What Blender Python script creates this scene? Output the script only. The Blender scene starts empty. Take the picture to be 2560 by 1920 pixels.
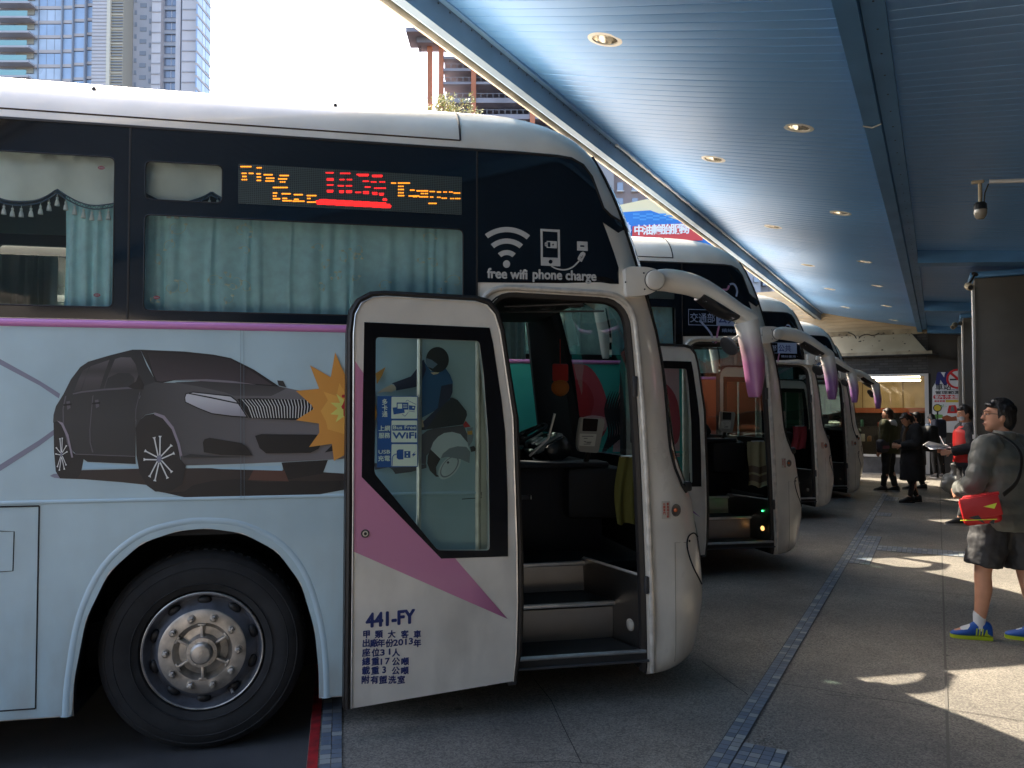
import bpy, bmesh, math, random
from math import sin, cos, pi, radians, sqrt, atan2
from mathutils import Vector, Matrix, Quaternion
from mathutils.geometry import delaunay_2d_cdt

random.seed(7)
SC = bpy.context.scene
COL = SC.collection
V = Vector

# ------------------------------------------------------------------ camera, sky, sun
# world: X runs along the parked buses towards their noses, Y away from the viewer, platform at z = 0
EYE = V((0, 0, 1.65))
YAW, PITCH, FPX = radians(12), math.atan(63 / 2000), 2000.0
cam_d = bpy.data.cameras.new('camera')
cam_d.sensor_width = 36.0
cam_d.lens = 36.0 * FPX / 2560
cam_d.clip_start, cam_d.clip_end = 0.05, 2000
cam = bpy.data.objects.new('camera', cam_d)
COL.objects.link(cam)
cam.location = EYE
cam.rotation_euler = (pi / 2 + PITCH, 0, -YAW)
SC.camera = cam

SUN_DIR = V((0.555, -0.93, -1.0)).normalized()          # direction the light travels
sun_el = math.asin(-SUN_DIR.z)
sun_az = atan2(-SUN_DIR.x, -SUN_DIR.y)
world = bpy.data.worlds.new('World')
SC.world = world
world.use_nodes = True
wn = world.node_tree.nodes
wn.clear()
sky = wn.new('ShaderNodeTexSky')
sky.sky_type = 'NISHITA'
sky.sun_disc = False
sky.sun_elevation = sun_el
sky.sun_rotation = sun_az
sky.air_density, sky.dust_density, sky.ozone_density = 1.0, 4.0, 1.0
wbg = wn.new('ShaderNodeBackground')
wbg.inputs['Strength'].default_value = 0.15
wout = wn.new('ShaderNodeOutputWorld')
world.node_tree.links.new(sky.outputs[0], wbg.inputs['Color'])
world.node_tree.links.new(wbg.outputs[0], wout.inputs['Surface'])
sun_d = bpy.data.lights.new('sun', 'SUN')
sun_d.energy = 2.9
sun_d.angle = radians(0.5)
sun_d.color = (1.0, 0.89, 0.72)
sun = bpy.data.objects.new('sun', sun_d)
COL.objects.link(sun)
sun.rotation_euler = SUN_DIR.to_track_quat('-Z', 'Y').to_euler()
sun.location = (-20, 20, 30)
SC.view_settings.view_transform = 'Standard'
SC.view_settings.look = 'None'
SC.view_settings.exposure = 2.35
SC.view_settings.gamma = 1.0
SC.cycles.max_bounces = 12
SC.cycles.diffuse_bounces = 6
SC.cycles.glossy_bounces = 5
SC.cycles.transparent_max_bounces = 24
SC.cycles.caustics_reflective = False
SC.cycles.caustics_refractive = False
SC.cycles.sample_clamp_indirect = 6.0
SC.cycles.use_denoising = True

# ------------------------------------------------------------------ measuring the photograph
# The photograph was measured in pixels; these turn a measured pixel into the point where its
# sight line meets a known plane (a bus side, the ground), in metres.
_r = V((cos(YAW), -sin(YAW), 0))
_f0 = V((sin(YAW), cos(YAW), 0))
_f = _f0 * cos(PITCH) + V((0, 0, 1)) * sin(PITCH)
_u = V((0, 0, 1)) * cos(PITCH) - _f0 * sin(PITCH)
BUS_O = V((-0.72, 4.30, -0.10))           # first bus: road point under its front wheel, on its door side


def sight(px, py):
    return _f * FPX + _r * (px - 1280) - _u * (py - 960)


def meet(px, py, n, q):
    d = sight(px, py)
    n = V(n)
    return EYE + d * (n.dot(V(q) - EYE) / n.dot(d))


def ground_pt(px, py, z=0.0):
    return meet(px, py, (0, 0, 1), (0, 0, z))


def side_pt(px, py, y=0.0):
    """pixel -> (x, z) metres on the first bus's upright plane y (bus axes)"""
    p = meet(px, py, (0, 1, 0), (0, BUS_O.y + y, 0)) - BUS_O
    return (p.x, p.z)


K = 2560 / 2212.0


def S(x, y, d=0.0):                        # the whole photograph at 2212 wide
    return side_pt(x * K, y * K, d)


def zoomed(x0, y0, s, d=0.0):              # a crop starting at x0, y0 with s pixels per crop pixel
    return lambda x, y: side_pt(x0 + x * s, y0 + y * s, d)


# ------------------------------------------------------------------ materials
MATS = {}


def srgb(r, g, b):
    f = lambda c: (c / 255 / 12.92) if c / 255 <= 0.04045 else ((c / 255 + 0.055) / 1.055) ** 2.4
    return (f(r), f(g), f(b))


def mat(name, col, rough=0.5, metal=0.0, var=0.0, vscale=8.0, bump=0.0, bscale=40.0, coat=0.0, spec=0.5,
        emit=None, estr=1.0, col2=None, sheen=0.0, stretch=None, detail=6.0, dirt=0.0):
    if name in MATS:
        return MATS[name]
    m = bpy.data.materials.new(name)
    m.use_nodes = True
    nt = m.node_tree
    b = nt.nodes['Principled BSDF']
    b.inputs['Base Color'].default_value = (*col, 1)
    b.inputs['Roughness'].default_value = rough
    b.inputs['Metallic'].default_value = metal
    b.inputs['Specular IOR Level'].default_value = spec
    if coat:
        b.inputs['Coat Weight'].default_value = coat
        b.inputs['Coat Roughness'].default_value = 0.08
    if sheen:
        b.inputs['Sheen Weight'].default_value = sheen
    if emit:
        b.inputs['Emission Color'].default_value = (*emit, 1)
        b.inputs['Emission Strength'].default_value = estr
    if var or bump or col2:
        tc = nt.nodes.new('ShaderNodeTexCoord')
        mp = nt.nodes.new('ShaderNodeMapping')
        if stretch:
            mp.inputs['Scale'].default_value = stretch
        nt.links.new(tc.outputs['Object'], mp.inputs['Vector'])
    if var or col2:
        nz = nt.nodes.new('ShaderNodeTexNoise')
        nz.inputs['Scale'].default_value = vscale
        nz.inputs['Detail'].default_value = detail
        nt.links.new(mp.outputs['Vector'], nz.inputs['Vector'])
        mx = nt.nodes.new('ShaderNodeMix')
        mx.data_type = 'RGBA'
        c2 = col2 if col2 else tuple(c * (1 - var) for c in col)
        c1 = col if col2 else tuple(min(1, c * (1 + var * 0.6)) for c in col)
        mx.inputs['A'].default_value = (*c1, 1)
        mx.inputs['B'].default_value = (*c2, 1)
        rp = nt.nodes.new('ShaderNodeMapRange')
        rp.inputs['From Min'].default_value = 0.38
        rp.inputs['From Max'].default_value = 0.66
        nt.links.new(nz.outputs['Fac'], rp.inputs['Value'])
        nt.links.new(rp.outputs['Result'], mx.inputs['Factor'])
        nt.links.new(mx.outputs['Result'], b.inputs['Base Color'])
        rr = nt.nodes.new('ShaderNodeMapRange')
        rr.inputs['To Min'].default_value = max(0.02, rough * 0.85)
        rr.inputs['To Max'].default_value = min(1, rough * 1.25)
        nt.links.new(nz.outputs['Fac'], rr.inputs['Value'])
        nt.links.new(rr.outputs['Result'], b.inputs['Roughness'])
    if dirt:
        # road grime thrown up over the skirt, thickest at the bottom, in streaks and patches
        src = b.inputs['Base Color'].links[0].from_socket
        dn = nt.nodes.new('ShaderNodeTexNoise')
        dn.inputs['Scale'].default_value = 2.2
        dn.inputs['Detail'].default_value = 9
        dm = nt.nodes.new('ShaderNodeMapping')
        dm.inputs['Scale'].default_value = (2.2, 1, 0.8)
        nt.links.new(tc.outputs['Object'], dm.inputs['Vector'])
        nt.links.new(dm.outputs['Vector'], dn.inputs['Vector'])
        sx = nt.nodes.new('ShaderNodeSeparateXYZ')
        nt.links.new(tc.outputs['Object'], sx.inputs[0])
        hr = nt.nodes.new('ShaderNodeMapRange')
        hr.inputs['From Min'].default_value, hr.inputs['From Max'].default_value = 1.25, 0.25
        hr.inputs['To Min'].default_value, hr.inputs['To Max'].default_value = 0.10, 1.0
        nt.links.new(sx.outputs['Z'], hr.inputs['Value'])
        nr = nt.nodes.new('ShaderNodeMapRange')
        nr.inputs['From Min'].default_value, nr.inputs['From Max'].default_value = 0.42, 0.75
        nt.links.new(dn.outputs['Fac'], nr.inputs['Value'])
        mu = nt.nodes.new('ShaderNodeMath')
        mu.operation = 'MULTIPLY'
        nt.links.new(hr.outputs['Result'], mu.inputs[0])
        nt.links.new(nr.outputs['Result'], mu.inputs[1])
        m2 = nt.nodes.new('ShaderNodeMath')
        m2.operation = 'MULTIPLY'
        m2.inputs[1].default_value = dirt
        nt.links.new(mu.outputs[0], m2.inputs[0])
        mx2 = nt.nodes.new('ShaderNodeMix')
        mx2.data_type = 'RGBA'
        mx2.inputs['B'].default_value = (0.30, 0.26, 0.20, 1)
        nt.links.new(m2.outputs[0], mx2.inputs['Factor'])
        nt.links.new(src, mx2.inputs['A'])
        nt.links.new(mx2.outputs['Result'], b.inputs['Base Color'])
    if bump:
        n2 = nt.nodes.new('ShaderNodeTexNoise')
        n2.inputs['Scale'].default_value = bscale
        n2.inputs['Detail'].default_value = 4
        nt.links.new(mp.outputs['Vector'], n2.inputs['Vector'])
        bp = nt.nodes.new('ShaderNodeBump')
        bp.inputs['Strength'].default_value = bump
        bp.inputs['Distance'].default_value = 0.01
        nt.links.new(n2.outputs['Fac'], bp.inputs['Height'])
        nt.links.new(bp.outputs['Normal'], b.inputs['Normal'])
    MATS[name] = m
    return m


def glass(name, tint, refl=1.0, rough=0.02):
    """thin pane: tinted see-through with mirror reflections by angle"""
    if name in MATS:
        return MATS[name]
    m = bpy.data.materials.new(name)
    m.use_nodes = True
    nt = m.node_tree
    nt.nodes.clear()
    o = nt.nodes.new('ShaderNodeOutputMaterial')
    t = nt.nodes.new('ShaderNodeBsdfTransparent')
    t.inputs['Color'].default_value = (*tint, 1)
    g = nt.nodes.new('ShaderNodeBsdfGlossy')
    g.inputs['Roughness'].default_value = rough
    f = nt.nodes.new('ShaderNodeFresnel')
    f.inputs['IOR'].default_value = 1.5
    mu = nt.nodes.new('ShaderNodeMath')
    mu.operation = 'MULTIPLY'
    mu.inputs[1].default_value = 1.5 * refl
    mu.use_clamp = True
    mx = nt.nodes.new('ShaderNodeMixShader')
    nt.links.new(f.outputs[0], mu.inputs[0])
    nt.links.new(mu.outputs[0], mx.inputs[0])
    nt.links.new(t.outputs[0], mx.inputs[1])
    nt.links.new(g.outputs[0], mx.inputs[2])
    nt.links.new(mx.outputs[0], o.inputs['Surface'])
    MATS[name] = m
    return m


def gradmat(name, stops, axis='Z', lo=0.0, hi=1.0, rough=0.3, coat=0.0):
    """a printed or sprayed colour run along one axis of the object's own space"""
    if name in MATS:
        return MATS[name]
    m = bpy.data.materials.new(name)
    m.use_nodes = True
    nt = m.node_tree
    b = nt.nodes['Principled BSDF']
    b.inputs['Roughness'].default_value = rough
    if coat:
        b.inputs['Coat Weight'].default_value = coat
    tc = nt.nodes.new('ShaderNodeTexCoord')
    sx = nt.nodes.new('ShaderNodeSeparateXYZ')
    mr = nt.nodes.new('ShaderNodeMapRange')
    mr.inputs['From Min'].default_value = lo
    mr.inputs['From Max'].default_value = hi
    cr = nt.nodes.new('ShaderNodeValToRGB')
    els = cr.color_ramp.elements
    els[0].position, els[0].color = stops[0][0], (*stops[0][1], 1)
    els[1].position, els[1].color = stops[-1][0], (*stops[-1][1], 1)
    for p, c in stops[1:-1]:
        e = els.new(p)
        e.color = (*c, 1)
    nt.links.new(tc.outputs['Object'], sx.inputs[0])
    nt.links.new(sx.outputs[axis], mr.inputs['Value'])
    nt.links.new(mr.outputs['Result'], cr.inputs[0])
    nt.links.new(cr.outputs[0], b.inputs['Base Color'])
    MATS[name] = m
    return m


WHITE = mat('white bus paint', (0.82, 0.76, 0.665), 0.28, coat=0.6, var=0.10, vscale=3.0, bump=0.02, bscale=2.0, dirt=0.55)
ROOFW = mat('white roof paint', (0.78, 0.77, 0.75), 0.3, coat=0.5, var=0.08, vscale=2.0)
BLACK = mat('black rubber', (0.012, 0.012, 0.013), 0.5)
SEAL = mat('black door seal', (0.016, 0.013, 0.012), 0.42)
BGLASS = mat('black glass', (0.004, 0.005, 0.008), 0.06, spec=0.6)
DARK = mat('dark interior', (0.012, 0.013, 0.016), 0.7)
DARKB = mat('dark blue console', (0.008, 0.010, 0.016), 0.55)
STEEL = mat('brushed steel', (0.40, 0.375, 0.35), 0.30, metal=0.95, var=0.12, vscale=2)
ALU = mat('aluminium strip', (0.75, 0.73, 0.70), 0.3, metal=0.9, var=0.15, vscale=12)
CREAMTRIM = mat('cream metal trim', (0.66, 0.60, 0.52), 0.32, metal=0.35, var=0.2, vscale=14)
CHROME = mat('chrome', (0.8, 0.8, 0.82), 0.08, metal=1.0)
PINK = mat('pink moulding', srgb(205, 130, 190), 0.3, coat=0.4)
PINKV = mat('pink vinyl', srgb(214, 140, 172), 0.35, coat=0.3, var=0.05, vscale=3)
VINYL = mat('pale blue vinyl', srgb(180, 203, 209), 0.38, coat=0.15, var=0.09, vscale=2.2, bump=0.06, bscale=3.5, dirt=0.6)
VINYL_EDGE = mat('pale blue arch vinyl', srgb(184, 207, 216), 0.34, coat=0.2, var=0.05, vscale=5)
TYRE = mat('tyre rubber', (0.018, 0.018, 0.019), 0.75, var=0.25, vscale=7, bump=0.05, bscale=60)
RIM = mat('painted steel rim', (0.20, 0.21, 0.24), 0.4, metal=0.5, var=0.3, vscale=10)
HUBM = mat('worn hub metal', (0.52, 0.48, 0.43), 0.38, metal=0.8, var=0.35, vscale=14, bump=0.05, bscale=50)
GREYM = mat('dark grey metal', (0.08, 0.08, 0.085), 0.4, metal=0.5)
CURTAIN = mat('teal curtain cloth', (0.54, 0.88, 0.97), 0.85, var=0.08, vscale=20, sheen=0.3)
CURTAIN_MOTIF = mat('pale curtain embroidery', (0.72, 0.84, 0.74), 0.7)
VALANCE = mat('pale satin valance', (0.80, 0.88, 0.84), 0.5, var=0.08, vscale=5)
TRIMBLUE = mat('blue grey fringe braid', (0.10, 0.16, 0.24), 0.8)
TASSEL = mat('tassel yarn', (0.82, 0.88, 0.86), 0.9)
PANE = glass('tinted window pane', (0.95, 1.0, 0.995), 0.6)
PANED = glass('door pane', (0.80, 0.94, 0.92), 0.6)
SHIELD = glass('windscreen pane', (0.58, 0.70, 0.68), 0.22)
CLEAR = glass('clear lens', (0.85, 0.85, 0.83), 1.3)
MIRROR = mat('mirror glass', (0.75, 0.8, 0.82), 0.02, metal=1.0)
INK = mat('navy lettering', srgb(38, 52, 110), 0.5)
LGREY = mat('light grey decal', srgb(188, 186, 182), 0.5)
REDT = mat('red lettering', srgb(190, 60, 45), 0.5)

# ------------------------------------------------------------------ mesh building


def tag(o, label=None, cat=None, group=None, kind=None):
    for k, v in (('label', label), ('category', cat), ('group', group), ('kind', kind)):
        if v:
            o[k] = v
    return o


def thing(name, label, cat, loc=(0, 0, 0), rz=0.0, group=None):
    o = bpy.data.objects.new(name, None)
    o.empty_display_size = 0.1
    COL.objects.link(o)
    o.location = loc
    o.rotation_euler = (0, 0, rz)
    return tag(o, label, cat, group)


def link_mesh(name, me, parent=None):
    o = bpy.data.objects.new(name, me)
    COL.objects.link(o)
    o.parent = parent
    return o


def rounded(pts, r, seg=5):
    """round the corners of a closed 2-D polygon; r one number or one per corner"""
    out = []
    n = len(pts)
    for i in range(n):
        p, a, b = V(pts[i]).to_2d(), V(pts[i - 1]).to_2d(), V(pts[(i + 1) % n]).to_2d()
        ri = r[i] if isinstance(r, (list, tuple)) else r
        d1, d2 = (a - p), (b - p)
        ri = min(ri, d1.length * 0.49, d2.length * 0.49)
        if ri < 1e-5:
            out.append(tuple(p))
            continue
        s, e = p + d1.normalized() * ri, p + d2.normalized() * ri
        for k in range(seg + 1):
            t = k / seg
            out.append(tuple((1 - t) ** 2 * s + 2 * t * (1 - t) * p + t * t * e))
    return out


def smooth_line(pts, k=6, closed=False):
    """Catmull-Rom through points of any dimension"""
    P = [V(p) for p in pts]
    n = len(P)
    out = []
    for i in range(n if closed else n - 1):
        if closed:
            a, b, c, d = P[i - 1], P[i], P[(i + 1) % n], P[(i + 2) % n]
        else:
            a, b, c, d = P[max(0, i - 1)], P[i], P[i + 1], P[min(n - 1, i + 2)]
        for j in range(k):
            t = j / k
            out.append(0.5 * ((2 * b) + (c - a) * t + (2 * a - 5 * b + 4 * c - d) * t * t + (3 * b - a - 3 * c + d) * t ** 3))
    if not closed:
        out.append(P[-1])
    return [tuple(p) for p in out]


def inside(pt, poly):
    x, y = pt
    c = False
    j = len(poly) - 1
    for i in range(len(poly)):
        xi, yi = poly[i][0], poly[i][1]
        xj, yj = poly[j][0], poly[j][1]
        if (yi > y) != (yj > y) and x < (xj - xi) * (y - yi) / (yj - yi + 1e-12) + xi:
            c = not c
        j = i
    return c


class MB:
    """collects shapes with material slots and links them as one mesh object"""

    def __init__(self):
        self.v, self.f, self.m, self.mats = [], [], [], []

    def slot(self, m):
        if m not in self.mats:
            self.mats.append(m)
        return self.mats.index(m)

    def add(self, vs, fs, m):
        o = len(self.v)
        k = self.slot(m)
        self.v += [tuple(p) for p in vs]
        for f in fs:
            self.f.append(tuple(i + o for i in f))
            self.m.append(k)
        return self

    def box(self, c, s, m, rot=None):
        hx, hy, hz = s[0] / 2, s[1] / 2, s[2] / 2
        vs = [V((x, y, z)) for x in (-hx, hx) for y in (-hy, hy) for z in (-hz, hz)]
        if rot is not None:
            vs = [rot @ p for p in vs]
        vs = [p + V(c) for p in vs]
        return self.add(vs, [(0, 1, 3, 2), (4, 6, 7, 5), (0, 4, 5, 1), (2, 3, 7, 6), (0, 2, 6, 4), (1, 5, 7, 3)], m)

    def bbox(self, c, s, m, r=0.01, rot=None, seg=2):
        bm = bmesh.new()
        bmesh.ops.create_cube(bm, size=1)
        for p in bm.verts:
            p.co = V((p.co.x * s[0], p.co.y * s[1], p.co.z * s[2]))
        bmesh.ops.bevel(bm, geom=bm.edges[:], offset=min(r, min(s) * 0.45), segments=seg, affect='EDGES', profile=0.5)
        bm.verts.index_update()
        vs = [((rot @ p.co) if rot is not None else p.co) + V(c) for p in bm.verts]
        fs = [tuple(q.index for q in f.verts) for f in bm.faces]
        bm.free()
        return self.add(vs, fs, m)

    def tube(self, pts, r, m, seg=8, caps=True, closed=False, flat=None):
        """r: number or list; flat=(direction, factor) squashes the section along a direction"""
        P = [V(p) for p in pts]
        n = len(P)
        R = r if isinstance(r, (list, tuple)) else [r] * n
        vs, fs = [], []
        ref = None
        for i in range(n):
            if closed:
                t = P[(i + 1) % n] - P[i - 1]
            else:
                t = P[min(n - 1, i + 1)] - P[max(0, i - 1)]
            t = t.normalized() if t.length > 1e-9 else V((0, 0, 1))
            if ref is None:
                ref = V((0, 0, 1)) if abs(t.z) < 0.9 else V((0, 1, 0))
            a = (ref - t * ref.dot(t))
            a = a.normalized() if a.length > 1e-6 else t.orthogonal().normalized()
            ref = a
            b = t.cross(a)
            for k in range(seg):
                w = 2 * pi * k / seg
                rr = R[i]
                o = (a * cos(w) * (rr[0] if isinstance(rr, tuple) else rr) + b * sin(w) * (rr[1] if isinstance(rr, tuple) else rr))
                if flat:
                    d = V(flat[0])
                    o = o - d * o.dot(d) * (1 - flat[1])
                vs.append(P[i] + o)
        rings = n if closed else n - 1
        for i in range(rings):
            for k in range(seg):
                a, b = i * seg + k, i * seg + (k + 1) % seg
                c, d = ((i + 1) % n) * seg + (k + 1) % seg, ((i + 1) % n) * seg + k
                fs.append((a, b, c, d))
        if caps and not closed:
            fs.append(tuple(reversed(range(seg))))
            fs.append(tuple(range((n - 1) * seg, n * seg)))
        return self.add(vs, fs, m)

    def lathe(self, prof, m, origin=(0, 0, 0), axis=(0, 0, 1), seg=32, closed=False):
        """profile of (radius, height along axis)"""
        q = V((0, 0, 1)).rotation_difference(V(axis))
        o = V(origin)
        vs, fs = [], []
        n = len(prof)
        for r, h in prof:
            for k in range(seg):
                w = 2 * pi * k / seg
                vs.append(o + q @ V((max(r, 1e-5) * cos(w), max(r, 1e-5) * sin(w), h)))
        for i in range(n if closed else n - 1):
            for k in range(seg):
                a, b = i * seg + k, i * seg + (k + 1) % seg
                c, d = ((i + 1) % n) * seg + (k + 1) % seg, ((i + 1) % n) * seg + k
                fs.append((a, b, c, d))
        return self.add(vs, fs, m)

    def sphere(self, c, r, m, seg=16, rings=10, rot=None):
        rx, ry, rz = (r, r, r) if isinstance(r, (int, float)) else r
        vs, fs = [], []
        for i in range(rings + 1):
            t = pi * i / rings
            for k in range(seg):
                w = 2 * pi * k / seg
                p = V((rx * sin(t) * cos(w), ry * sin(t) * sin(w), rz * cos(t)))
                vs.append(V(c) + (rot @ p if rot is not None else p))
        for i in range(rings):
            for k in range(seg):
                fs.append((i * seg + k, (i + 1) * seg + k, (i + 1) * seg + (k + 1) % seg, i * seg + (k + 1) % seg))
        return self.add(vs, fs, m)

    def sheet(self, outer, m, fmap, holes=(), thick=0.0, grid=0.0):
        """flat outline with holes, mapped into space by fmap(x, y, w); w = distance out of the sheet"""
        vs, es = [], []
        for loop in [outer] + list(holes):
            o = len(vs)
            vs += [V((p[0], p[1])) for p in loop]
            es += [(o + i, o + (i + 1) % len(loop)) for i in range(len(loop))]
        if grid:
            x0, x1 = min(p[0] for p in outer), max(p[0] for p in outer)
            y0, y1 = min(p[1] for p in outer), max(p[1] for p in outer)
            gx, gy = (grid if isinstance(grid, tuple) else (grid, grid))
            i = x0 + gx
            while i < x1:
                j = y0 + gy
                while j < y1:
                    if inside((i, j), outer) and not any(inside((i, j), h) for h in holes):
                        vs.append(V((i, j)))
                    j += gy
                i += gx
        rv, re, rf, *_ = delaunay_2d_cdt(vs, es, [], 0, 1e-6)
        tris = []
        for f in rf:
            c = (sum(rv[i].x for i in f) / len(f), sum(rv[i].y for i in f) / len(f))
            if inside(c, outer) and not any(inside(c, h) for h in holes):
                a, b, d = rv[f[0]], rv[f[1]], rv[f[2]]
                tris.append(f if (b - a).cross(d - a) > 0 else tuple(reversed(f)))
        used = sorted({i for f in tris for i in f})
        ix = {k: i for i, k in enumerate(used)}
        out = [fmap(rv[i].x, rv[i].y, 0.0) for i in used]
        fs = [tuple(ix[i] for i in f) for f in tris]
        if thick:
            n = len(out)
            cnt = {}
            for f in fs:
                for a, b in zip(f, f[1:] + f[:1]):
                    cnt[(a, b)] = 1
            walls = [(b, a, a + n, b + n) for (a, b) in cnt if (b, a) not in cnt]
            out += [fmap(rv[i].x, rv[i].y, -thick) for i in used]
            fs = fs + [tuple(i + n for i in reversed(f)) for f in fs] + walls
        return self.add(out, fs, m)

    def bm(self):
        return self.mesh('tmp')

    def mesh(self, name, smooth=35):
        me = bpy.data.meshes.new(name)
        me.from_pydata(self.v, [], self.f)
        me.polygons.foreach_set('material_index', self.m)
        for m in self.mats:
            me.materials.append(m)
        me.update()
        if smooth:
            me.polygons.foreach_set('use_smooth', [True] * len(me.polygons))
            me.set_sharp_from_angle(angle=radians(smooth))
        return me

    def build(self, name, parent=None, smooth=35, label=None):
        o = link_mesh(name, self.mesh(name, smooth), parent)
        if label:
            o['label'] = label
        return o


def text_tris(body, size=1.0, fat=0.0, spacing=1.0, shear=0.0, align='LEFT', narrow=1.0):
    cu = bpy.data.curves.new('lettering', 'FONT')
    cu.body = body
    cu.size = size
    cu.offset = fat
    cu.space_character = spacing
    cu.shear = shear
    cu.align_x = align
    cu.resolution_u = 3
    cu.dimensions = '2D'
    cu.fill_mode = 'FRONT'
    o = bpy.data.objects.new('lettering', cu)
    COL.objects.link(o)
    dg = bpy.context.evaluated_depsgraph_get()
    me = bpy.data.meshes.new_from_object(o.evaluated_get(dg))
    vs = [(p.co.x * narrow, p.co.y) for p in me.vertices]
    fs = [tuple(p.vertices) for p in me.polygons]
    bpy.data.objects.remove(o)
    bpy.data.curves.remove(cu)
    bpy.data.meshes.remove(me)
    return vs, fs


def write(mb, body, m, fmap, x, y, size, fat=0.0, fit=None, **kw):
    """lettering on a sheet; fit = wanted width; fat = extra stroke weight, by laying shifted copies over each other"""
    vs, fs = text_tris(body, size, 0.0, **kw)
    if not vs:
        return
    x0 = min(p[0] for p in vs)
    w = max(p[0] for p in vs) - x0
    k = fit / w if fit else 1.0
    r = fat * size
    shifts = [(0, 0)] + ([(r * cos(a), r * sin(a)) for a in [2 * pi * i / 6 for i in range(6)]] if r else [])
    for i, (dx, dy) in enumerate(shifts):
        mb.add([fmap(x + dx + (p[0] - x0 * (1 if fit else 0)) * k, y + dy + p[1], 0.00004 * i) for p in vs], fs, m)


def evaluated(o):
    dg = bpy.context.evaluated_depsgraph_get()
    dg.update()
    return bpy.data.meshes.new_from_object(o.evaluated_get(dg))


def boolean(target, cutters, op='DIFFERENCE'):
    for c in cutters:
        md = target.modifiers.new('cut', 'BOOLEAN')
        md.operation = op
        md.solver = 'EXACT'
        md.object = c
    me = evaluated(target)
    old = target.data
    target.modifiers.clear()
    target.data = me
    bpy.data.meshes.remove(old)
    for c in cutters:
        d = c.data
        bpy.data.objects.remove(c)
        bpy.data.meshes.remove(d)


def copy_tree(o, parent=None):
    c = o.copy()
    COL.objects.link(c)
    c.parent = parent
    for ch in o.children:
        copy_tree(ch, c)
    return c
# ------------------------------------------------------------------ bus hull (bus axes: x forward, y leftwards, z up)
W = 2.50
_XF = smooth_line([(0.24, 2.80), (0.26, 2.865), (0.32, 2.925), (0.40, 2.95), (0.49, 2.967), (0.60, 2.986), (0.735, 2.987),
                   (0.935, 2.965), (1.06, 2.942), (1.18, 2.928), (1.27, 2.898), (1.335, 2.874), (1.48, 2.82), (1.69, 2.785),
                   (1.845, 2.767), (2.02, 2.745), (2.15, 2.72), (2.39, 2.662), (2.63, 2.595), (2.75, 2.555), (2.90, 2.503),
                   (3.04, 2.438), (3.155, 2.37), (3.25, 2.30), (3.32, 2.235), (3.38, 2.15), (3.43, 2.06), (3.47, 1.95), (3.50, 1.80),
                   (3.53, 1.45), (3.55, 0.9)], 4)
CXL, NEX = 0.50, 2.8


def lerp_tab(tab, z):
    if z <= tab[0][0]:
        return tab[0][1]
    for a, b in zip(tab, tab[1:]):
        if z <= b[0]:
            t = (z - a[0]) / (b[0] - a[0] + 1e-9)
            return a[1] + (b[1] - a[1]) * t
    return tab[-1][1]


def hull_xf(z):
    return lerp_tab(_XF, z)


def hull_s(z):
    if z < 3.17:
        return 0.02 * max(0, (0.33 - z) / 0.08) ** 2
    if z < 3.50:
        return 0.45 * (1 - sqrt(max(0, 1 - ((z - 3.17) / 0.333) ** 2)))
    return 0.41 + (z - 3.50) / 0.05 * 0.55


def hull_y(x, z):
    s = hull_s(z)
    xc = hull_xf(z) - CXL
    if x <= xc:
        return s
    q = min(1, (x - xc) / CXL)
    return s + (W / 2 - s) * (1 - (1 - q ** NEX) ** (1 / NEX))


def hull_x(y, z):
    s = hull_s(z)
    cy = W / 2 - s
    q = min(1, abs(y - W / 2) / cy)
    return hull_xf(z) - CXL + CXL * (1 - q ** NEX) ** (1 / NEX)


def hull_px(px, py):
    """pixel -> (x, y, z) on the first bus's outer skin"""
    y = 0.0
    for _ in range(60):
        x, z = side_pt(px, py, y)
        x = min(x, hull_xf(z) - 0.004)
        y = y * 0.5 + 0.5 * hull_y(x, z)
    return x, y, z


def on_side(off):
    return lambda x, z, w: V((x, hull_y(x, z) - off - w, z))


def on_left(off):
    return lambda x, z, w: V((-x, W - hull_y(-x, z) + off + w, z))


def on_front(off):
    return lambda y, z, w: V((hull_x(y, z) + off + w, y, z))


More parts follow.
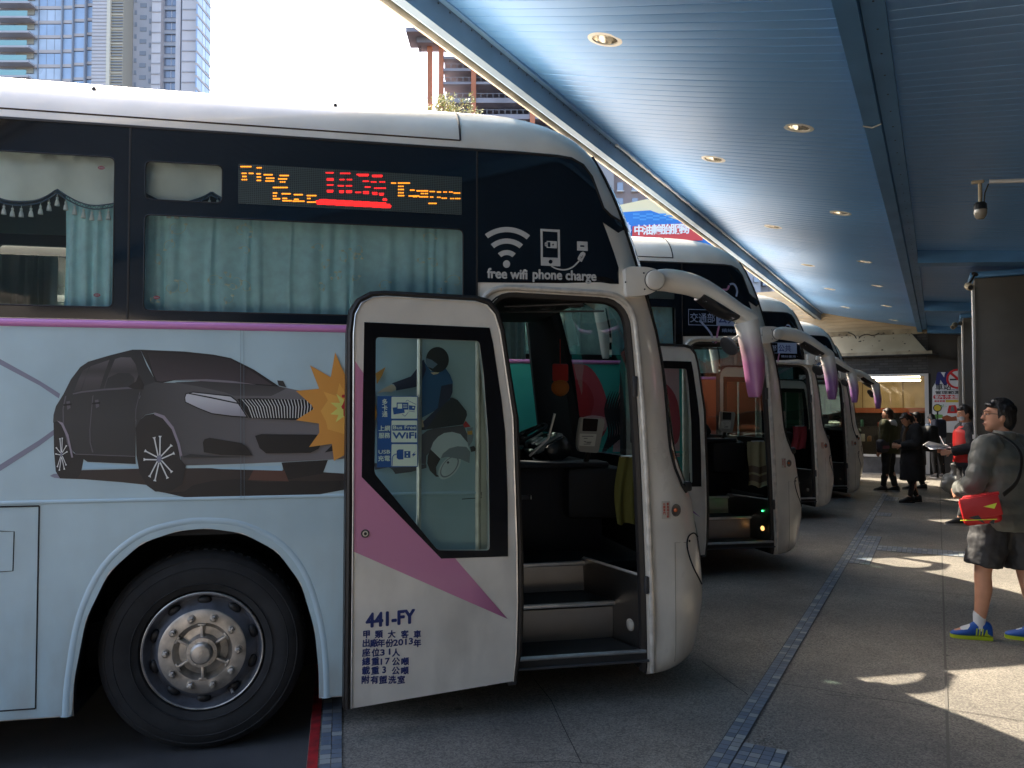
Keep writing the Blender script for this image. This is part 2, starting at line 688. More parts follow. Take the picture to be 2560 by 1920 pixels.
def hull_mesh(ins=0.0, zlo=0.25, zhi=3.55, rear=-9.0, m=None):
    mb = MB()
    zs = [zlo]
    for z in (0.265, 0.29, 0.32, 0.36, 0.40, 0.46, 0.52, 0.6, 0.7, 0.8, 0.9, 1.0, 1.1, 1.2, 1.27, 1.33, 1.40, 1.48, 1.58, 1.7, 1.85, 2.0, 2.15,
              2.3, 2.45, 2.6, 2.75, 2.9, 3.0, 3.08, 3.17, 3.20, 3.24, 3.28, 3.32, 3.36, 3.40, 3.43, 3.455, 3.475, 3.49, 3.50, 3.515, 3.53, 3.55):
        if zlo < z < zhi:
            zs.append(z)
    zs.append(zhi)
    rings = []
    NT = 18
    for z in zs:
        zz = z
        s = hull_s(zz) + ins
        xf = hull_xf(zz) - ins * 1.6
        xc = xf - CXL
        cy = W / 2 - s
        half = [(rear, s + 0.12), (rear + 0.035, s + 0.035), (rear + 0.12, s)]
        for x in (-7.5, -6, -4.5, -3, -1.8, -1.0, -0.7, -0.3, 0.1, 0.5, 0.9, 1.2):
            if x < xc - 0.05:
                half.append((x, s))
        while len(half) < 15:
            t = len(half)
            half.append((half[-1][0] + (xc - half[-1][0]) * 0.5, s))
        for i in range(NT + 1):
            t = pi / 2 * i / NT
            half.append((xc + CXL * sin(t) ** (2 / NEX), s + cy * (1 - cos(t) ** (2 / NEX))))
        ring = half + [(x, W - y) for x, y in reversed(half[:-1])]
        rings.append([(x, y, z) for x, y in ring])
    n = len(rings[0])
    vs = [p for r in rings for p in r]
    fs = []
    for i in range(len(rings) - 1):
        for k in range(n):
            fs.append((i * n + k, i * n + (k + 1) % n, (i + 1) * n + (k + 1) % n, (i + 1) * n + k))
    fs.append(tuple(reversed(range(n))))
    fs.append(tuple(range((len(rings) - 1) * n, len(rings) * n)))
    mb.slot(WHITE)
    mb.slot(DARK)
    mb.add(vs, fs, m)
    return mb


def prism_obj(poly, fmap, thick, m=DARK):
    mb = MB()
    mb.slot(WHITE)
    mb.slot(DARK)
    mb.sheet(poly, m, fmap, thick=thick)
    return link_mesh('cutter', mb.mesh('cutter', 0))


OPEN = rounded([(1.50, 0.10), (2.419, 0.10), (2.408, 0.792), (2.371, 1.708), (2.318, 2.375), (1.50, 2.395)], [0, 0, 0.3, 0.3, 0.17, 0.17], 7)
OPEN_TRIM = rounded([(1.445, 0.262), (1.445, 2.425), (2.345, 2.400), (2.403, 1.708), (2.437, 0.792), (2.449, 0.262)], [0, 0.19, 0.19, 0.3, 0.3, 0], 8)
ARCH = rounded([(-0.556, -0.1), (-0.548, 0.428), (-0.50, 0.72), (-0.40, 0.945), (-0.25, 1.085), (-0.08, 1.14), (0.06, 1.148), (0.23, 1.118),
                (0.40, 1.02), (0.52, 0.85), (0.59, 0.61), (0.612, 0.4), (0.616, -0.1)][::-1], 0.06, 3)
RARCH = [(x - 5.9, z) for x, z in ARCH]
WINS = [(-1.86, -0.400, 2.257, 3.010), (-3.46, -2.0, 2.257, 3.01), (-5.06, -3.6, 2.257, 3.01), (-6.66, -5.2, 2.257, 3.01), (-8.3, -6.8, 2.257, 3.01)]
W2 = (-0.257, 0.112, 2.807, 3.002)
W3 = (-0.257, 1.360, 2.245, 2.730)
LED = (0.190, 1.352, 2.810, 3.018)


def rect(w, r=0.03, e=0.0):
    return rounded([(w[0] - e, w[2] - e), (w[1] + e, w[2] - e), (w[1] + e, w[3] + e), (w[0] - e, w[3] + e)], r, 4)


z6 = zoomed(940, 0, 0.36166)
BAND_PX = [(1490, 1000 + 1080)]


def hp(lst, x0=0, y0=0, s=1.0):
    return [hull_px(x0 + x * s, y0 + y * s) for x, y in lst]


_top = hp([(600, 1028), (1000, 1058), (1250, 1080), (1350, 1097), (1430, 1142), (1490, 1222), (1530, 1330), (1570, 1440), (1620, 1492), (1690, 1535)], 940, 0, 0.36166)
_ton = hp([(1745, 1560), (1752, 1610)], 940, 0, 0.36166)
_low = hp([(2120, 245), (1950, 130), (1900, 95), (1960, 250), (2060, 530), (2130, 750), (2180, 1005)], 1180, 540, 0.1718)
_xz = lambda l: [(p[0], p[2]) for p in l]
BAND = [(-8.9, 2.197), (1.437, 2.197), (1.437, 2.443)] + [(2.255, 2.462)] + _xz(_low[::-1])[1:] + _xz(_ton[::-1]) + _xz(_top[::-1])[:-1] + [(1.2, 3.172), (-8.9, 3.172)]
_wl = hp([(1479, 394), (1500.6, 430), (1518.7, 466.5), (1536.8, 506.3), (1551, 542.5), (1561, 575), (1578, 625), (1597, 690), (1614, 743), (1637, 825), (1651.7, 900), (1660, 970),
          (1665, 1030), (1672.7, 1117), (1685, 1170), (1702, 1212), (1713, 1230)])
WSL = [(min(0.30, p[1]), p[2]) for p in _wl]
WSHIELD = [(y, z) for y, z in WSL[::-1]] + [(W - y, z) for y, z in WSL]
WSHIELD = WSHIELD[::-1]
_c = (W / 2, 2.2)
WSHOLE = rounded([(0.30, 1.40), (W - 0.30, 1.40), (W - 0.30, 2.98), (0.30, 2.98)], 0.1, 4)
DRIVERWIN = rounded([(1.35, 1.50), (2.40, 1.50), (2.26, 2.72), (1.35, 2.72)], 0.06, 4)


def bus_body():
    o = hull_mesh(0.0, m=WHITE).build('body')
    cut = [link_mesh('cutter', hull_mesh(0.045, 0.31, 3.47, -8.95, DARK).mesh('cutter', 0))]
    cut.append(prism_obj(OPEN, lambda x, z, w: V((x, -0.3 - w, z)), 0.9))
    cut.append(prism_obj(ARCH, lambda x, z, w: V((x, -0.3 - w, z)), 1.0))
    cut.append(prism_obj(RARCH, lambda x, z, w: V((x, -0.3 - w, z)), 1.0))
    for w_ in WINS + [W2, W3]:
        cut.append(prism_obj(rect(w_, 0.03, 0.012), lambda x, z, w: V((x, -0.3 - w, z)), 0.6))
    for w_ in WINS + [(-0.25, 1.25, 2.257, 3.01)]:
        cut.append(prism_obj(rect(w_, 0.03), lambda x, z, w: V((x, 2.3 - w, z)), 0.5))
    cut.append(prism_obj(DRIVERWIN, lambda x, z, w: V((x, 2.2 - w, z)), 0.6))
    cut.append(prism_obj(WSHOLE, lambda y, z, w: V((3.2 + w, y, z)), 1.2))
    boolean(o, cut)
    o.data.polygons.foreach_set('use_smooth', [True] * len(o.data.polygons))
    o.data.set_sharp_from_angle(angle=radians(32))
    return o


def tube_on_side(mb, xz, r, m, off=0.0, seg=6, **kw):
    mb.tube([V((x, hull_y(x, z) - off, z)) for x, z in xz], r, m, seg=seg, **kw)


def curtain(x0, x1, z0, z1, y, seed, amp=0.012, pitch=0.10, pinch=0.0):
    """hanging cloth with uneven pleats"""
    rnd = random.Random(seed)
    n = int((x1 - x0) / 0.008)
    ph, phs, run_, rate = 0.0, [], 0, 1.0
    for i in range(n + 1):
        phs.append(ph)
        run_ = run_ - 1 if run_ > 0 else 0
        if run_ == 0:
            run_, rate = int(rnd.uniform(3, 14)), rnd.choice((0.35, 0.5, 0.8, 1.2, 1.9))
        ph += 2 * pi * 0.008 / pitch * rate
    rows = 9
    vs, fs = [], []
    for j in range(rows + 1):
        t = j / rows
        for i in range(n + 1):
            x = x0 + (x1 - x0) * i / n
            xx = x + pinch * sin(pi * t) * (x - (x0 + x1) / 2) + 0.006 * sin(phs[i] * 0.5 + t * 3)
            yy = y + amp * (0.65 + 0.35 * t) * (sin(phs[i] + 0.4 * sin(3 * t)) + 0.35 * sin(phs[i] * 0.37 + 2 * t))
            vs.append((xx, yy, z1 + (z0 - z1) * t + 0.004 * sin(phs[i])))
    for j in range(rows):
        for i in range(n):
            a = j * (n + 1) + i
            fs.append((a, a + n + 1, a + n + 2, a + 1))
    return vs, fs


def make_wheel(parent, x, y=0.10, r=0.51, side=-1, twin=False):
    """whole wheel facing the door side (side=-1) or the far side"""
    o = link_mesh('wheel', MB().lathe([(0.0, 0.02), (0.05, 0.02)], DARK, (0, 0, 0), (0, side, 0), 12).mesh('wheel'), parent)
    o.location = (x, y, r)
    ax = (0, side, 0)
    t = MB()
    t.lathe([(0.300, -0.01), (0.312, 0.012), (0.335, 0.020), (0.36, 0.024), (0.40, 0.030), (0.44, 0.026), (0.465, 0.014), (0.47, 0.016), (0.492, 0.0), (0.505, -0.02), (0.51, -0.05),
             (0.51, -0.24), (0.48, -0.28), (0.35, -0.28), (0.29, -0.26)], TYRE, (0, 0, 0), ax, 72)
    for k in range(72):
        a = 2 * pi * k / 72
        t.box((0.505 * cos(a), -side * 0.14, 0.505 * sin(a)), (0.016, 0.20, 0.02), TYRE, Matrix.Rotation(-a, 3, 'Y'))
    # raised valve mark and moulded letters stand-in ribs on the sidewall
    for rr in (0.345, 0.425):
        t.tube([V((rr * cos(2 * pi * i / 64), side * 0.0275, rr * sin(2 * pi * i / 64))) for i in range(64)], 0.003, TYRE, 4, closed=True)
    t.build('tyre', o)
    rm = MB()
    rm.lathe([(0.300, -0.20), (0.296, -0.02), (0.298, 0.004), (0.294, 0.012), (0.288, 0.012), (0.284, 0.0), (0.276, -0.03), (0.262, -0.045), (0.245, -0.035),
              (0.225, 0.0), (0.214, 0.018)], RIM, (0, 0, 0), ax, 72)
    lip = MB()
    lip.tube([V((0.2955 * cos(2 * pi * i / 72), side * 0.010, 0.2955 * sin(2 * pi * i / 72))) for i in range(72)], 0.0045, HUBM, 6, closed=True)
    lip.build('rim_lip', o)
    hl = rm
    for k in range(10):
        a = 2 * pi * k / 10 + pi / 2
        c = V((0.2515 * cos(a), side * -0.030, 0.2515 * sin(a)))
        rot = Matrix.Rotation(-(a - pi / 2), 3, 'Y')
        hl.sphere(c, (0.036, 0.016, 0.0215), BLACK, 16, 8, rot)
    rm.build('rim', o)
    hb = MB()
    hb.lathe([(0.215, 0.012), (0.214, 0.022), (0.206, 0.026), (0.146, 0.026), (0.142, 0.020), (0.138, 0.012), (0.120, -0.01), (0.085, -0.004), (0.078, 0.03), (0.074, 0.046),
              (0.056, 0.047), (0.054, 0.050), (0.052, 0.072), (0.043, 0.082), (0.02, 0.086), (0.0, 0.0865)], HUBM, (0, 0, 0), ax, 56)
    for k in range(6):
        a = 2 * pi * k / 6 + pi / 2 + 0.03
        rot = Matrix.Rotation(-a, 3, 'Y')
        hb.bbox((0.108 * cos(a), side * 0.012, 0.108 * sin(a)), (0.066, 0.04, 0.015), HUBM, 0.004, rot)
        hb.bbox((0.137 * cos(a), side * 0.022, 0.137 * sin(a)), (0.012, 0.02, 0.040), HUBM, 0.003, rot)
        a2 = a + pi / 6
        hb.lathe([(0.006, 0), (0.006, 0.006), (0, 0.007)], HUBM, (0.065 * cos(a2), side * 0.046, 0.065 * sin(a2)), ax, 8)
    # round cap emblem: a slanted rounded ring
    for q in (-1, 1):
        hb.tube([V((q * 0.007 * cos(w) + 0.010 * 0 + 0.006 * sin(w) + q * 0.003, side * 0.0868, 0.013 * sin(w) + q * 0.010)) for w in [2 * pi * i / 16 for i in range(16)]],
                0.0018, HUBM, 5, closed=True)
    hb.build('hub', o)
    for k in range(10):
        a = 2 * pi * k / 10 + pi / 2 + pi / 10
        nb = MB()
        c = V((0.176 * cos(a), side * 0.026, 0.176 * sin(a)))
        nb.lathe([(0.022, 0), (0.022, 0.004), (0.019, 0.005)], HUBM, c, ax, 16)
        nb.lathe([(0.0165, 0.004), (0.0165, 0.020), (0.013, 0.023), (0.011, 0.023), (0.0105, 0.030), (0.008, 0.033), (0, 0.033)], HUBM, c, ax, 6)
        nb.build('wheel_nut', o, 20)
    vb = MB()
    vb.tube([V((0.14, side * 0.0, -0.21)), V((0.150, side * 0.02, -0.222))], 0.008, ALU, 8)
    vb.build('valve', o)
    return o
# ------------------------------------------------------------------ bus: door, mirrors, glazing, cab, print
DA = V((0.755, -0.185, 0))
DB = V((1.650, -0.045, 0))
DE = (DB - DA).normalized()
DN = V((DE.y, -DE.x, 0))                   # out of the door, towards the platform


def dpt(px, py):
    """pixel -> (along, up) on the open door's outer face"""
    p = meet(px, py, DN, BUS_O + DA) - BUS_O
    return ((p - DA).dot(DE), p.z)


def on_door(off):
    return lambda s, z, w: DA + DE * s + V((0, 0, z)) + DN * (off + w)


DD = lambda x, y: dpt(x * K, y * K)


def make_door(root, plain):
    outer_px = [(742, 1531), (746, 1100), (749, 720), (756, 668), (771, 645), (799, 630), (830, 628), (1030, 639), (1058, 647), (1079, 673), (1090, 715), (1098, 772), (1119.6, 903),
                (1130, 1188), (1131, 1300), (1127, 1407), (1113, 1469)]
    outer = [DD(*p) for p in outer_px]
    inner_px = [(758, 1529), (762, 1100), (763, 720), (767, 680), (780, 655), (805, 643), (832, 641), (1025, 652), (1050, 660), (1067, 680), (1078, 715), (1085, 760), (1106, 903),
                (1115, 1188), (1116, 1300), (1113, 1407), (1107, 1470)]
    inner = [DD(*p) for p in inner_px]
    wo = [dpt(*p) for p in [(909.4, 806), (1222, 819.8), (1231, 860), (1245, 955), (1252, 1000), (1261, 1080), (1267, 1240), (1268, 1390), (1101.5, 1395.5), (903, 1192)]]
    wi = rounded([dpt(*p) for p in [(938.7, 843), (1196, 853), (1207, 935), (1219, 1100), (1222, 1375), (1093, 1375), (935, 1183)]], 0.02, 4)
    wi = wi
    frame = MB()
    frame.sheet(inner[::-1], WHITE, on_door(0.010), [wi], thick=0.035)
    door = frame.build('door', root)
    sl = MB()
    P = [on_door(-0.004)(s, z, 0) for s, z in outer]
    mid = [((a[0] + b[0]) / 2, (a[1] + b[1]) / 2) for a, b in zip(outer, inner)]
    sl.sheet(outer[::-1], SEAL, on_door(0.006), [inner[::-1]], thick=0.055)
    sl.tube([on_door(0.002)(s, z, 0) for s, z in mid], (0.016), SEAL, 8)
    sl.build('door_seal', door)
    tr = MB()
    tr.tube([on_door(0.012)(s, z, 0) for s, z in inner], 0.0045, ALU, 6)
    tr.build('edge_trim', door)
    wf = MB()
    wf.sheet(wo[::-1], BGLASS, on_door(0.0135), [wi])
    wf.build('window_frame', door)
    pn = MB()
    pn.sheet(wi[::-1], PANED, on_door(0.008))
    pn.build('pane', door)
    rail = MB()
    a, b = dpt(1055, 880), dpt(1052, 1380)
    rail.tube([on_door(-0.05)(a[0], a[1] + 0.12, 0), on_door(-0.05)(b[0], b[1] + 0.05, 0)], 0.014, ALU, 10)
    a, b = dpt(1228, 900), dpt(1232, 1330)
    rail.tube([on_door(-0.05)(a[0], a[1], 0), on_door(-0.05)(b[0], b[1], 0)], 0.012, CREAMTRIM, 10)
    rail.build('grab_rail', door)
    tri = MB()
    if plain:
        q = [dpt(*p) for p in [(888, 1270), (1090, 1400), (1262, 1530), (890, 1330)]]
        tri.sheet(q[::-1], mat('purple vinyl', srgb(150, 88, 165), 0.35), on_door(0.0115))
    else:
        q = [dpt(*p) for p in [(886.5, 903), (960, 1010), (1137, 1396), (1267, 1546), (880, 1376.5)]]
        tri.sheet(q[::-1], gradmat('pink door vinyl', [(0, srgb(214, 142, 172)), (0.72, srgb(210, 136, 170)), (1.0, srgb(150, 80, 120))], 'X', 0.78, 1.62, 0.35, 0.3), on_door(0.0115), [wo])
    tri.build('pink_triangle_decal', door)
    lk = MB()
    s, z = dpt(911.7, 1333)
    for r, h, m in ((0.021, 0.003, GREYM), (0.014, 0.006, ALU), (0.008, 0.008, GREYM)):
        lk.lathe([(r, 0), (r, h), (0, h)], m, on_door(0.012)(s, z, 0), DN, 20)
    lk.bbox(on_door(0.021)(s, z, 0), (0.004, 0.003, 0.010), BLACK, 0.001)
    lk.build('lock', door)
    hg = MB()
    s, z = dpt(1292, 1706)
    hg.bbox(on_door(-0.03)(s - 0.02, z, 0), (0.05, 0.05, 0.03), GREYM, 0.006)
    s, z = dpt(1200, 1722)
    hg.tube([on_door(-0.04)(s - 0.1, z + 0.005, 0), on_door(-0.04)(s + 0.05, z + 0.02, 0)], 0.008, ALU, 8)
    hg.build('hinge_arm', door)
    # lettering on the lower panel
    f = on_door(0.0118)
    tx = MB()

    def line(body, x0, x1, yb, capz, fat=0.02, **kw):
        a, b = dpt(x0, yb), dpt(x1, yb)
        write(tx, body, INK, f, a[0], a[1], capz, fat, fit=b[0] - a[0], **kw)

    def chars(lst, yb, size, fat):
        for ch, x in lst:
            a = dpt(x, yb)
            write(tx, ch, INK, f, a[0], a[1], size, fat)
    if not plain:
        line('441-FY', 914.7, 1034.8, 1567, 0.098, 0.042)
        z7 = lambda x: 880 + x * 0.14467
        yl = lambda y: 1500 + y * 0.14467
        chars([(c, z7(x)) for c, x in zip('甲類大客車', (172, 385, 608, 835, 1052))], yl(640), 0.041, 0.036)
        chars([(c, z7(x)) for c, x in zip('出廠年份', (165, 300, 425, 568))] + [('年', z7(1050))], yl(795), 0.042, 0.036)
        line('2013', z7(705), z7(1040), yl(782), 0.043, 0.036)
        chars([(c, z7(x)) for c, x in zip('座位', (165, 330))] + [('人', z7(680))], yl(958), 0.042, 0.036)
        line('31', z7(482), z7(650), yl(948), 0.042, 0.036, spacing=1.25)
        chars([(c, z7(x)) for c, x in zip('總重', (165, 325))] + [('公', z7(680)), ('噸', z7(835))], yl(1112), 0.042, 0.036)
        line('17', z7(490), z7(640), yl(1105), 0.042, 0.036, spacing=1.2)
        chars([(c, z7(x)) for c, x in zip('載重', (160, 320))] + [('公', z7(675)), ('噸', z7(830))], yl(1270), 0.042, 0.036)
        chars([('3', z7(510))], yl(1250), 0.045, 0.036)
        chars([(c, z7(x)) for c, x in zip('附有盥洗室', (150, 310, 458, 615, 770))], yl(1428), 0.042, 0.036)
        tx.build('registration_lettering', door, 0)
        # stickers inside the pane
        st = MB()
        g = on_door(0.0095)
        zz = lambda x, y: dpt(880 + x * 0.16878, 960 + y * 0.16878)
        BLUE = mat('sticker blue', srgb(30, 82, 140), 0.5)
        PALE = mat('sticker pale', srgb(200, 220, 200), 0.5)
        poly = lambda pts, m, k: st.sheet([zz(*p) for p in pts][::-1], m, on_door(0.0095 + 0.0004 * k))
        poly([(368, 178), (968, 178), (968, 1225), (365, 1235)], BLUE, 0)
        for y0, y1 in ((190, 512), (540, 862), (890, 1215)):
            st.sheet(rounded([zz(*p) for p in [(580, y0), (958, y0), (958, y1), (575, y1)]][::-1], 0.004, 3), PALE, on_door(0.0099))
        # card symbols
        poly([(595, 350), (760, 335), (775, 425), (610, 452)], BLUE, 2)
        poly([(655, 275), (828, 275), (828, 380), (655, 380)], BLUE, 3)
        poly([(668, 292), (735, 292), (735, 365), (668, 365)], PALE, 4)
        for k in range(3):
            poly([(750, 300 + 22 * k), (812, 300 + 22 * k), (812, 308 + 22 * k), (750, 308 + 22 * k)], PALE, 4)
        poly([(838, 315), (935, 325), (920, 390), (835, 380)], BLUE, 2)
        poly([(888, 338), (915, 340), (912, 360), (886, 358)], PALE, 3)
        for a, b in (((790, 262), (810, 238)), ((810, 238), (945, 305)), ((735, 445), (778, 478)), ((778, 478), (828, 418)), ((830, 398), (922, 412))):
            q0, q1 = zz(*a), zz(*b)
            st.tube([on_door(0.0105)(q0[0], q0[1], 0), on_door(0.0105)(q1[0], q1[1], 0)], 0.0011, BLUE, 4)
        # plug
        poly([(655, 985), (685, 968), (755, 968), (755, 1115), (685, 1118), (655, 1095)], BLUE, 2)
        poly([(768, 992), (858, 992), (858, 1092), (768, 1092)], BLUE, 2)
        poly([(800, 1005), (822, 1005), (822, 1028), (800, 1028)], PALE, 3)
        poly([(800, 1055), (822, 1055), (822, 1078), (800, 1078)], PALE, 3)
        poly([(935, 992), (875, 1055), (905, 1058), (880, 1092), (942, 1035), (912, 1030)], BLUE, 2)
        q = [zz(*p) for p in smooth_line([(655, 1035), (625, 1045), (600, 1065), (590, 1100), (588, 1180), (586, 1210)], 3)]
        st.tube([on_door(0.0105)(a, b, 0) for a, b in q], 0.0022, BLUE, 4)
        poly([(590, 608), (950, 608), (950, 690), (590, 690)], BLUE, 2)

        def wr(body, m, x0, x1, yb, size, fat, k, **kw):
            a, b = zz(x0, yb), zz(x1, yb)
            write(st, body, m, on_door(0.0095 + 0.0004 * k), a[0], a[1], size, fat, fit=b[0] - a[0], **kw)
        wr('Bus Free', PALE, 605, 938, 668, 0.026, 0.02, 4)
        wr('WiFi', BLUE, 598, 945, 806, 0.044, 0.045, 2)
        for ch, y in zip('多卡通', (300, 390, 480)):
            wr(ch, PALE, 440, 518, y, 0.032, 0.02, 2)
        wr('上網', PALE, 390, 556, 690, 0.030, 0.02, 2)
        wr('服務', PALE, 390, 556, 795, 0.030, 0.02, 2)
        wr('USB', PALE, 388, 556, 1030, 0.026, 0.015, 2)
        wr('充電', PALE, 382, 556, 1135, 0.030, 0.02, 2)
        st.build('window_sticker', door, 0)
    return door


ZM = zoomed(1500, 560, 0.2653, 0.0)


def make_mirror(root, far=False, tint=None):
    """big drooping mirror arm on the nose; far=True is the one on the driver's side"""
    fy = (lambda y: W - y) if far else (lambda y: y)
    sg = -1 if far else 1
    yb = 0.035
    ZR = (-0.10, 0.38) if far else (0.0, 0.0)
    P = lambda x, y, d=0.0: (lambda q: V((q[0] + ZR[0], fy(d), q[1] + ZR[1])))(zoomed(1500, 560, 0.2653, d)(x, y))
    br = MB()
    blk = rounded([ZM(*p) for p in [(218, 430), (260, 408), (430, 415), (525, 440), (530, 620), (470, 660), (370, 685), (245, 692), (228, 660)]], 0.02, 4)
    br.sheet(blk[::-1] if not far else blk, WHITE, lambda x, z, w: V((x + ZR[0], fy(-0.035) - sg * w, z + ZR[1])), thick=0.34 if not far else 0.2)
    m = br.build('mirror_arm', root)
    if not far:
        bev = m.modifiers.new('round', 'BEVEL')
        bev.width, bev.segments, bev.limit_method, bev.angle_limit = 0.018, 3, 'ANGLE', radians(50)
        me = evaluated(m)
        m.modifiers.clear()
        m.data = me
        me.polygons.foreach_set('use_smooth', [True] * len(me.polygons))
        me.set_sharp_from_angle(angle=radians(40))
    dk = MB()
    c = P(512, 530, -0.035)
    ax = (0, -sg, 0)
    dk.lathe([(0.056, -0.03), (0.056, 0.018), (0.051, 0.027), (0.04, 0.031), (0, 0.033)], WHITE, c, ax, 32)
    dk.lathe([(0.0595, 0.0), (0.0595, 0.008), (0.057, 0.008)], BLACK, c, ax, 32)
    dk.build('pivot_cap', m)
    for x, y in ((240, 548), (412, 462), (420, 615)):
        dk = MB()
        dk.lathe([(0.005, 0), (0.005, 0.003), (0, 0.003)], BLACK, P(x, y, -0.035), ax, 10)
        dk.build('bracket_screw', m)
    arm = MB()
    cl = [(540, 532, 96), (620, 530, 103), (700, 540, 106), (800, 558, 104), (900, 588, 100), (1000, 635, 96), (1100, 697, 92), (1200, 768, 90), (1300, 838, 88), (1380, 890, 92), (1425, 925, 82)]
    cl = [(a[0], a[1], a[2]) for a in smooth_line(cl, 3)]
    kk = 0.2653 * 0.00232 * 1.13
    arm.tube([P(x, y, yb) for x, y, h in cl], [(h * kk * 0.93, 0.058) for x, y, h in cl], WHITE, 20)
    arm.build('arm_tube', m)
    hd = MB()
    hl = [(1378, 918, 108), (1388, 960, 104), (1402, 1040, 98), (1418, 1120, 96), (1438, 1220, 95), (1450, 1320, 91), (1456, 1420, 82), (1457, 1520, 66), (1456, 1590, 52), (1454, 1632, 36)]
    hl = smooth_line(hl, 3)
    hd.tube([P(x, y, yb) for x, y, h in hl], [(0.078 * (0.55 + 0.45 * h / 108), h * kk * 0.95) for x, y, h in hl],
            gradmat('white to mauve mirror paint', [(0.0, srgb(146, 88, 124)), (0.45, srgb(152, 98, 134)), (0.62, srgb(176, 146, 160)), (0.86, (0.70, 0.68, 0.64)), (1.0, (0.70, 0.68, 0.64))], 'Z', 1.80, 2.28, 0.32, 0.2)
            if not tint else gradmat('white to violet mirror paint', [(0.0, srgb(136, 94, 146)), (0.42, srgb(146, 104, 156)), (0.6, srgb(176, 154, 178)), (0.85, (0.70, 0.68, 0.64)), (1.0, (0.70, 0.68, 0.64))], 'Z', 1.80, 2.28, 0.32, 0.2), 20)
    hd.build('mirror_housing', m)
    gl = MB()
    gp = [(x - h * 0.62, y, h) for x, y, h in hl[2:-1]]
    for (xa, ya, ha), (xb, yb2, hb2) in zip(gp, gp[1:]):
        for dy, m_, sh in ((0.040, BLACK, 0.0), (0.046, MIRROR, 0.004)):
            pa, pb = P(xa, ya, yb + dy), P(xb, yb2, yb + dy)
            oa, ob = V((ha * kk * 0.62, sg * 0.036, 0)), V((hb2 * kk * 0.62, sg * 0.036, 0))
            gl.add([pa - oa, pa + oa, pb + ob, pb - ob], [(0, 1, 2, 3)], m_)
    gl.build('mirror_glass', m)
    if far:
        return m
    um = MB()
    ul = smooth_line([(935, 688), (1010, 740), (1100, 800), (1190, 850), (1268, 885)], 4)
    um.tube([P(x, y + 2, yb + 0.0) for x, y in ul], [(0.018 + 0.016 * sin(pi * i / (len(ul) - 1)), 0.07) for i in range(len(ul))], BLACK, 12, flat=None)
    um.tube([P(x + 6, y + 14, yb - 0.01) for x, y in ul[2:-2]], [(0.016, 0.05)] * (len(ul) - 4), MIRROR, 12)
    um.build('kerb_mirror', m)
    rm = MB()
    a, b = P(1305, 1050, yb), P(1240, 1095, yb)
    rm.tube([a, b], 0.007, ALU, 8)
    n = (P(1150, 1190, yb) - P(1240, 1095, yb)).normalized()
    c = P(1215, 1150, yb)
    rm.sphere(c, (0.064, 0.064, 0.014), GREYM, 24, 10, V((0, 0, 1)).rotation_difference(V((-0.80, -0.25, -0.5))).to_matrix())
    rm.build('round_mirror', m)
    return m


def panel_line(mb, pts, r=0.003, m=None, off=0.0):
    tube_on_side(mb, pts, r, m or BLACK, off, 5)


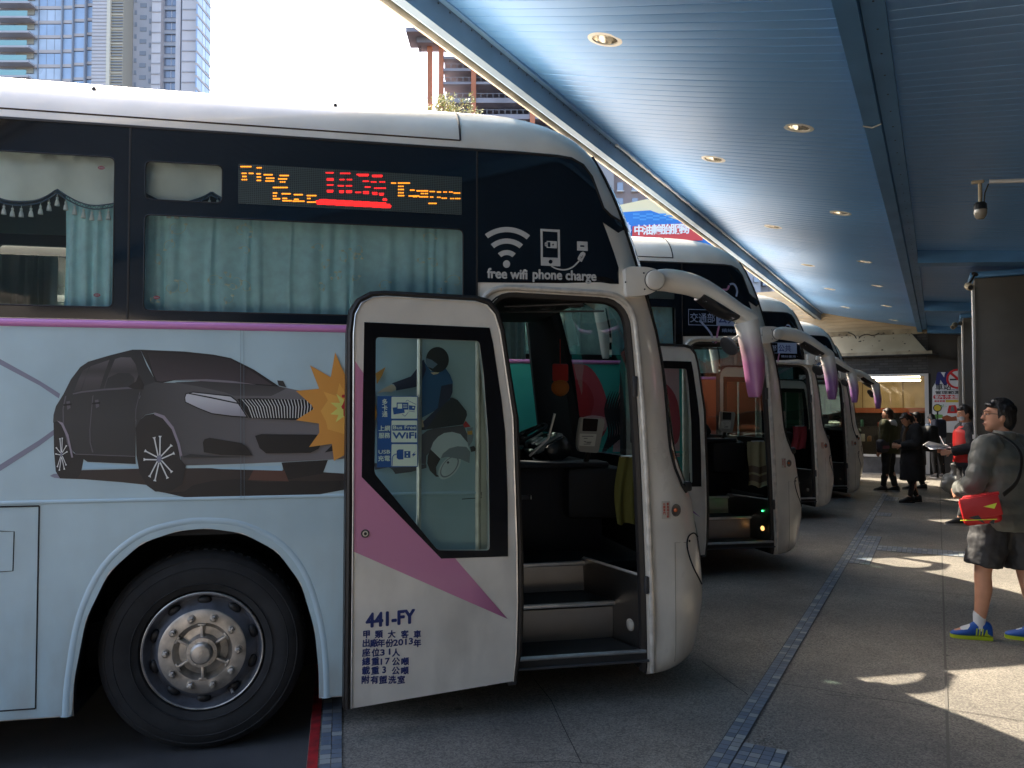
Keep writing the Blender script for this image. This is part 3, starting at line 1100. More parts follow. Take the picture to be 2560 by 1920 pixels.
def make_cab(root, plain):
    # stepwell
    st = MB()
    st.sheet(rounded([(1.52, 0.0), (2.40, 0.0), (2.30, 0.31), (1.52, 0.31)], 0)[::1], mat('ribbed black tread', (0.02, 0.02, 0.02), 0.6), lambda x, y, w: V((x, y + 0.01, 0.384 + w)), thick=0.05)
    st.sheet([(1.52, 0.31), (2.32, 0.31), (2.24, 0.62), (1.52, 0.62)], mat('ribbed black tread', (0, 0, 0)), lambda x, y, w: V((x, y, 0.597 + w)), thick=0.03)
    st.box((1.92, 0.315, 0.485), (0.80, 0.01, 0.20), STEEL)
    st.box((1.88, 0.625, 0.69), (0.74, 0.01, 0.18), STEEL)
    st.add([V((2.405, 0.02, 0.36)), V((2.24, 0.64, 0.36)), V((2.22, 0.64, 0.80)), V((2.385, 0.02, 0.80))], [(0, 1, 2, 3), (3, 2, 1, 0)], STEEL)
    steps = st.build('entrance_step', root)
    ns = MB()
    ns.tube([V((1.50, 0.012, 0.384)), V((2.41, 0.012, 0.384))], 0.012, ALU, 8)
    ns.bbox((1.92, 0.300, 0.592), (0.82, 0.030, 0.024), ALU, 0.004)
    ns.bbox((1.88, 0.612, 0.774), (0.76, 0.030, 0.026), ALU, 0.004)
    ns.tube([V((2.235, 0.63, 0.80)), V((2.395, 0.03, 0.80))], 0.012, CREAMTRIM, 6)
    ns.tube([V((1.50, -0.01, 0.335)), V((2.42, -0.01, 0.335))], 0.008, GREYM, 6)
    ns.build('step_nosing', steps)
    lp = MB()
    lp.lathe([(0.036, 0), (0.036, 0.008), (0.028, 0.012), (0, 0.014)] if not plain else [(0.024, 0), (0.024, 0.008), (0.018, 0.012), (0, 0.014)], CREAMTRIM if not plain else mat('lit step lamp', (0.3, 0.15, 0.05), 0.4, emit=(1, 0.5, 0.15), estr=0.45), (2.37, 0.14, 0.50), (-0.97, -0.25, 0), 16)
    lp.build('step_lamp', steps)
    if plain:
        lp = MB()
        lp.lathe([(0.008, 0), (0.008, 0.01), (0, 0.01)], mat('green pilot lamp', (0, 0.3, 0.05), 0.4, emit=(0.05, 1, 0.25), estr=1.2), (2.36, 0.12, 0.68), (-0.97, -0.25, 0), 8)
        lp.build('pilot_lamp', steps)
    # floors, bulkheads, underbody
    fl = MB()
    fl.box((-3.75, 1.25, 1.13), (10.3, 2.36, 0.05), DARK)
    fl.box((1.95, 1.53, 0.75), (1.5, 1.80, 0.045), DARK)
    fl.box((-3.3, 1.25, 0.46), (9.2, 1.5, 0.25), DARK)
    fl.box((1.47, 0.45, 0.75), (0.05, 0.76, 0.80), DARK)
    fl.box((1.40, 1.25, 0.94), (0.05, 2.3, 0.42), DARK)
    fl.box((2.02, 0.9, 0.34), (1.0, 1.7, 0.04), DARK)
    fl.build('floor', root)
    for cx in (0.03, -5.87):
        ar = MB()
        n = 20
        vs = []
        for i in range(n + 1):
            a = pi * i / n
            for y in (0.03, 0.75):
                vs.append((cx + 0.66 * cos(a), y, 0.52 + 0.70 * sin(a)))
        ar.add(vs, [(2 * i, 2 * i + 1, 2 * i + 3, 2 * i + 2) for i in range(n)], DARK)
        ar.box((cx, 0.76, 0.7), (1.36, 0.02, 1.0), DARK)
        ar.box((cx + 0.67, 0.4, 0.42), (0.02, 0.7, 0.3), DARK)
        ar.box((cx - 0.67, 0.4, 0.42), (0.02, 0.7, 0.3), DARK)
        ar.tube([V((cx, 0.3, 0.51)), V((cx, 2.2, 0.51))], 0.07, DARK, 10)
        ar.build('wheel_arch_liner', root)
    # console seen through the doorway, with two latches
    cs = MB()
    cs.bbox((1.95, 1.12, 1.06), (1.10, 0.16, 0.62), DARKB, 0.02)
    cs.bbox((1.95, 1.08, 1.37), (1.14, 0.26, 0.04), DARKB, 0.015)
    for x in (1.69, 1.94):
        cs.bbox((x, 1.036, 1.15), (0.10, 0.012, 0.03), GREYM, 0.004)
        cs.bbox((x + 0.045, 1.028, 1.15), (0.006, 0.012, 0.028), ALU, 0.002)
    for x in (1.55, 1.80, 2.13):
        cs.box((x, 1.0385, 1.03), (0.004, 0.004, 0.5), BLACK)
    con = cs.build('console', root)
    db = MB()
    db.bbox((2.42, 1.62, 1.18), (0.42, 1.4, 0.36), DARK, 0.06)
    tilt = Matrix.Rotation(radians(-30), 3, 'Y')
    PALE = mat('pale dash plastic', (0.30, 0.34, 0.34), 0.16, coat=0.5)
    db.bbox((2.24, 1.52, 1.46), (0.20, 0.62, 0.16), mat('dash plastic', (0.03, 0.035, 0.035), 0.25), 0.05, tilt)
    for q in (-0.25, 0.25):
        db.bbox((2.17, 1.52 + q, 1.50), (0.22, 0.035, 0.05), PALE, 0.012, tilt)
    for q in (-0.10, 0.10):
        db.bbox((2.17 + q, 1.52, 1.50 - q * 0.58 * -1), (0.03, 0.50, 0.04), PALE, 0.012, tilt)
    for q in (-0.14, 0.0, 0.14):
        db.lathe([(0.05, 0), (0.05, 0.01), (0.045, 0.012), (0, 0.012)], mat('dial face', (0.35, 0.4, 0.4), 0.15), (2.15, 1.52 + q, 1.51), (-0.5, -0.1, 0.87), 18)
    db.tube([V((1.98, 1.05, 1.43)), V((2.1, 1.0, 1.55)), V((2.14, 0.98, 1.72))], 0.008, ALU, 8)
    db.build('dashboard', root)
    sw = MB()
    q = V((0, 0, 1)).rotation_difference(V((-0.45, 0, 0.9)))
    c = V((2.08, 1.78, 1.53))
    sw.tube([c + q @ V((0.22 * cos(2 * pi * i / 40), 0.22 * sin(2 * pi * i / 40), 0)) for i in range(40)], 0.014, DARK, 8, closed=True)
    for a in (0.3, pi - 0.3, -pi / 2):
        sw.tube([c, c + q @ V((0.22 * cos(a), 0.22 * sin(a), 0))], 0.012, GREYM, 6)
    sw.lathe([(0.055, -0.02), (0.055, 0.02), (0, 0.03)], DARK, c, (-0.45, 0, 0.9), 16)
    sw.tube([c, c + V((0.18, 0, -0.45))], 0.03, DARK, 8)
    sw.build('steering_wheel', root)
    se = MB()
    se.bbox((1.62, 1.80, 1.22), (0.50, 0.50, 0.14), DARKB, 0.05)
    se.bbox((1.40, 1.80, 1.62), (0.14, 0.50, 0.78), DARKB, 0.06, Matrix.Rotation(radians(8), 3, 'Y'))
    se.bbox((1.36, 1.80, 2.06), (0.10, 0.28, 0.20), DARKB, 0.04)
    se.box((1.6, 1.80, 1.02), (0.3, 0.3, 0.30), DARK)
    se.build('driver_seat', root)
    # card reader on its stalk
    cr = MB()
    P = lambda x, y: zoomed(1250, 760, 0.30144, 0.85)(x, y)
    outline = [P(*p) for p in [(690, 940), (880, 950), (885, 985), (810, 1235), (660, 1225), (645, 1190), (650, 1120)]]
    oc = rounded(outline[::-1], 0.016, 4)
    cr.sheet(oc, mat('grey beige reader shell', (0.34, 0.33, 0.29), 0.4), lambda x, z, w: V((x, 0.85 - w + (z - 1.5) * 0.25, z)), thick=0.05)
    scr = [P(*p) for p in [(706, 948), (832, 955), (812, 1058), (690, 1055)]]
    cr.sheet(rounded(scr[::-1], 0.008, 3), mat('reader screen', (0.03, 0.02, 0.02), 0.1), lambda x, z, w: V((x, 0.848 - w + (z - 1.5) * 0.25, z)))
    lb = [P(*p) for p in [(668, 1075), (808, 1080), (785, 1180), (656, 1175)]]
    cr.sheet(rounded(lb[::-1], 0.006, 3), mat('reader label', (0.62, 0.62, 0.55), 0.5), lambda x, z, w: V((x, 0.848 - w + (z - 1.5) * 0.25, z)))
    for (x0, x1, y) in ((685, 780, 1098), (700, 730, 1115), (698, 712, 1140), (705, 760, 1145), (720, 756, 1152), (695, 750, 1162)):
        a, b = P(x0, y), P(x1, y)
        cr.tube([V((a[0], 0.8465 + (a[1] - 1.5) * 0.25, a[1])), V((b[0], 0.8465 + (b[1] - 1.5) * 0.25, b[1]))], 0.0018, GREYM, 4)
    p0 = P(760, 1230)
    cr.tube([V((p0[0], 0.90, p0[1] + 0.03)), V((p0[0] + 0.01, 1.02, 1.38))], 0.02, GREYM, 8)
    cr.build('card_reader', root)
    # dark ceiling lining of the entrance, with two grab bars and air vents
    cl = MB()
    cl.box((-3.3, 1.25, 3.10), (10.6, 2.3, 0.03), mat('grey headlining', (0.16, 0.17, 0.17), 0.9))
    cl.bbox((1.80, 0.95, 2.62), (0.84, 1.6, 0.40), DARK, 0.04)
    cl.bbox((2.24, 1.3, 2.72), (0.16, 1.7, 0.22), DARK, 0.04)
    cl.build('headlining', root)
    gb = MB()
    gb.tube([V((1.66, 0.34, 2.36)), V((2.12, 0.26, 2.38))], 0.008, GREYM, 8)
    gb.tube([V((1.50, 0.75, 2.37)), V((2.35, 0.55, 2.375))], 0.006, GREYM, 8)
    for x, y in ((1.80, 0.62), (1.98, 0.55), (2.12, 0.40)):
        gb.lathe([(0.05, 0), (0.05, 0.008), (0.035, 0.012), (0.03, 0.004), (0, 0.004)], GREYM, (x, y, 2.388), (0, 0, -1), 18)
    gb.build('grab_bar', root)
    bk = MB()
    bk.box((1.16, 1.9, 2.0), (0.04, 1.1, 1.5), DARK)
    bk.bbox((1.58, 2.40, 1.95), (0.16, 0.06, 1.3), DARK, 0.02)
    bk.build('bulkhead', root)
    # driver's side curtain at the top of the side window
    dc = MB()
    v, f = curtain(1.75, 2.25, 2.18, 2.72, 2.36, 5, 0.02, 0.07)
    dc.add(v, f, CURTAIN)
    dc.build('driver_curtain', root)
    return con
def dots(mb, fmap, conv, rows, m, pitch=14.0, r=0.0042):
    """lit dots of the line display; rows of (y, x0, x1) in crop pixels"""
    for y, x0, x1 in rows:
        n = max(1, int(round((x1 - x0) / pitch)))
        for i in range(n + 1):
            x, z = conv(x0 + (x1 - x0) * i / n, y)
            mb.add([fmap(x + r * 1.15 * cos(a), z + r * sin(a), 0) for a in [2 * pi * k / 8 for k in range(8)]], [tuple(range(8))], m)


def led_display(root, amber, red):
    b = MB()
    m = mat('display face', (0.012, 0.016, 0.016), 0.3)
    if 'display face dots' not in MATS:
        nt = m.node_tree
        tc = nt.nodes.new('ShaderNodeTexCoord')
        vo = nt.nodes.new('ShaderNodeTexBrick')
        vo.offset = 0
        vo.inputs['Color1'].default_value = (0.012, 0.016, 0.014, 1)
        vo.inputs['Color2'].default_value = (0.014, 0.016, 0.016, 1)
        vo.inputs['Mortar'].default_value = (0.09, 0.11, 0.10, 1)
        vo.inputs['Scale'].default_value = 1.0
        vo.inputs['Brick Width'].default_value = 0.0095
        vo.inputs['Row Height'].default_value = 0.0095
        vo.inputs['Mortar Size'].default_value = 0.0016
        sp = nt.nodes.new('ShaderNodeSeparateXYZ')
        cb = nt.nodes.new('ShaderNodeCombineXYZ')
        nt.links.new(tc.outputs['Object'], sp.inputs[0])
        nt.links.new(sp.outputs['X'], cb.inputs['X'])
        nt.links.new(sp.outputs['Z'], cb.inputs['Y'])
        nt.links.new(cb.outputs[0], vo.inputs['Vector'])
        nt.links.new(vo.outputs['Color'], nt.nodes['Principled BSDF'].inputs['Base Color'])
        MATS['display face dots'] = m
    b.sheet(rect(LED, 0.004), m, on_side(0.0065))
    d = b.build('destination_display', root)
    z = zoomed(560, 380, 0.2893)
    A = mat('amber lamp', (0.1, 0.04, 0), 0.5, emit=(1.0, 0.30, 0.02), estr=0.40)
    R = mat('red lamp', (0.1, 0, 0), 0.5, emit=(1.0, 0.02, 0.02), estr=0.40)
    c = MB()
    dots(c, on_side(0.0075), z, amber, A)
    dots(c, on_side(0.0075), z, red, R)
    c.build('lit_lettering', d, 0)
    return d


AMBER = []
for y, xs in ((130, [(150, 232)]), (188, [(160, 190), (222, 250)]), (215, [(165, 190)]), (242, [(160, 195)]), (140, [(290, 320)]), (192, [(288, 312)]), (220, [(290, 315)]), (249, [(290, 315)]),
              (200, [(350, 415)]), (230, [(370, 430)]), (254, [(365, 428)]), (207, [(488, 555)]), (236, [(475, 540)]), (262, [(490, 525)]), (310, [(430, 545)]),
              (358, [(430, 455)]), (383, [(430, 448)]), (407, [(430, 480)]), (364, [(505, 570)]), (404, [(512, 540)]), (424, [(512, 580)]), (372, [(610, 675)]), (412, [(612, 640)]), (428, [(600, 690)]),
              (380, [(722, 792)]), (405, [(725, 742)]), (436, [(725, 788)]), (272, [(1450, 1480), (1508, 1600)]), (300, [(1510, 1545)]), (327, [(1508, 1548)]), (355, [(1510, 1545)]), (380, [(1508, 1550)]),
              (333, [(1612, 1640)]), (339, [(1668, 1690), (1705, 1757)]), (383, [(1600, 1680)]), (390, [(1640, 1660), (1690, 1757)]), (362, [(1705, 1720), (1740, 1755)]),
              (345, [(1782, 1814)]), (392, [(1786, 1802)]), (447, [(1772, 1830)]), (349, [(1845, 1868), (1900, 1918), (1950, 1968)]), (358, [(1988, 2034)]), (394, [(1846, 1864)]), (402, [(1885, 1918)]),
              (405, [(1960, 1980), (2002, 2034)])):
    AMBER += [(y, a, b) for a, b in xs]
REDROWS = []
for y, xs in ((183, [(885, 940)]), (235, [(895, 940)]), (246, [(895, 940)]), (288, [(895, 940)]), (336, [(895, 938)]), (347, [(897, 936)]), (188, [(1010, 1085)]), (242, [(1005, 1035), (1068, 1100)]),
              (295, [(990, 1030), (1060, 1100)]), (340, [(1002, 1030), (1062, 1100)]), (352, [(1005, 1028), (1062, 1098)]), (198, [(1152, 1245)]), (208, [(1170, 1240)]), (256, [(1205, 1245)]), (306, [(1222, 1260)]),
              (352, [(1140, 1178)]), (347, [(1208, 1245)]), (361, [(1210, 1245)]), (206, [(1285, 1362)]), (216, [(1290, 1360)]), (262, [(1275, 1310), (1350, 1385)]), (316, [(1303, 1392)]), (354, [(1285, 1318)]), (368, [(1290, 1318)]),
              (362, [(1345, 1375)]), (374, [(1348, 1372)]), (418, [(1376, 1404)]), (408, [(1380, 1396)])):
    REDROWS += [(y, a, b) for a, b in xs]
for k, (x0, x1) in ((0, (830, 1405)), (1, (800, 1440)), (2, (800, 1452)), (3, (810, 1445))):
    for i in range(8):
        t0, t1 = i / 8, (i + 0.85) / 8
        a, b = x0 + (x1 - x0) * t0, x0 + (x1 - x0) * t1
        yy = 415 + 35 * ((a - 800) / 650) + k * 12
        REDROWS.append((yy, a, b))


def wifi_decals(root):
    c = MB()
    z = zoomed(1180, 540, 0.1718)
    off = 0.0062
    f = on_side(off)
    P = lambda pts, m=LGREY, k=0: c.sheet([z(*p) for p in pts], m, on_side(off + 0.0005 * k))

    def arc(cx, cy, r0, r1, a0, a1, n=18):
        pts = [(cx + r1 * cos(radians(a0 + (a1 - a0) * i / n)), cy - r1 * sin(radians(a0 + (a1 - a0) * i / n))) for i in range(n + 1)]
        pts += [(cx + r0 * cos(radians(a1 + (a0 - a1) * i / n)), cy - r0 * sin(radians(a1 + (a0 - a1) * i / n))) for i in range(n + 1)]
        P(pts)
    cx, cy = 502, 690
    arc(cx, cy, 452, 527, 50, 127)
    arc(cx, cy, 285, 360, 49, 130)
    arc(cx, cy, 118, 192, 47, 132)
    P([(500 + 52 * cos(t), 702 + 56 * sin(t)) for t in [2 * pi * i / 24 for i in range(24)]])
    # phone
    outer = [(990, 188), (1273, 203), (1281, 735), (998, 722)]
    hole = [(1024, 225), (1240, 238), (1246, 612), (1028, 604)]
    dot = [(1139 + 29 * cos(t), 668 + 30 * sin(t)) for t in [2 * pi * i / 20 for i in range(20)]]
    c.sheet([z(*p) for p in outer], LGREY, f, [[z(*p) for p in hole], [z(*p) for p in dot]])
    c.sheet([z(*p) for p in [(1082, 365), (1230, 372), (1230, 474), (1082, 466)]], LGREY, f, [[z(*p) for p in [(1095, 382), (1135, 384), (1137, 455), (1098, 453)]]])
    c.sheet([z(*p) for p in [(1055, 395), (1066, 385), (1082, 388), (1082, 445), (1064, 443), (1055, 435)]], LGREY, f, [[z(*p) for p in [(1067, 402), (1078, 402), (1078, 432), (1067, 432)]]])
    P([(1186, 388), (1158, 425), (1174, 428), (1165, 452), (1193, 412), (1176, 410)], BGLASS, 1)
    # socket, plug and lead
    c.sheet([z(*p) for p in [(1522, 370), (1676, 378), (1680, 512), (1524, 504)]], LGREY, f, [[z(*p) for p in [(1572, 428), (1630, 431), (1630, 453), (1572, 450)]]])
    P([(1590, 530), (1612, 520), (1645, 545), (1645, 570), (1590, 674), (1530, 630), (1540, 600), (1575, 540)])
    for a, b in (((1575, 630), (1608, 570)), ((1585, 610), (1570, 590)), ((1590, 603), (1612, 600))):
        q0, q1 = z(*a), z(*b)
        c.tube([f(q0[0], q0[1], 0.001), f(q1[0], q1[1], 0.001)], 0.0012, BGLASS, 4)
    q = [z(*p) for p in smooth_line([(1150, 728), (1200, 760), (1270, 780), (1340, 785), (1410, 770), (1480, 730), (1555, 655)], 4)]
    for a, b in zip(q, q[1:]):
        d = V((b[0] - a[0], b[1] - a[1])).normalized() * 0.0042
        nrm = V((-d.y, d.x))
        c.sheet([(a[0] + nrm.x, a[1] + nrm.y), (b[0] + nrm.x, b[1] + nrm.y), (b[0] - nrm.x, b[1] - nrm.y), (a[0] - nrm.x, a[1] - nrm.y)], LGREY, f)

    def line(body, x0, y0, x1, size):
        a, b = z(x0, y0), z(x1, y0)
        write(c, body, LGREY, f, a[0], a[1], size, 0.035, fit=b[0] - a[0])
    line('free wifi', 222, 900, 798, 0.075)
    line('phone charge', 884, 912, 1800, 0.075)
    c.build('wifi_decal', root, 0)


def transport_decal(root):
    """lettering and island outline on the corner glass of the plain buses"""
    c = MB()
    f = on_side(0.0062)
    PB = mat('pale blue decal', srgb(150, 165, 195), 0.5)
    PK = mat('pink outline decal', srgb(185, 130, 165), 0.5)
    x0, z0 = 1.50, 2.555
    c.sheet([(x0, z0), (x0 + 0.62, z0), (x0 + 0.62, z0 + 0.16), (x0, z0 + 0.16)], PB, f, [[(x0 + 0.006, z0 + 0.006), (x0 + 0.30, z0 + 0.006), (x0 + 0.30, z0 + 0.154), (x0 + 0.006, z0 + 0.154)]])
    write(c, '交通部', PB, f, x0 + 0.02, z0 + 0.038, 0.10, 0.005, fit=0.265)
    write(c, '公共', INK, on_side(0.0068), x0 + 0.32, z0 + 0.035, 0.11, 0.02, fit=0.2)
    write(c, '繽紛臺灣 ·', PB, f, x0 + 0.36, z0 - 0.06, 0.04, 0.0, fit=0.27)
    isl = smooth_line([(0.30, 0.30), (0.36, 0.36), (0.42, 0.37), (0.45, 0.42), (0.50, 0.42), (0.53, 0.36), (0.52, 0.30)], 4)
    isl2 = smooth_line([(0.13, 0.04), (0.20, -0.03), (0.25, -0.10), (0.26, -0.16), (0.30, -0.16), (0.31, -0.08), (0.33, 0.0)], 4)
    for L, m in ((isl[:12], PK), (isl[12:], PB), (isl2[:14], PB), (isl2[14:], PK)):
        for a, b in zip(L, L[1:]):
            d = V((b[0] - a[0], b[1] - a[1]))
            d = d.normalized() * 0.010 if d.length > 1e-6 else V((0.01, 0))
            nn = V((-d.y, d.x))
            c.sheet([(x0 + a[0] + nn.x, z0 + a[1] + nn.y), (x0 + b[0] + nn.x + d.x * .3, z0 + b[1] + nn.y), (x0 + b[0] - nn.x + d.x * .3, z0 + b[1] - nn.y), (x0 + a[0] - nn.x, z0 + a[1] - nn.y)], m, f)
    c.build('transport_decal', root, 0)


def advert_print(wrap):
    """the printed picture on the pale blue wrap: a dark hatchback hitting a scooter rider"""
    c = MB()
    z = zoomed(100, 820, 0.36166)
    LV = [0]

    def P(pts, m, sm=False, conv=z):
        LV[0] += 1
        if sm:
            pts = smooth_line(pts, 5, True)
        c.sheet([conv(*p) for p in pts], m, on_side(0.0026 + 0.00009 * LV[0]), grid=0)
    ink = lambda n, r, g, b: mat('print ' + n, srgb(r, g, b), 0.45, coat=0.1)
    SH, SHB = ink('shadow brown', 48, 38, 36), ink('shadow black', 24, 22, 24)
    TY = ink('tyre black', 26, 25, 28)
    LINE = ink('line', 20, 18, 20)
    SEAM = ink('door seam', 96, 92, 98)
    GREYL = ink('grey line', 132, 132, 148)
    SIDE = gradmat('print car side', [(0, srgb(46, 46, 46)), (0.5, srgb(60, 59, 59)), (1, srgb(36, 36, 37))], 'Z', 1.35, 2.05, 0.45)
    FRONT = gradmat('print car front', [(0, srgb(58, 57, 57)), (0.3, srgb(92, 89, 89)), (1, srgb(126, 120, 121))], 'X', 0.05 - 0.35, 0.75, 0.45)
    HOOD = gradmat('print car hood', [(0, srgb(100, 95, 96)), (0.5, srgb(74, 71, 71)), (1, srgb(50, 48, 49))], 'Z', 1.76, 1.92, 0.45)
    SCREEN = gradmat('print screen', [(0, srgb(82, 72, 76)), (0.5, srgb(60, 52, 56)), (1, srgb(28, 26, 28))], 'Z', 1.82, 2.06, 0.4)
    SWIN = gradmat('print side window', [(0, srgb(48, 46, 47)), (0.45, srgb(80, 75, 77)), (0.6, srgb(58, 55, 56)), (1, srgb(110, 103, 105))], 'Z', 1.80, 2.03, 0.4)
    BLUEGAP = ink('gap', 168, 200, 214)
    TRED = ink('tail lamp', 205, 72, 55)
    HL = gradmat('print headlamp', [(0, srgb(132, 126, 134)), (0.5, srgb(170, 166, 172)), (1, srgb(205, 203, 205))], 'Z', 1.66, 1.80, 0.35)
    SPK = ink('spoke', 225, 225, 222)
    OR, OR2, YE, RE = ink('burst orange', 222, 152, 66), ink('burst pale orange', 236, 172, 78), ink('burst yellow', 226, 218, 110), ink('burst red', 184, 40, 46)
    P([(-300, 200), (0, 366), (140, 455), (132, 487), (0, 398), (-300, 240)], GREYL)
    P([(-300, 960), (0, 772), (100, 700), (104, 735), (0, 812), (-300, 1005)], GREYL)
    P([(70, 1022), (95, 1008), (150, 1005), (150, 1040), (100, 1035)], GREYL)
    P([(130, 1005), (300, 982), (700, 972), (1160, 968), (1700, 980), (2200, 1012), (2200, 1100), (1900, 1155), (1600, 1178), (1250, 1184), (1000, 1170), (870, 1140), (790, 1125), (740, 1085), (560, 1065), (300, 1045), (140, 1040)], SH)
    P([(1000, 1130), (1060, 1085), (1200, 1055), (1350, 1045), (1550, 1065), (1750, 1055), (1950, 1060), (2200, 1050), (2200, 1100), (1900, 1152), (1600, 1174), (1250, 1180), (1000, 1166), (870, 1138)], SHB)
    P([(300, 928), (665, 955), (668, 968), (450, 970), (295, 978)], BLUEGAP)
    P([(95, 650), (130, 640), (160, 660), (225, 860), (305, 895), (285, 1000), (258, 1040), (140, 1040), (110, 990), (98, 850)], TY)
    P([(1670, 930), (1990, 912), (1955, 1005), (1700, 1050)], SHB)
    P([(1480, 975), (1690, 985), (1720, 1060), (1440, 1050)], ink('reddish shadow', 92, 58, 48))
    P([(1165, 966), (1660, 950), (1678, 986), (1250, 975)], BLUEGAP)
    P([(112, 540), (165, 455), (215, 355), (280, 270), (335, 233), (480, 190), (640, 150), (695, 150), (740, 260), (805, 375), (860, 380), (720, 410), (690, 480), (664, 640), (662, 892), (250, 872), (215, 835), (170, 690), (130, 640), (92, 655), (95, 600)], SIDE)
    P([(240, 868), (660, 888), (664, 940), (330, 925), (300, 905)], SHB)
    P([(800, 372), (845, 378), (1000, 378), (1500, 400), (1640, 400), (1780, 430), (1950, 470), (2200, 520), (2200, 880), (2085, 905), (1700, 925), (1400, 938), (1005, 950), (975, 912), (962, 800), (920, 690), (860, 615), (800, 585), (730, 600), (690, 640), (664, 690), (668, 560), (695, 470), (720, 400)], FRONT)
    P([(930, 375), (1150, 365), (1400, 385), (1640, 402), (1700, 420), (1600, 470), (1340, 468), (1280, 445), (1100, 405)], HOOD)
    P([(695, 150), (1000, 163), (1200, 184), (1320, 208), (1480, 288), (1655, 404), (1640, 404), (1400, 388), (1150, 366), (930, 362), (845, 380), (800, 374), (765, 290)], SHB)
    P([(745, 170), (1000, 178), (1200, 196), (1310, 216), (1440, 282), (1610, 395), (1400, 380), (1150, 360), (930, 358), (840, 370), (810, 365), (780, 300)], SCREEN)
    P([(930, 358), (1150, 354), (1330, 366), (1500, 392), (1300, 378), (1100, 366)], ink('wiper grey', 128, 120, 126))
    P([(440, 420), (480, 310), (520, 215), (560, 202), (630, 204), (662, 250), (684, 330), (660, 402), (600, 415)], SWIN)
    P([(290, 432), (320, 330), (350, 265), (482, 220), (442, 330), (415, 420)], SWIN)
    P([(235, 442), (270, 350), (300, 292), (342, 270), (312, 350), (285, 430)], SWIN)
    P([(470, 345), (545, 310), (620, 312), (655, 345), (650, 395), (600, 415), (450, 418)], SIDE)
    P([(610, 405), (665, 370), (684, 320), (722, 395), (715, 425), (660, 424)], LINE)
    P([(228, 452), (290, 436), (440, 420), (610, 408), (640, 420), (440, 432), (290, 448), (230, 460)], SEAM)
    P([(1640, 362), (1682, 366), (1702, 410), (1650, 398)], SIDE)
    for q in ([(365, 470), (372, 460), (362, 560), (350, 700), (352, 790), (372, 860), (362, 860), (345, 790), (344, 700), (356, 560)],
              [(175, 470), (185, 470), (165, 560), (168, 660), (200, 800), (235, 862), (225, 860), (190, 800), (160, 660), (158, 560)],
              [(690, 440), (696, 440), (668, 560), (664, 640), (660, 640), (662, 560)], [(246, 868), (660, 884), (660, 890), (246, 874)]):
        P(q, SEAM)
    for x, y in ((200, 530), (398, 520)):
        P([(x - 16, y - 22), (x + 8, y - 26), (x + 14, y + 22), (x - 8, y + 36)], SEAM)
        P([(x - 36, y - 2), (x + 20, y - 10), (x + 20, y + 4), (x - 36, y + 8)], LINE)
    P([(664, 690), (690, 640), (730, 603), (800, 590), (858, 620), (915, 692), (955, 800), (970, 905), (1010, 950), (985, 1080), (905, 1128), (800, 1130), (740, 1088), (690, 1000), (668, 880)], TY)
    P([(795, 583), (862, 606), (925, 685), (968, 800), (985, 880), (970, 890), (950, 800), (912, 700), (850, 625), (790, 598)], ink('arch glint', 150, 140, 150))
    P([(120, 640), (160, 655), (200, 740), (232, 895), (220, 895), (190, 760), (150, 670)], ink('arch glint', 150, 140, 150))
    for cx, cy, rx, ry, rot in ((826, 905, 108, 160, -8), (152, 875, 42, 118, -4)):
        for k in range(5):
            base = radians(-90 + rot + 72 * k)
            for d in (-0.17, 0.17):
                a0, a1 = base + d * 2.2, base + d * 1.15
                p0 = V((cx + 0.16 * rx * cos(a0), cy + 0.16 * ry * sin(a0)))
                p1 = V((cx + rx * cos(a1), cy + ry * sin(a1)))
                dr = (p1 - p0).normalized()
                nr = V((-dr.y, dr.x))
                w0, w1 = 3.0 * rx / 108 + 1.5, 6.5 * rx / 108 + 1.5
                P([tuple(p0 + nr * w0), tuple(p1 + nr * w0 - dr * 14), tuple(p1 + nr * w1 * 1.4), tuple(p1 - nr * w1 * 1.4), tuple(p1 - nr * w0 - dr * 14), tuple(p0 - nr * w0)], SPK)
        P([(cx + 0.15 * rx * cos(t), cy + 0.15 * ry * sin(t)) for t in [2 * pi * i / 16 for i in range(16)]], GREYL)
    P([(1000, 480), (1008, 452), (1060, 440), (1320, 468), (1362, 500), (1440, 620), (1330, 614), (1190, 596), (1090, 556), (1004, 514)], LINE)
    P([(1006, 482), (1014, 458), (1060, 447), (1318, 475), (1356, 505), (1428, 612), (1330, 606), (1190, 588), (1092, 549), (1010, 510)], HL)
    P([(1028, 456), (1180, 486), (1390, 530), (1386, 520), (1180, 476), (1030, 448)], LINE)
    P([(1365, 490), (1500, 486), (1850, 498), (1940, 515), (1968, 560), (1905, 627), (1750, 637), (1450, 622), (1400, 550)], LINE)
    for k in range(25):
        x = 1395 + k * 22.5
        x1 = 1468 + k * 18.5
        P([(x, 494), (x + 5, 494), ((x + x1) / 2 + 14, 545), (x1 + 5, 622), (x1, 622), ((x + x1) / 2 + 8, 545)], SPK)
    P([(1128, 790), (1140, 768), (1175, 758), (1395, 795), (1430, 820), (1470, 880), (1250, 876), (1135, 858)], LINE)
    P([(1488, 745), (1530, 733), (1960, 738), (1970, 755), (1925, 835), (1870, 862), (1565, 866), (1520, 830)], LINE)
    P([(1968, 860), (2062, 765), (2066, 840)], LINE)
    P([(985, 890), (1040, 870), (1140, 880), (1300, 888), (1470, 890), (1200, 895), (1000, 893)], SIDE)
    P([(2040, 168), (2112, 335), (2180, 290), (2300, 420), (2330, 600), (2260, 800), (2150, 860), (2095, 882), (2032, 918), (2018, 800), (1860, 822), (1932, 722), (1928, 660), (1770, 637), (1892, 560), (1880, 535), (1770, 435), (1930, 420), (1866, 258), (2010, 340)], OR)
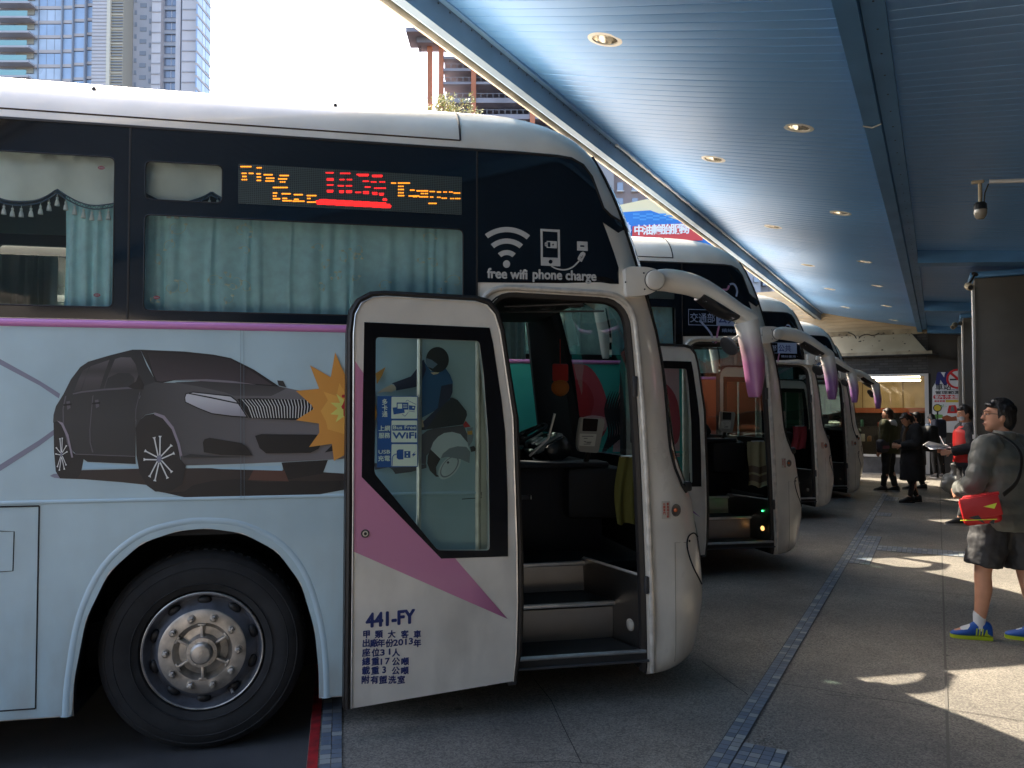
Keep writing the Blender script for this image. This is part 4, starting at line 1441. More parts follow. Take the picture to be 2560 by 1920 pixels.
    P([(2070, 380), (2120, 470), (2300, 480), (2250, 640), (2130, 740), (2060, 720), (1990, 700), (1975, 640), (1940, 575), (1990, 500), (1960, 440), (2050, 470)], OR2)
    P([(2048, 455), (2105, 500), (2200, 440), (2250, 560), (2180, 680), (2100, 612), (2043, 652), (2062, 602), (2008, 596), (2056, 556), (2008, 516), (2075, 518)], YE)
    LV[0] += 1
    a = z(2082, 600)
    write(c, '砰', RE, on_side(0.0026 + 0.00009 * LV[0]), a[0], a[1], 0.13, 0.03)
    # scooter rider, behind the open door's pane
    r = zoomed(840, 720, 0.217)
    q = zoomed(880, 960, 0.16878)
    HELM, JACK, JACK2, PANT, SKIN_ = ink('helmet', 40, 38, 40), ink('jacket', 40, 92, 135), ink('sleeve', 38, 44, 72), ink('trousers', 44, 46, 50), ink('hand', 232, 205, 170)
    SCO, SCO2, SCO3, RUB = ink('scooter white', 222, 228, 228), ink('scooter grey', 150, 155, 160), ink('scooter dark', 96, 92, 98), ink('rubber', 62, 54, 54)
    R = lambda pts, m, sm=False: P(pts, m, sm, r)
    Q = lambda pts, m, sm=False: P(pts, m, sm, q)
    R([(455, 985), (570, 910), (530, 1010), (470, 1110)], OR)
    Q([(330, 1170), (600, 1170), (1100, 1190), (1100, 1240), (870, 1300), (640, 1330), (600, 1270), (540, 1230), (340, 1270)], SCO3)
    Q([(1110, 690), (1200, 660), (1650, 610), (1715, 780), (1715, 860), (1250, 900), (1100, 1060), (1090, 1190), (980, 1170), (990, 780)], SCO3)
    Q([(1700, 650), (1790, 640), (1775, 700), (1795, 760), (1780, 850), (1720, 930), (1700, 800)], SCO2)
    Q([(1700, 700), (1780, 690), (1775, 750), (1710, 750)], OR2)
    Q([(1680, 545), (1752, 632), (1660, 645), (1640, 600)], ink('rear lamp', 205, 60, 62))
    Q([(1120, 1060), (1160, 970), (1310, 1100), (1240, 1230), (1250, 1340), (1330, 1375), (1240, 1370), (1150, 1280), (1110, 1170)], RUB)
    Q([(1440 + 175 * cos(t) * 0.93 + 50 * sin(t) * -0.8, 1225 + 175 * sin(t) - 60 * cos(t)) for t in [2 * pi * i / 28 for i in range(28)]], SCO)
    Q([(1440 + 150 * cos(t) * 0.9 + 42 * sin(t) * -0.8, 1225 + 150 * sin(t) - 52 * cos(t)) for t in [2 * pi * i / 28 for i in range(28)]], SCO2)
    Q([(1438 + 130 * cos(t) * 0.9 + 38 * sin(t) * -0.8, 1222 + 132 * sin(t) - 45 * cos(t)) for t in [2 * pi * i / 28 for i in range(28)]], SCO)
    Q([(1418 + 18 * cos(t), 1160 + 18 * sin(t)) for t in [2 * pi * i / 12 for i in range(12)]], SCO3)
    Q([(1160, 965), (1200, 860), (1270, 780), (1360, 725), (1480, 708), (1600, 740), (1700, 860), (1745, 1000), (1735, 1170), (1600, 1110), (1400, 1075), (1305, 1105)], SCO)
    Q([(1310, 1100), (1340, 1030), (1440, 950), (1560, 920), (1690, 930), (1745, 1000), (1735, 1170), (1600, 1110), (1400, 1075)], SCO2)
    Q([(1740, 930), (1800, 915), (1825, 945), (1822, 990), (1760, 1005)], RUB)
    Q([(1270, 390), (1300, 230), (1480, 200), (1560, 240), (1690, 400), (1700, 460), (1660, 560), (1640, 600), (1200, 660), (980, 690), (980, 640), (1090, 560), (1170, 440)], PANT)
    Q([(980, 530), (1060, 535), (1098, 575), (1060, 635), (985, 655)], SKIN_)
    R([(1000, 830), (1090, 960), (1200, 960), (1255, 920), (1310, 1000), (1340, 1080), (1338, 1200), (1310, 1280), (1180, 1390), (940, 1520), (940, 1250), (985, 1190), (990, 1000)], JACK)
    R([(1010, 825), (1035, 940), (990, 1070), (920, 1140), (690, 1182), (690, 1150), (665, 1110), (640, 1100), (860, 1020), (930, 930), (975, 850)], JACK2)
    R([(1340, 1100), (1335, 1210), (1310, 1270), (1190, 1400), (1085, 1560), (1020, 1640), (1000, 1540), (1170, 1380), (1210, 1130)], JACK2)
    R([(1085, 975), (1195, 965), (1170, 990), (1120, 1000)], SKIN_)
    R([(640, 1110), (680, 1130), (690, 1170), (640, 1200), (560, 1195), (470, 1215), (540, 1160)], SKIN_)
    R([(1165 + 132 * cos(t), 828 + 146 * sin(t)) for t in [2 * pi * i / 30 for i in range(30)]], HELM)
    R([(1040, 810), (1100, 830), (1168, 880), (1112, 930), (1045, 905), (1030, 850)], ink('visor', 112, 132, 150))
    c.build('printed_picture', wrap, 0)


def make_bus(name, label, loc, plain, wrapm, group):
    root = thing(name, label, 'bus', loc, 0, group)
    body = bus_body()
    body.parent = root
    # window band, windscreen
    b = MB()
    holes = [rect(w_) for w_ in WINS] + [rect(W2), rect(W3), rect(LED, 0.004)]
    b.sheet([(-8.9, 2.197), (1.437, 2.197), (1.437, 3.172), (-8.9, 3.172)], BGLASS, on_side(0.004), holes)
    b.sheet([(1.437, 2.443)] + BAND[3:-2] + [(1.437, 3.172)], BGLASS, on_side(0.004), grid=(0.03, 0.03))
    band = b.build('window_band', root)
    gb = MB()
    for x in (-0.330, 1.437):
        panel_line(gb, [(x, 2.2), (x, 3.165)], 0.006, mat('dark gasket', (0.02, 0.017, 0.015), 0.5), 0.004)
    tube_on_side(gb, BAND[2:-2][::-1] + [(-8.9, 3.172)] if 0 else [(-8.9, 3.172)] + BAND[-2:-1] + [q for q in BAND[::-1][2:12]], 0.010, mat('dark gasket', (0, 0, 0)), 0.0, 6)
    gb.build('window_gasket', root)
    for w_ in WINS + [W2, W3]:
        p = MB()
        p.sheet(rect(w_, 0.03, 0.002), PANE, on_side(0.002))
        wob = p.build('window', root)
        bd = MB()
        r0 = rect(w_, 0.03, 0.0)
        bd.tube([V((x, hull_y(x, z) - 0.004, z)) for x, z in r0], 0.0035, BLACK, 4, closed=True)
        bd.build('window_seal', wob)
    for w_ in WINS + [(-0.25, 1.25, 2.257, 3.01)]:
        p = MB()
        p.sheet(rect(w_, 0.03, 0.004), PANE, lambda x, z, w: V((x, W - 0.004, z)))
        p.build('window', root)
    p = MB()
    p.sheet(DRIVERWIN, SHIELD, lambda x, z, w: V((x, W - hull_y(x, z) - 0.006, z)), grid=0.1)
    p.build('driver_window', root)
    ws = MB()
    ws.sheet(WSHIELD, BGLASS, on_front(0.005), [WSHOLE], grid=(0.12, 0.06))
    wsf = ws.build('windscreen', root)
    ws = MB()
    ws.sheet(WSHOLE, SHIELD, on_front(0.004), grid=(0.12, 0.1))
    ws.build('windscreen_pane', wsf)
    bd = MB()
    bd.tube([V((hull_x(y, z) + 0.006, y, z)) for y, z in WSL], 0.010, BLACK, 6)
    bd.build('windscreen_seal', wsf)
    for yc in (0.75, 1.75):
        wp = MB()
        wp.tube([V((hull_x(yc, 1.26) + 0.02, yc, 1.26)), V((hull_x(yc + 0.3, 1.33) + 0.015, yc + 0.3, 1.33)), V((hull_x(yc + 0.6, 1.34) + 0.012, yc + 0.6, 1.34))], 0.008, BLACK, 6)
        wp.build('wiper', wsf)
    # cut end of the wiper spindle at the pillar foot
    en = MB()
    x, y, z = hull_px(1714, 1215)
    en.bbox((x + 0.005, y - 0.012, z), (0.05, 0.05, 0.06), BLACK, 0.015)
    en.build('windscreen_seal_end', wsf)
    # curtains and valance
    v, f = curtain(-0.30, 1.38, 2.20, 2.76, 0.10, 3 if not plain else 9, 0.013)
    c = MB()
    c.add(v, f, CURTAIN)
    cu = c.build('curtain', root, 80)
    c = MB()
    rnd = random.Random(4)
    for k in range(34):
        cx, cz = -0.24 + 1.58 * rnd.random(), 2.28 + 0.42 * rnd.random()
        R, tw = 0.018 + 0.035 * rnd.random(), rnd.choice((-1, 1))
        a0 = rnd.random() * 6.28
        pts = []
        for i in range(16):
            t = i / 15
            rr = R * (1 - 0.75 * t)
            pts.append(V((cx + rr * cos(a0 + tw * 5 * t), 0.055, cz + rr * sin(a0 + tw * 5 * t))))
        if all(2.24 < p.z < 2.74 and -0.26 < p.x < 1.36 for p in pts):
            c.tube(pts, 0.0013, CURTAIN_MOTIF, 4)
            c.sphere(pts[0], (0.010, 0.002, 0.006), CURTAIN_MOTIF, 6, 4)
            c.sphere(pts[7], (0.006, 0.002, 0.010), CURTAIN_MOTIF, 6, 4)
    c.build('embroidery', cu)
    c = MB()
    v, f = curtain(-0.66, -0.42, 2.22, 2.92, 0.11, 21, 0.014, 0.07)
    c.add(v, f, CURTAIN)
    v, f = curtain(-1.86, -1.62, 2.22, 2.92, 0.11, 22, 0.014, 0.07)
    c.add(v, f, CURTAIN)
    for w_ in WINS[1:]:
        for k in (0, 1):
            v, f = curtain(w_[0] + k * 0.9, w_[0] + 0.5 + k * 0.96, 2.22, 2.92, 0.11, 30 + k, 0.024, 0.07)
            c.add(v, f, CURTAIN)
    c.build('curtain', root, 80)
    c = MB()
    for w_ in WINS[:3] + [(-0.25, 1.25, 0, 0)]:
        for k in (0, 1):
            v, f = curtain(w_[0] + k * 0.95, w_[0] + 0.45 + k * 1.0, 2.22, 2.92, W - 0.12, 40 + k, 0.024, 0.07)
            c.add(v, f, mat('pale far curtain', (0.60, 0.72, 0.70), 0.85))  # far side curtains in a paler, greyer cloth
    c.build('curtain', root, 80)
    vl = MB()
    fr = MB()
    ts = MB()
    for x0, x1 in ((-1.86, -0.40), (-0.30, 0.13)):
        n = int((x1 - x0) / 0.012)
        low = []
        for i in range(n + 1):
            x = x0 + (x1 - x0) * i / n
            low.append((x, (2.852 if x0 < -1 else 2.885) - 0.075 * abs(sin(pi * (x + 0.68) / 0.365)) ** 0.85))
        fm = lambda x, z, w: V((x, 0.062 + 0.008 * sin(x * 31 + z * 9) + 0.006 * sin(x * 13 - z * 21) - w, z))
        vl.sheet(low + [(x1, 3.03), (x0, 3.03)], VALANCE, fm, grid=(0.035, 0.035))
        top = [(x, z + 0.0) for x, z in low]
        bot = [(x, z - 0.020) for x, z in low]
        for off_ in (0.0, -0.018):
            fr.tube([fm(x, z + off_, 0.003) for x, z in low], 0.0032, TRIMBLUE, 5)
        for i in range(0, len(low) - 2, 2):
            fr.tube([fm(*low[i], 0.003), fm(low[i + 1][0], low[i + 1][1] - 0.018, 0.003), fm(*low[i + 2], 0.003)], 0.0016, TRIMBLUE, 4)
        x = x0 + 0.02
        while x < x1 - 0.01:
            i = int((x - x0) / (x1 - x0) * n)
            zz = low[i][1] - 0.018
            ts.tube([fm(x, zz, 0.002), fm(x, zz - 0.016, 0.002)], 0.0016, TASSEL, 4)
            ts.lathe([(0.0, 0.0), (0.006, -0.001), (0.0065, -0.008), (0.0045, -0.012), (0.009, -0.022), (0.0125, -0.044), (0.010, -0.045), (0, -0.044)], TASSEL, fm(x, zz - 0.014, 0.002), (0, 0, 1), 10)
            x += 0.040
    va = vl.build('valance', root, 80)
    fr.build('fringe_braid', va)
    ts.build('tassel_fringe', va)
    for px, py in ((254, 420), (243, 738), (392, 744)):
        st = MB()
        x, z = side_pt(px, py)
        ov = [(x + 0.016 * cos(t), z + 0.009 * sin(t)) for t in [2 * pi * i / 20 for i in range(20)]]
        st.sheet(ov, mat('maroon sticker', srgb(120, 30, 45), 0.5), on_side(0.0045))
        write(st, '嚴禁煙', mat('sticker lettering', srgb(150, 150, 150), 0.5), on_side(0.005), x - 0.011, z - 0.003, 0.008, 0.02, fit=0.022)
        st.build('window_sticker', root, 0)
    if not plain:
        led_display(root, AMBER, REDROWS)
    else:
        led_display(root, [], [])
    # side wrap with its arch flare and the pink moulding
    so = [(-8.86, 0.262), (-0.556, 0.262), (-0.548, 0.428), (-0.50, 0.72), (-0.40, 0.945), (-0.25, 1.085), (-0.08, 1.14), (0.06, 1.148), (0.23, 1.118), (0.40, 1.02), (0.52, 0.85), (0.59, 0.61), (0.612, 0.4), (0.616, 0.262),
          (1.442, 0.262), (1.442, 2.17), (-8.86, 2.17)]
    ra = [(-6.456, 0.262), (-6.448, 0.428), (-6.40, 0.72), (-6.30, 0.945), (-6.15, 1.085), (-5.98, 1.14), (-5.84, 1.148), (-5.67, 1.118), (-5.50, 1.02), (-5.38, 0.85), (-5.31, 0.61), (-5.288, 0.4), (-5.284, 0.262)]
    so = so[:1] + ra + so[1:]

    wr = MB()
    wr.sheet(so, wrapm, lambda x, z, w: V((x, -0.002 - w, z)), grid=(0.3, 0.2))
    wrap = wr.build('side_wrap', root)
    wl = MB()
    wl.sheet([(-8.86, 0.262), (1.442, 0.262), (1.442, 2.17), (-8.86, 2.17)], wrapm, lambda x, z, w: V((-0 + x, W + 0.002 + w, z)))
    wl.build('side_wrap', root)
    rg = MB()
    rg.tube([V((-8.86, -0.001, 1.298)), V((1.44, -0.001, 1.298))], (0.010), wrapm if plain else VINYL_EDGE, 10, flat=((0, 1, 0), 0.7))
    fl = [(-0.585, 0.255), (-0.575, 0.44), (-0.53, 0.735), (-0.425, 0.975), (-0.265, 1.122), (-0.085, 1.178), (0.07, 1.187), (0.245, 1.157), (0.428, 1.05), (0.552, 0.87), (0.625, 0.615), (0.648, 0.4), (0.652, 0.255)]
    fl = smooth_line(fl, 4)
    rg.tube([V((x, 0.012, z)) for x, z in fl], (0.028), wrapm if plain else VINYL_EDGE, 12, flat=((0, 1, 0), 0.6))
    rg.build('arch_flare', wrap)
    if not plain:
        advert_print(wrap)
    ml = MB()
    ml.tube([V((-8.9, 0.004, 2.173)), V((1.437, 0.004, 2.173))], 0.0205, PINK, 14)
    ml.build('pink_moulding', root)
    # panel lines, hatch, lamps and bolts
    pl = MB()
    GL = mat('panel gap', (0.012, 0.012, 0.014), 0.8)
    for pts in ([(-0.716, 0.307), (-0.716, 1.280)], [(-2.4, 1.280), (-0.716, 1.280)], [(-2.4, 0.307), (-0.716, 0.307)], [(-2.4, 0.307), (-2.4, 1.28)]):
        panel_line(pl, pts, 0.004, GL, 0.003)
    a, b = S(0, 1147), S(31, 1148)
    c2, d = S(30, 1233), S(0, 1235)
    panel_line(pl, [a, b, (b[0] - 0.002, c2[1]), d], 0.0022, GL, 0.003)
    panel_line(pl, [S(1040, 1063), S(1040, 1075), S(998, 1078)], 0.002, GL, 0.003)
    pl.build('panel_gap', root)
    pz = MB()
    zz = zoomed(880, 960, 0.16878)
    for pts in ([S(520, 712), S(521, 1080)], [S(527, 715), S(528, 1080)]):
        panel_line(pz, pts, 0.0007, mat('faint seam', srgb(120, 140, 150), 0.5), 0.009 if not plain else 0.002)
    pz.build('wrap_seam', wrap)
    rl = MB()
    RUST = mat('rusty gap', (0.05, 0.025, 0.012), 0.8, var=0.5, vscale=9)
    tube_on_side(rl, [(-8.9, 3.223), (1.345, 3.223)], 0.0048, RUST, -0.001)
    zq = [3.223 + i * 0.03 for i in range(10)]
    rl.tube([V((1.345, hull_s(z) - 0.0005, z)) for z in zq] + [V((1.345, 0.5, 3.51)), V((1.345, 1.25, 3.552))], 0.006, GL, 6)
    rl.build('roof_seam', root)
    for px, py in ((235, 223), (838, 264), (245, 198), (838, 244)):
        bt = MB()
        x, y, z = hull_px(px, py)
        bt.lathe([(0.011, -0.004), (0.011, 0.007), (0.007, 0.012), (0, 0.013)], GREYM, (x, y, z), (0, -0.8, 0.6), 10)
        bt.build('roof_bolt', root)
    ld = MB()
    x, y, z = hull_px(1503, 420)
    ld.bbox((x, y - 0.01, z), (0.045, 0.04, 0.05), BLACK, 0.012)
    ld.build('roof_marker_lamp', root)
    # doorway trim and seal
    tr = MB()
    trp = [p for p in OPEN_TRIM]
    tube_on_side(tr, trp, 0.017, CREAMTRIM, 0.004, 10)
    rail = tr.build('doorway_trim', root)
    tr = MB()
    ins = rounded([(1.50, 0.27), (1.50, 2.395), (2.318, 2.375), (2.371, 1.708), (2.408, 0.792), (2.419, 0.27)], [0, .17, .17, .3, .3, 0], 7)
    tr.tube([V((x - 0.01, hull_y(x, z) + 0.028, z)) for x, z in ins], 0.030, SEAL, 8)
    tr.build('doorway_seal', rail)
    lt = MB()
    x, z = S(1376, 835)
    lt.bbox((x - 0.01, 0.02, z), (0.03, 0.05, 0.12), GREYM, 0.008)
    lt.build('door_latch', rail)
    lt = MB()
    x, z = S(1399, 1263)
    lt.bbox((x - 0.01, 0.0, z), (0.025, 0.04, 0.10), GREYM, 0.008)
    lt.build('door_latch', rail)
    # side lamp in its dish, sticker, headlamp cover, bumper seam
    x, z = S(1462, 1103)
    y = hull_y(x, z)
    nrm = V((0.35, -0.94, 0)).normalized()
    lm = MB()
    c = V((x, y, z)) + nrm * 0.001
    lm.lathe([(0.036, 0.001), (0.035, 0.004), (0.031, 0.004), (0.030, -0.002), (0.026, -0.004), (0, -0.004)], mat('lamp dish', (0.16, 0.14, 0.12), 0.35), c + nrm * 0.004, nrm, 28)
    lm.sphere(c + nrm * 0.008 + V((-0.006, 0, 0.002)), (0.012, 0.012, 0.012), mat('orange lamp lens', (0.75, 0.18, 0.06), 0.25, coat=0.5), 12, 8)
    lm.build('side_lamp', root)
    sk = MB()
    q = zoomed(1280, 1240, 0.2893)
    sk.sheet([q(*p) for p in [(1293, 45), (1372, 45), (1374, 200), (1293, 200)]], mat('warning sticker', srgb(205, 196, 180), 0.5), on_side(0.003), grid=0.01)
    for col, x0 in (('緊急時拉鈴', 1338), ('以開車門', 1304)):
        for i, ch in enumerate(col):
            a = q(x0, 80 + i * 27)
            write(sk, ch, REDT, on_side(0.0045), a[0], a[1], 0.017, 0.03)
    sk.build('warning_sticker', root, 0)
    hc = MB()
    pts = [hull_px(1280 + x * 0.2893, 1240 + yy * 0.2893) for x, yy in smooth_line([(1600, 350), (1575, 322), (1550, 325), (1522, 350), (1510, 400), (1514, 460), (1535, 540), (1570, 630), (1610, 705), (1636, 760)], 3)]
    hc.tube([V(p) + V((0.002, -0.002, 0)) for p in pts], 0.0042, GL, 6)
    p = hull_px(1280 + 1532 * 0.2893, 1240 + 388 * 0.2893)
    hc.lathe([(0.007, 0), (0.007, 0.003), (0, 0.003)], BLACK, V(p), nrm, 10)
    hb = hc.build('headlamp_cover', root)
    hz = MB()
    pts = [hull_px(1280 + x * 0.2893, 1240 + yy * 0.2893) for x, yy in [(1512, 402), (1408, 402), (1410, 700), (1415, 1100), (1414, 1300), (1405, 1430)]]
    hz.tube([V(p) + V((0.0005, -0.001, 0)) for p in pts], 0.0018, mat('bumper seam', srgb(150, 138, 118), 0.6), 5)
    hz.build('bumper_seam', root)
    hl = MB()
    for yc in (0.40, W - 0.40):
        hl.sheet([(yc + 0.2 * cos(t), 0.95 + 0.12 * sin(t)) for t in [2 * pi * i / 24 for i in range(24)]], CLEAR, on_front(0.006))
        hl.sheet([(yc + 0.19 * cos(t), 0.95 + 0.11 * sin(t)) for t in [2 * pi * i / 24 for i in range(24)]], CHROME, on_front(0.002))
    hl.build('headlight', root)
    if not plain:
        wifi_decals(root)
    else:
        transport_decal(root)
    make_door(root, plain)
    make_mirror(root, False, plain)
    make_mirror(root, True, plain)
    make_cab(root, plain)
    for x in (0.03, -5.87):
        make_wheel(root, x)
        w2 = make_wheel(root, x, W - 0.10, side=1)
    return root
# ------------------------------------------------------------------ the setting
U = V((sin(radians(40)), cos(radians(40)), 0))     # along the row of buses
R = V((U.y, -U.x, 0))                               # across it, towards the station building


def uv(u, v, z=0.0):
    return U * u + R * v + V((0, 0, z))


BUS_T = [(0, 0, 0), (2.58, 3.09, 0.03), (5.28, 6.55, 0.03), (7.52, 9.02, -0.06), (9.25, 11.35, -0.06)]


def paving_mat():
    m = bpy.data.materials.new('exposed aggregate paving')
    m.use_nodes = True
    nt = m.node_tree
    b = nt.nodes['Principled BSDF']
    b.inputs['Roughness'].default_value = 0.62
    tc = nt.nodes.new('ShaderNodeTexCoord')
    n1 = nt.nodes.new('ShaderNodeTexNoise')
    n1.inputs['Scale'].default_value = 0.9
    n1.inputs['Detail'].default_value = 8
    n1.inputs['Roughness'].default_value = 0.65
    n2 = nt.nodes.new('ShaderNodeTexVoronoi')
    n2.inputs['Scale'].default_value = 130
    n3 = nt.nodes.new('ShaderNodeTexNoise')
    n3.inputs['Scale'].default_value = 60
    n3.inputs['Detail'].default_value = 3
    n4 = nt.nodes.new('ShaderNodeTexVoronoi')
    n4.inputs['Scale'].default_value = 2.1
    for n in (n1, n2, n3, n4):
        nt.links.new(tc.outputs['Object'], n.inputs['Vector'])
    r1 = nt.nodes.new('ShaderNodeValToRGB')
    r1.color_ramp.elements[0].color = (0.13, 0.123, 0.113, 1)
    r1.color_ramp.elements[1].color = (0.355, 0.328, 0.285, 1)
    sep = nt.nodes.new('ShaderNodeSeparateColor')
    nt.links.new(n2.outputs['Color'], sep.inputs[0])
    nt.links.new(sep.outputs[0], r1.inputs[0])
    mx = nt.nodes.new('ShaderNodeMix')
    mx.data_type = 'RGBA'
    mx.blend_type = 'MULTIPLY'
    mx.inputs['Factor'].default_value = 1.0
    r2 = nt.nodes.new('ShaderNodeValToRGB')
    r2.color_ramp.elements[0].position = 0.34
    r2.color_ramp.elements[1].position = 0.66
    r2.color_ramp.elements[0].color = (0.60, 0.60, 0.61, 1)
    r2.color_ramp.elements[1].color = (1.1, 1.08, 1.05, 1)
    nt.links.new(n1.outputs['Fac'], r2.inputs[0])
    nt.links.new(r1.outputs[0], mx.inputs['A'])
    nt.links.new(r2.outputs[0], mx.inputs['B'])
    # dark gum spots
    r3 = nt.nodes.new('ShaderNodeValToRGB')
    r3.color_ramp.elements[0].position = 0.035
    r3.color_ramp.elements[1].position = 0.06
    r3.color_ramp.elements[0].color = (0.45, 0.45, 0.45, 1)
    r3.color_ramp.elements[1].color = (1, 1, 1, 1)
    nt.links.new(n4.outputs['Distance'], r3.inputs[0])
    m2 = nt.nodes.new('ShaderNodeMix')
    m2.data_type = 'RGBA'
    m2.blend_type = 'MULTIPLY'
    m2.inputs['Factor'].default_value = 1.0
    nt.links.new(mx.outputs['Result'], m2.inputs['A'])
    nt.links.new(r3.outputs[0], m2.inputs['B'])
    nt.links.new(m2.outputs['Result'], b.inputs['Base Color'])
    bp = nt.nodes.new('ShaderNodeBump')
    bp.inputs['Strength'].default_value = 0.35
    bp.inputs['Distance'].default_value = 0.004
    nt.links.new(n2.outputs['Distance'], bp.inputs['Height'])
    nt.links.new(bp.outputs['Normal'], b.inputs['Normal'])
    return m


PAVE = paving_mat()
ASPH = mat('asphalt', (0.055, 0.055, 0.058), 0.8, var=0.35, vscale=1.3, bump=0.35, bscale=160)
g = MB()
g.add([(-900, -900, -0.10), (900, -900, -0.10), (900, 900, -0.10), (-900, 900, -0.10)], [(0, 1, 2, 3)], ASPH)
tag(g.build('ground', None, 0), kind='structure')

# platform with a saw-tooth edge, one tooth per bay
edge = [(-0.15 - 2.58 * 3, 4.0 - 3.09 * 3)]
pts = []
stalls = [(-0.15 - 2.58 * k, 4.30 - 3.09 * k) for k in (3, 2, 1)] + [(-0.15 + t[0], 4.30 + t[1]) for t in BUS_T]
for (x, y) in stalls:
    pts += [(x, y - 0.62), (x, y + 2.5)]
poly = [(stalls[0][0], stalls[0][1] - 2)] + pts[1:] + [(10.6, 22.0), (26, 22.0), (26, -12), (stalls[0][0], -12)]
pl = MB()
pl.sheet(poly, PAVE, lambda x, y, w: V((x, y, w)), thick=0.3)
platform = tag(pl.build('platform', None, 0), kind='structure')


def tile_mat():
    m = bpy.data.materials.new('blue grey mosaic tile')
    m.use_nodes = True
    nt = m.node_tree
    b = nt.nodes['Principled BSDF']
    b.inputs['Roughness'].default_value = 0.5
    at = nt.nodes.new('ShaderNodeAttribute')
    at.attribute_name = 'tint'
    nt.links.new(at.outputs['Color'], b.inputs['Base Color'])
    return m


TILE = tile_mat()
GROUT = mat('tile grout', (0.10, 0.10, 0.10), 0.9)
TPAL = [srgb(*q) for q in ((112, 122, 136), (104, 115, 130), (122, 131, 142), (114, 124, 138), (156, 160, 160), (108, 119, 134), (140, 145, 148), (100, 110, 124))]


def tiles(cells, name, z=0.008, rnd=random.Random(11)):
    """cells: list of four ground corners; one mesh, a shade per tile"""
    vs, fs, cols = [], [], []
    for q in cells:
        o = len(vs)
        c = rnd.choice(TPAL)
        vs += [(p.x, p.y, z) for p in q]
        fs.append((o, o + 1, o + 2, o + 3))
        cols += [(*c, 1)] * 4
    me = bpy.data.meshes.new(name)
    me.from_pydata(vs, [], fs)
    a = me.color_attributes.new('tint', 'FLOAT_COLOR', 'CORNER')
    a.data.foreach_set('color', [v for c in cols for v in c])
    me.materials.append(TILE)
    return link_mesh(name, me)


def uvgrid(u0, u1, v0, v1, s=0.053, gap=0.004):
    out = []
    nu, nv = max(1, round((u1 - u0) / s)), max(1, round((v1 - v0) / s))
    du, dv = (u1 - u0) / nu, (v1 - v0) / nv
    for i in range(nu):
        for j in range(nv):
            a, b = u0 + i * du + gap / 2, u0 + (i + 1) * du - gap / 2
            c, d = v0 + j * dv + gap / 2, v0 + (j + 1) * dv - gap / 2
            out.append([uv(a, c), uv(a, d), uv(b, d), uv(b, c)])
    return out


def xygrid(x0, x1, y0, y1, s=0.053, gap=0.004):
    out = []
    nx, ny = max(1, round((x1 - x0) / s)), max(1, round((y1 - y0) / s))
    dx, dy = (x1 - x0) / nx, (y1 - y0) / ny
    for i in range(nx):
        for j in range(ny):
            a, b = x0 + i * dx + gap / 2, x0 + (i + 1) * dx - gap / 2
            c, d = y0 + j * dy + gap / 2, y0 + (j + 1) * dy - gap / 2
            out.append([V((a, c, 0)), V((b, c, 0)), V((b, d, 0)), V((a, d, 0))])
    return out


cells = uvgrid(0.5, 17.2, -0.97, -0.872)
for u0, u1 in ((3.66, 4.07), (9.30, 11.40), (13.6, 14.05), (15.9, 16.6)):
    cells += uvgrid(u0, u1, -0.868, -0.66)
cells += uvgrid(10.28, 10.66, -0.655, 1.6)
cells += uvgrid(3.66, 3.90, -0.655, -0.30)
gr = MB()
gf = lambda a, b, c, d: gr.sheet([(a, c), (b, c), (b, d), (a, d)], GROUT, lambda u, v, w: uv(u, v, 0.004))
gf(0.5, 17.2, -0.975, -0.867)
for a, b in ((3.66, 4.07), (9.30, 11.40), (13.6, 14.05), (15.9, 16.6)):
    gf(a, b, -0.866, -0.655)
gf(10.28, 10.66, -0.654, 1.6)
tag(gr.build('tile_bedding', None, 0), kind='structure')
tag(tiles(cells, 'tile_strip'), kind='structure')
cells = []
red = MB()
REDP = mat('worn red kerb paint', srgb(178, 32, 38), 0.6, col2=srgb(120, 30, 34), vscale=14)
for i, (x, y) in enumerate(stalls[2:]):
    t = BUS_T[i - 1] if i else (-2.58, -3.09, 0)
    cells += xygrid(x + 0.058, x + 0.162, y - 0.60, y + 2.45)
    red.add([(x + 0.002, y - 0.60, 0.004), (x + 0.050, y - 0.60, 0.004), (x + 0.054, y + 2.45, 0.004), (x + 0.002, y + 2.45, 0.004)], [(0, 1, 2, 3)], REDP)
tag(tiles(cells, 'kerb_tiles'), kind='structure')
tag(red.build('kerb_paint', None, 0), kind='structure')
# saw-cut joints in the paving
jt = MB()
JM = mat('paving joint', (0.16, 0.15, 0.135), 0.9)
JD = mat('dark paving crack', (0.05, 0.05, 0.05), 0.95)


def strip(a, b, w, m, z=0.0035):
    d = (b - a).normalized() * w / 2
    n = V((-d.y, d.x, 0))
    jt.add([a + n + V((0, 0, z)), a - n + V((0, 0, z)), b - n + V((0, 0, z)), b + n + V((0, 0, z))], [(0, 1, 2, 3)], m)


strip(uv(2.5, 0.02), uv(20, 0.02), 0.014, JM)
for u in (5.05, 8.2, 12.5):
    strip(uv(u, -0.85), uv(u + 0.0, 3.0), 0.006, JD)
z4 = lambda x, y: ground_pt(1280 + x * 0.5786, 960 + y * 0.5786)
for L in ([(90, 1270), (170, 1370), (220, 1480), (300, 1640)], [(820, 1200), (900, 1260), (1020, 1345)], [(1330, 1340), (1480, 1355), (1620, 1368)], [(0, 1640), (200, 1632), (420, 1650)]):
    for a, b in zip(L, L[1:]):
        strip(z4(*a), z4(*b), 0.005, JD)
tag(jt.build('paving_joints', None, 0), kind='structure')

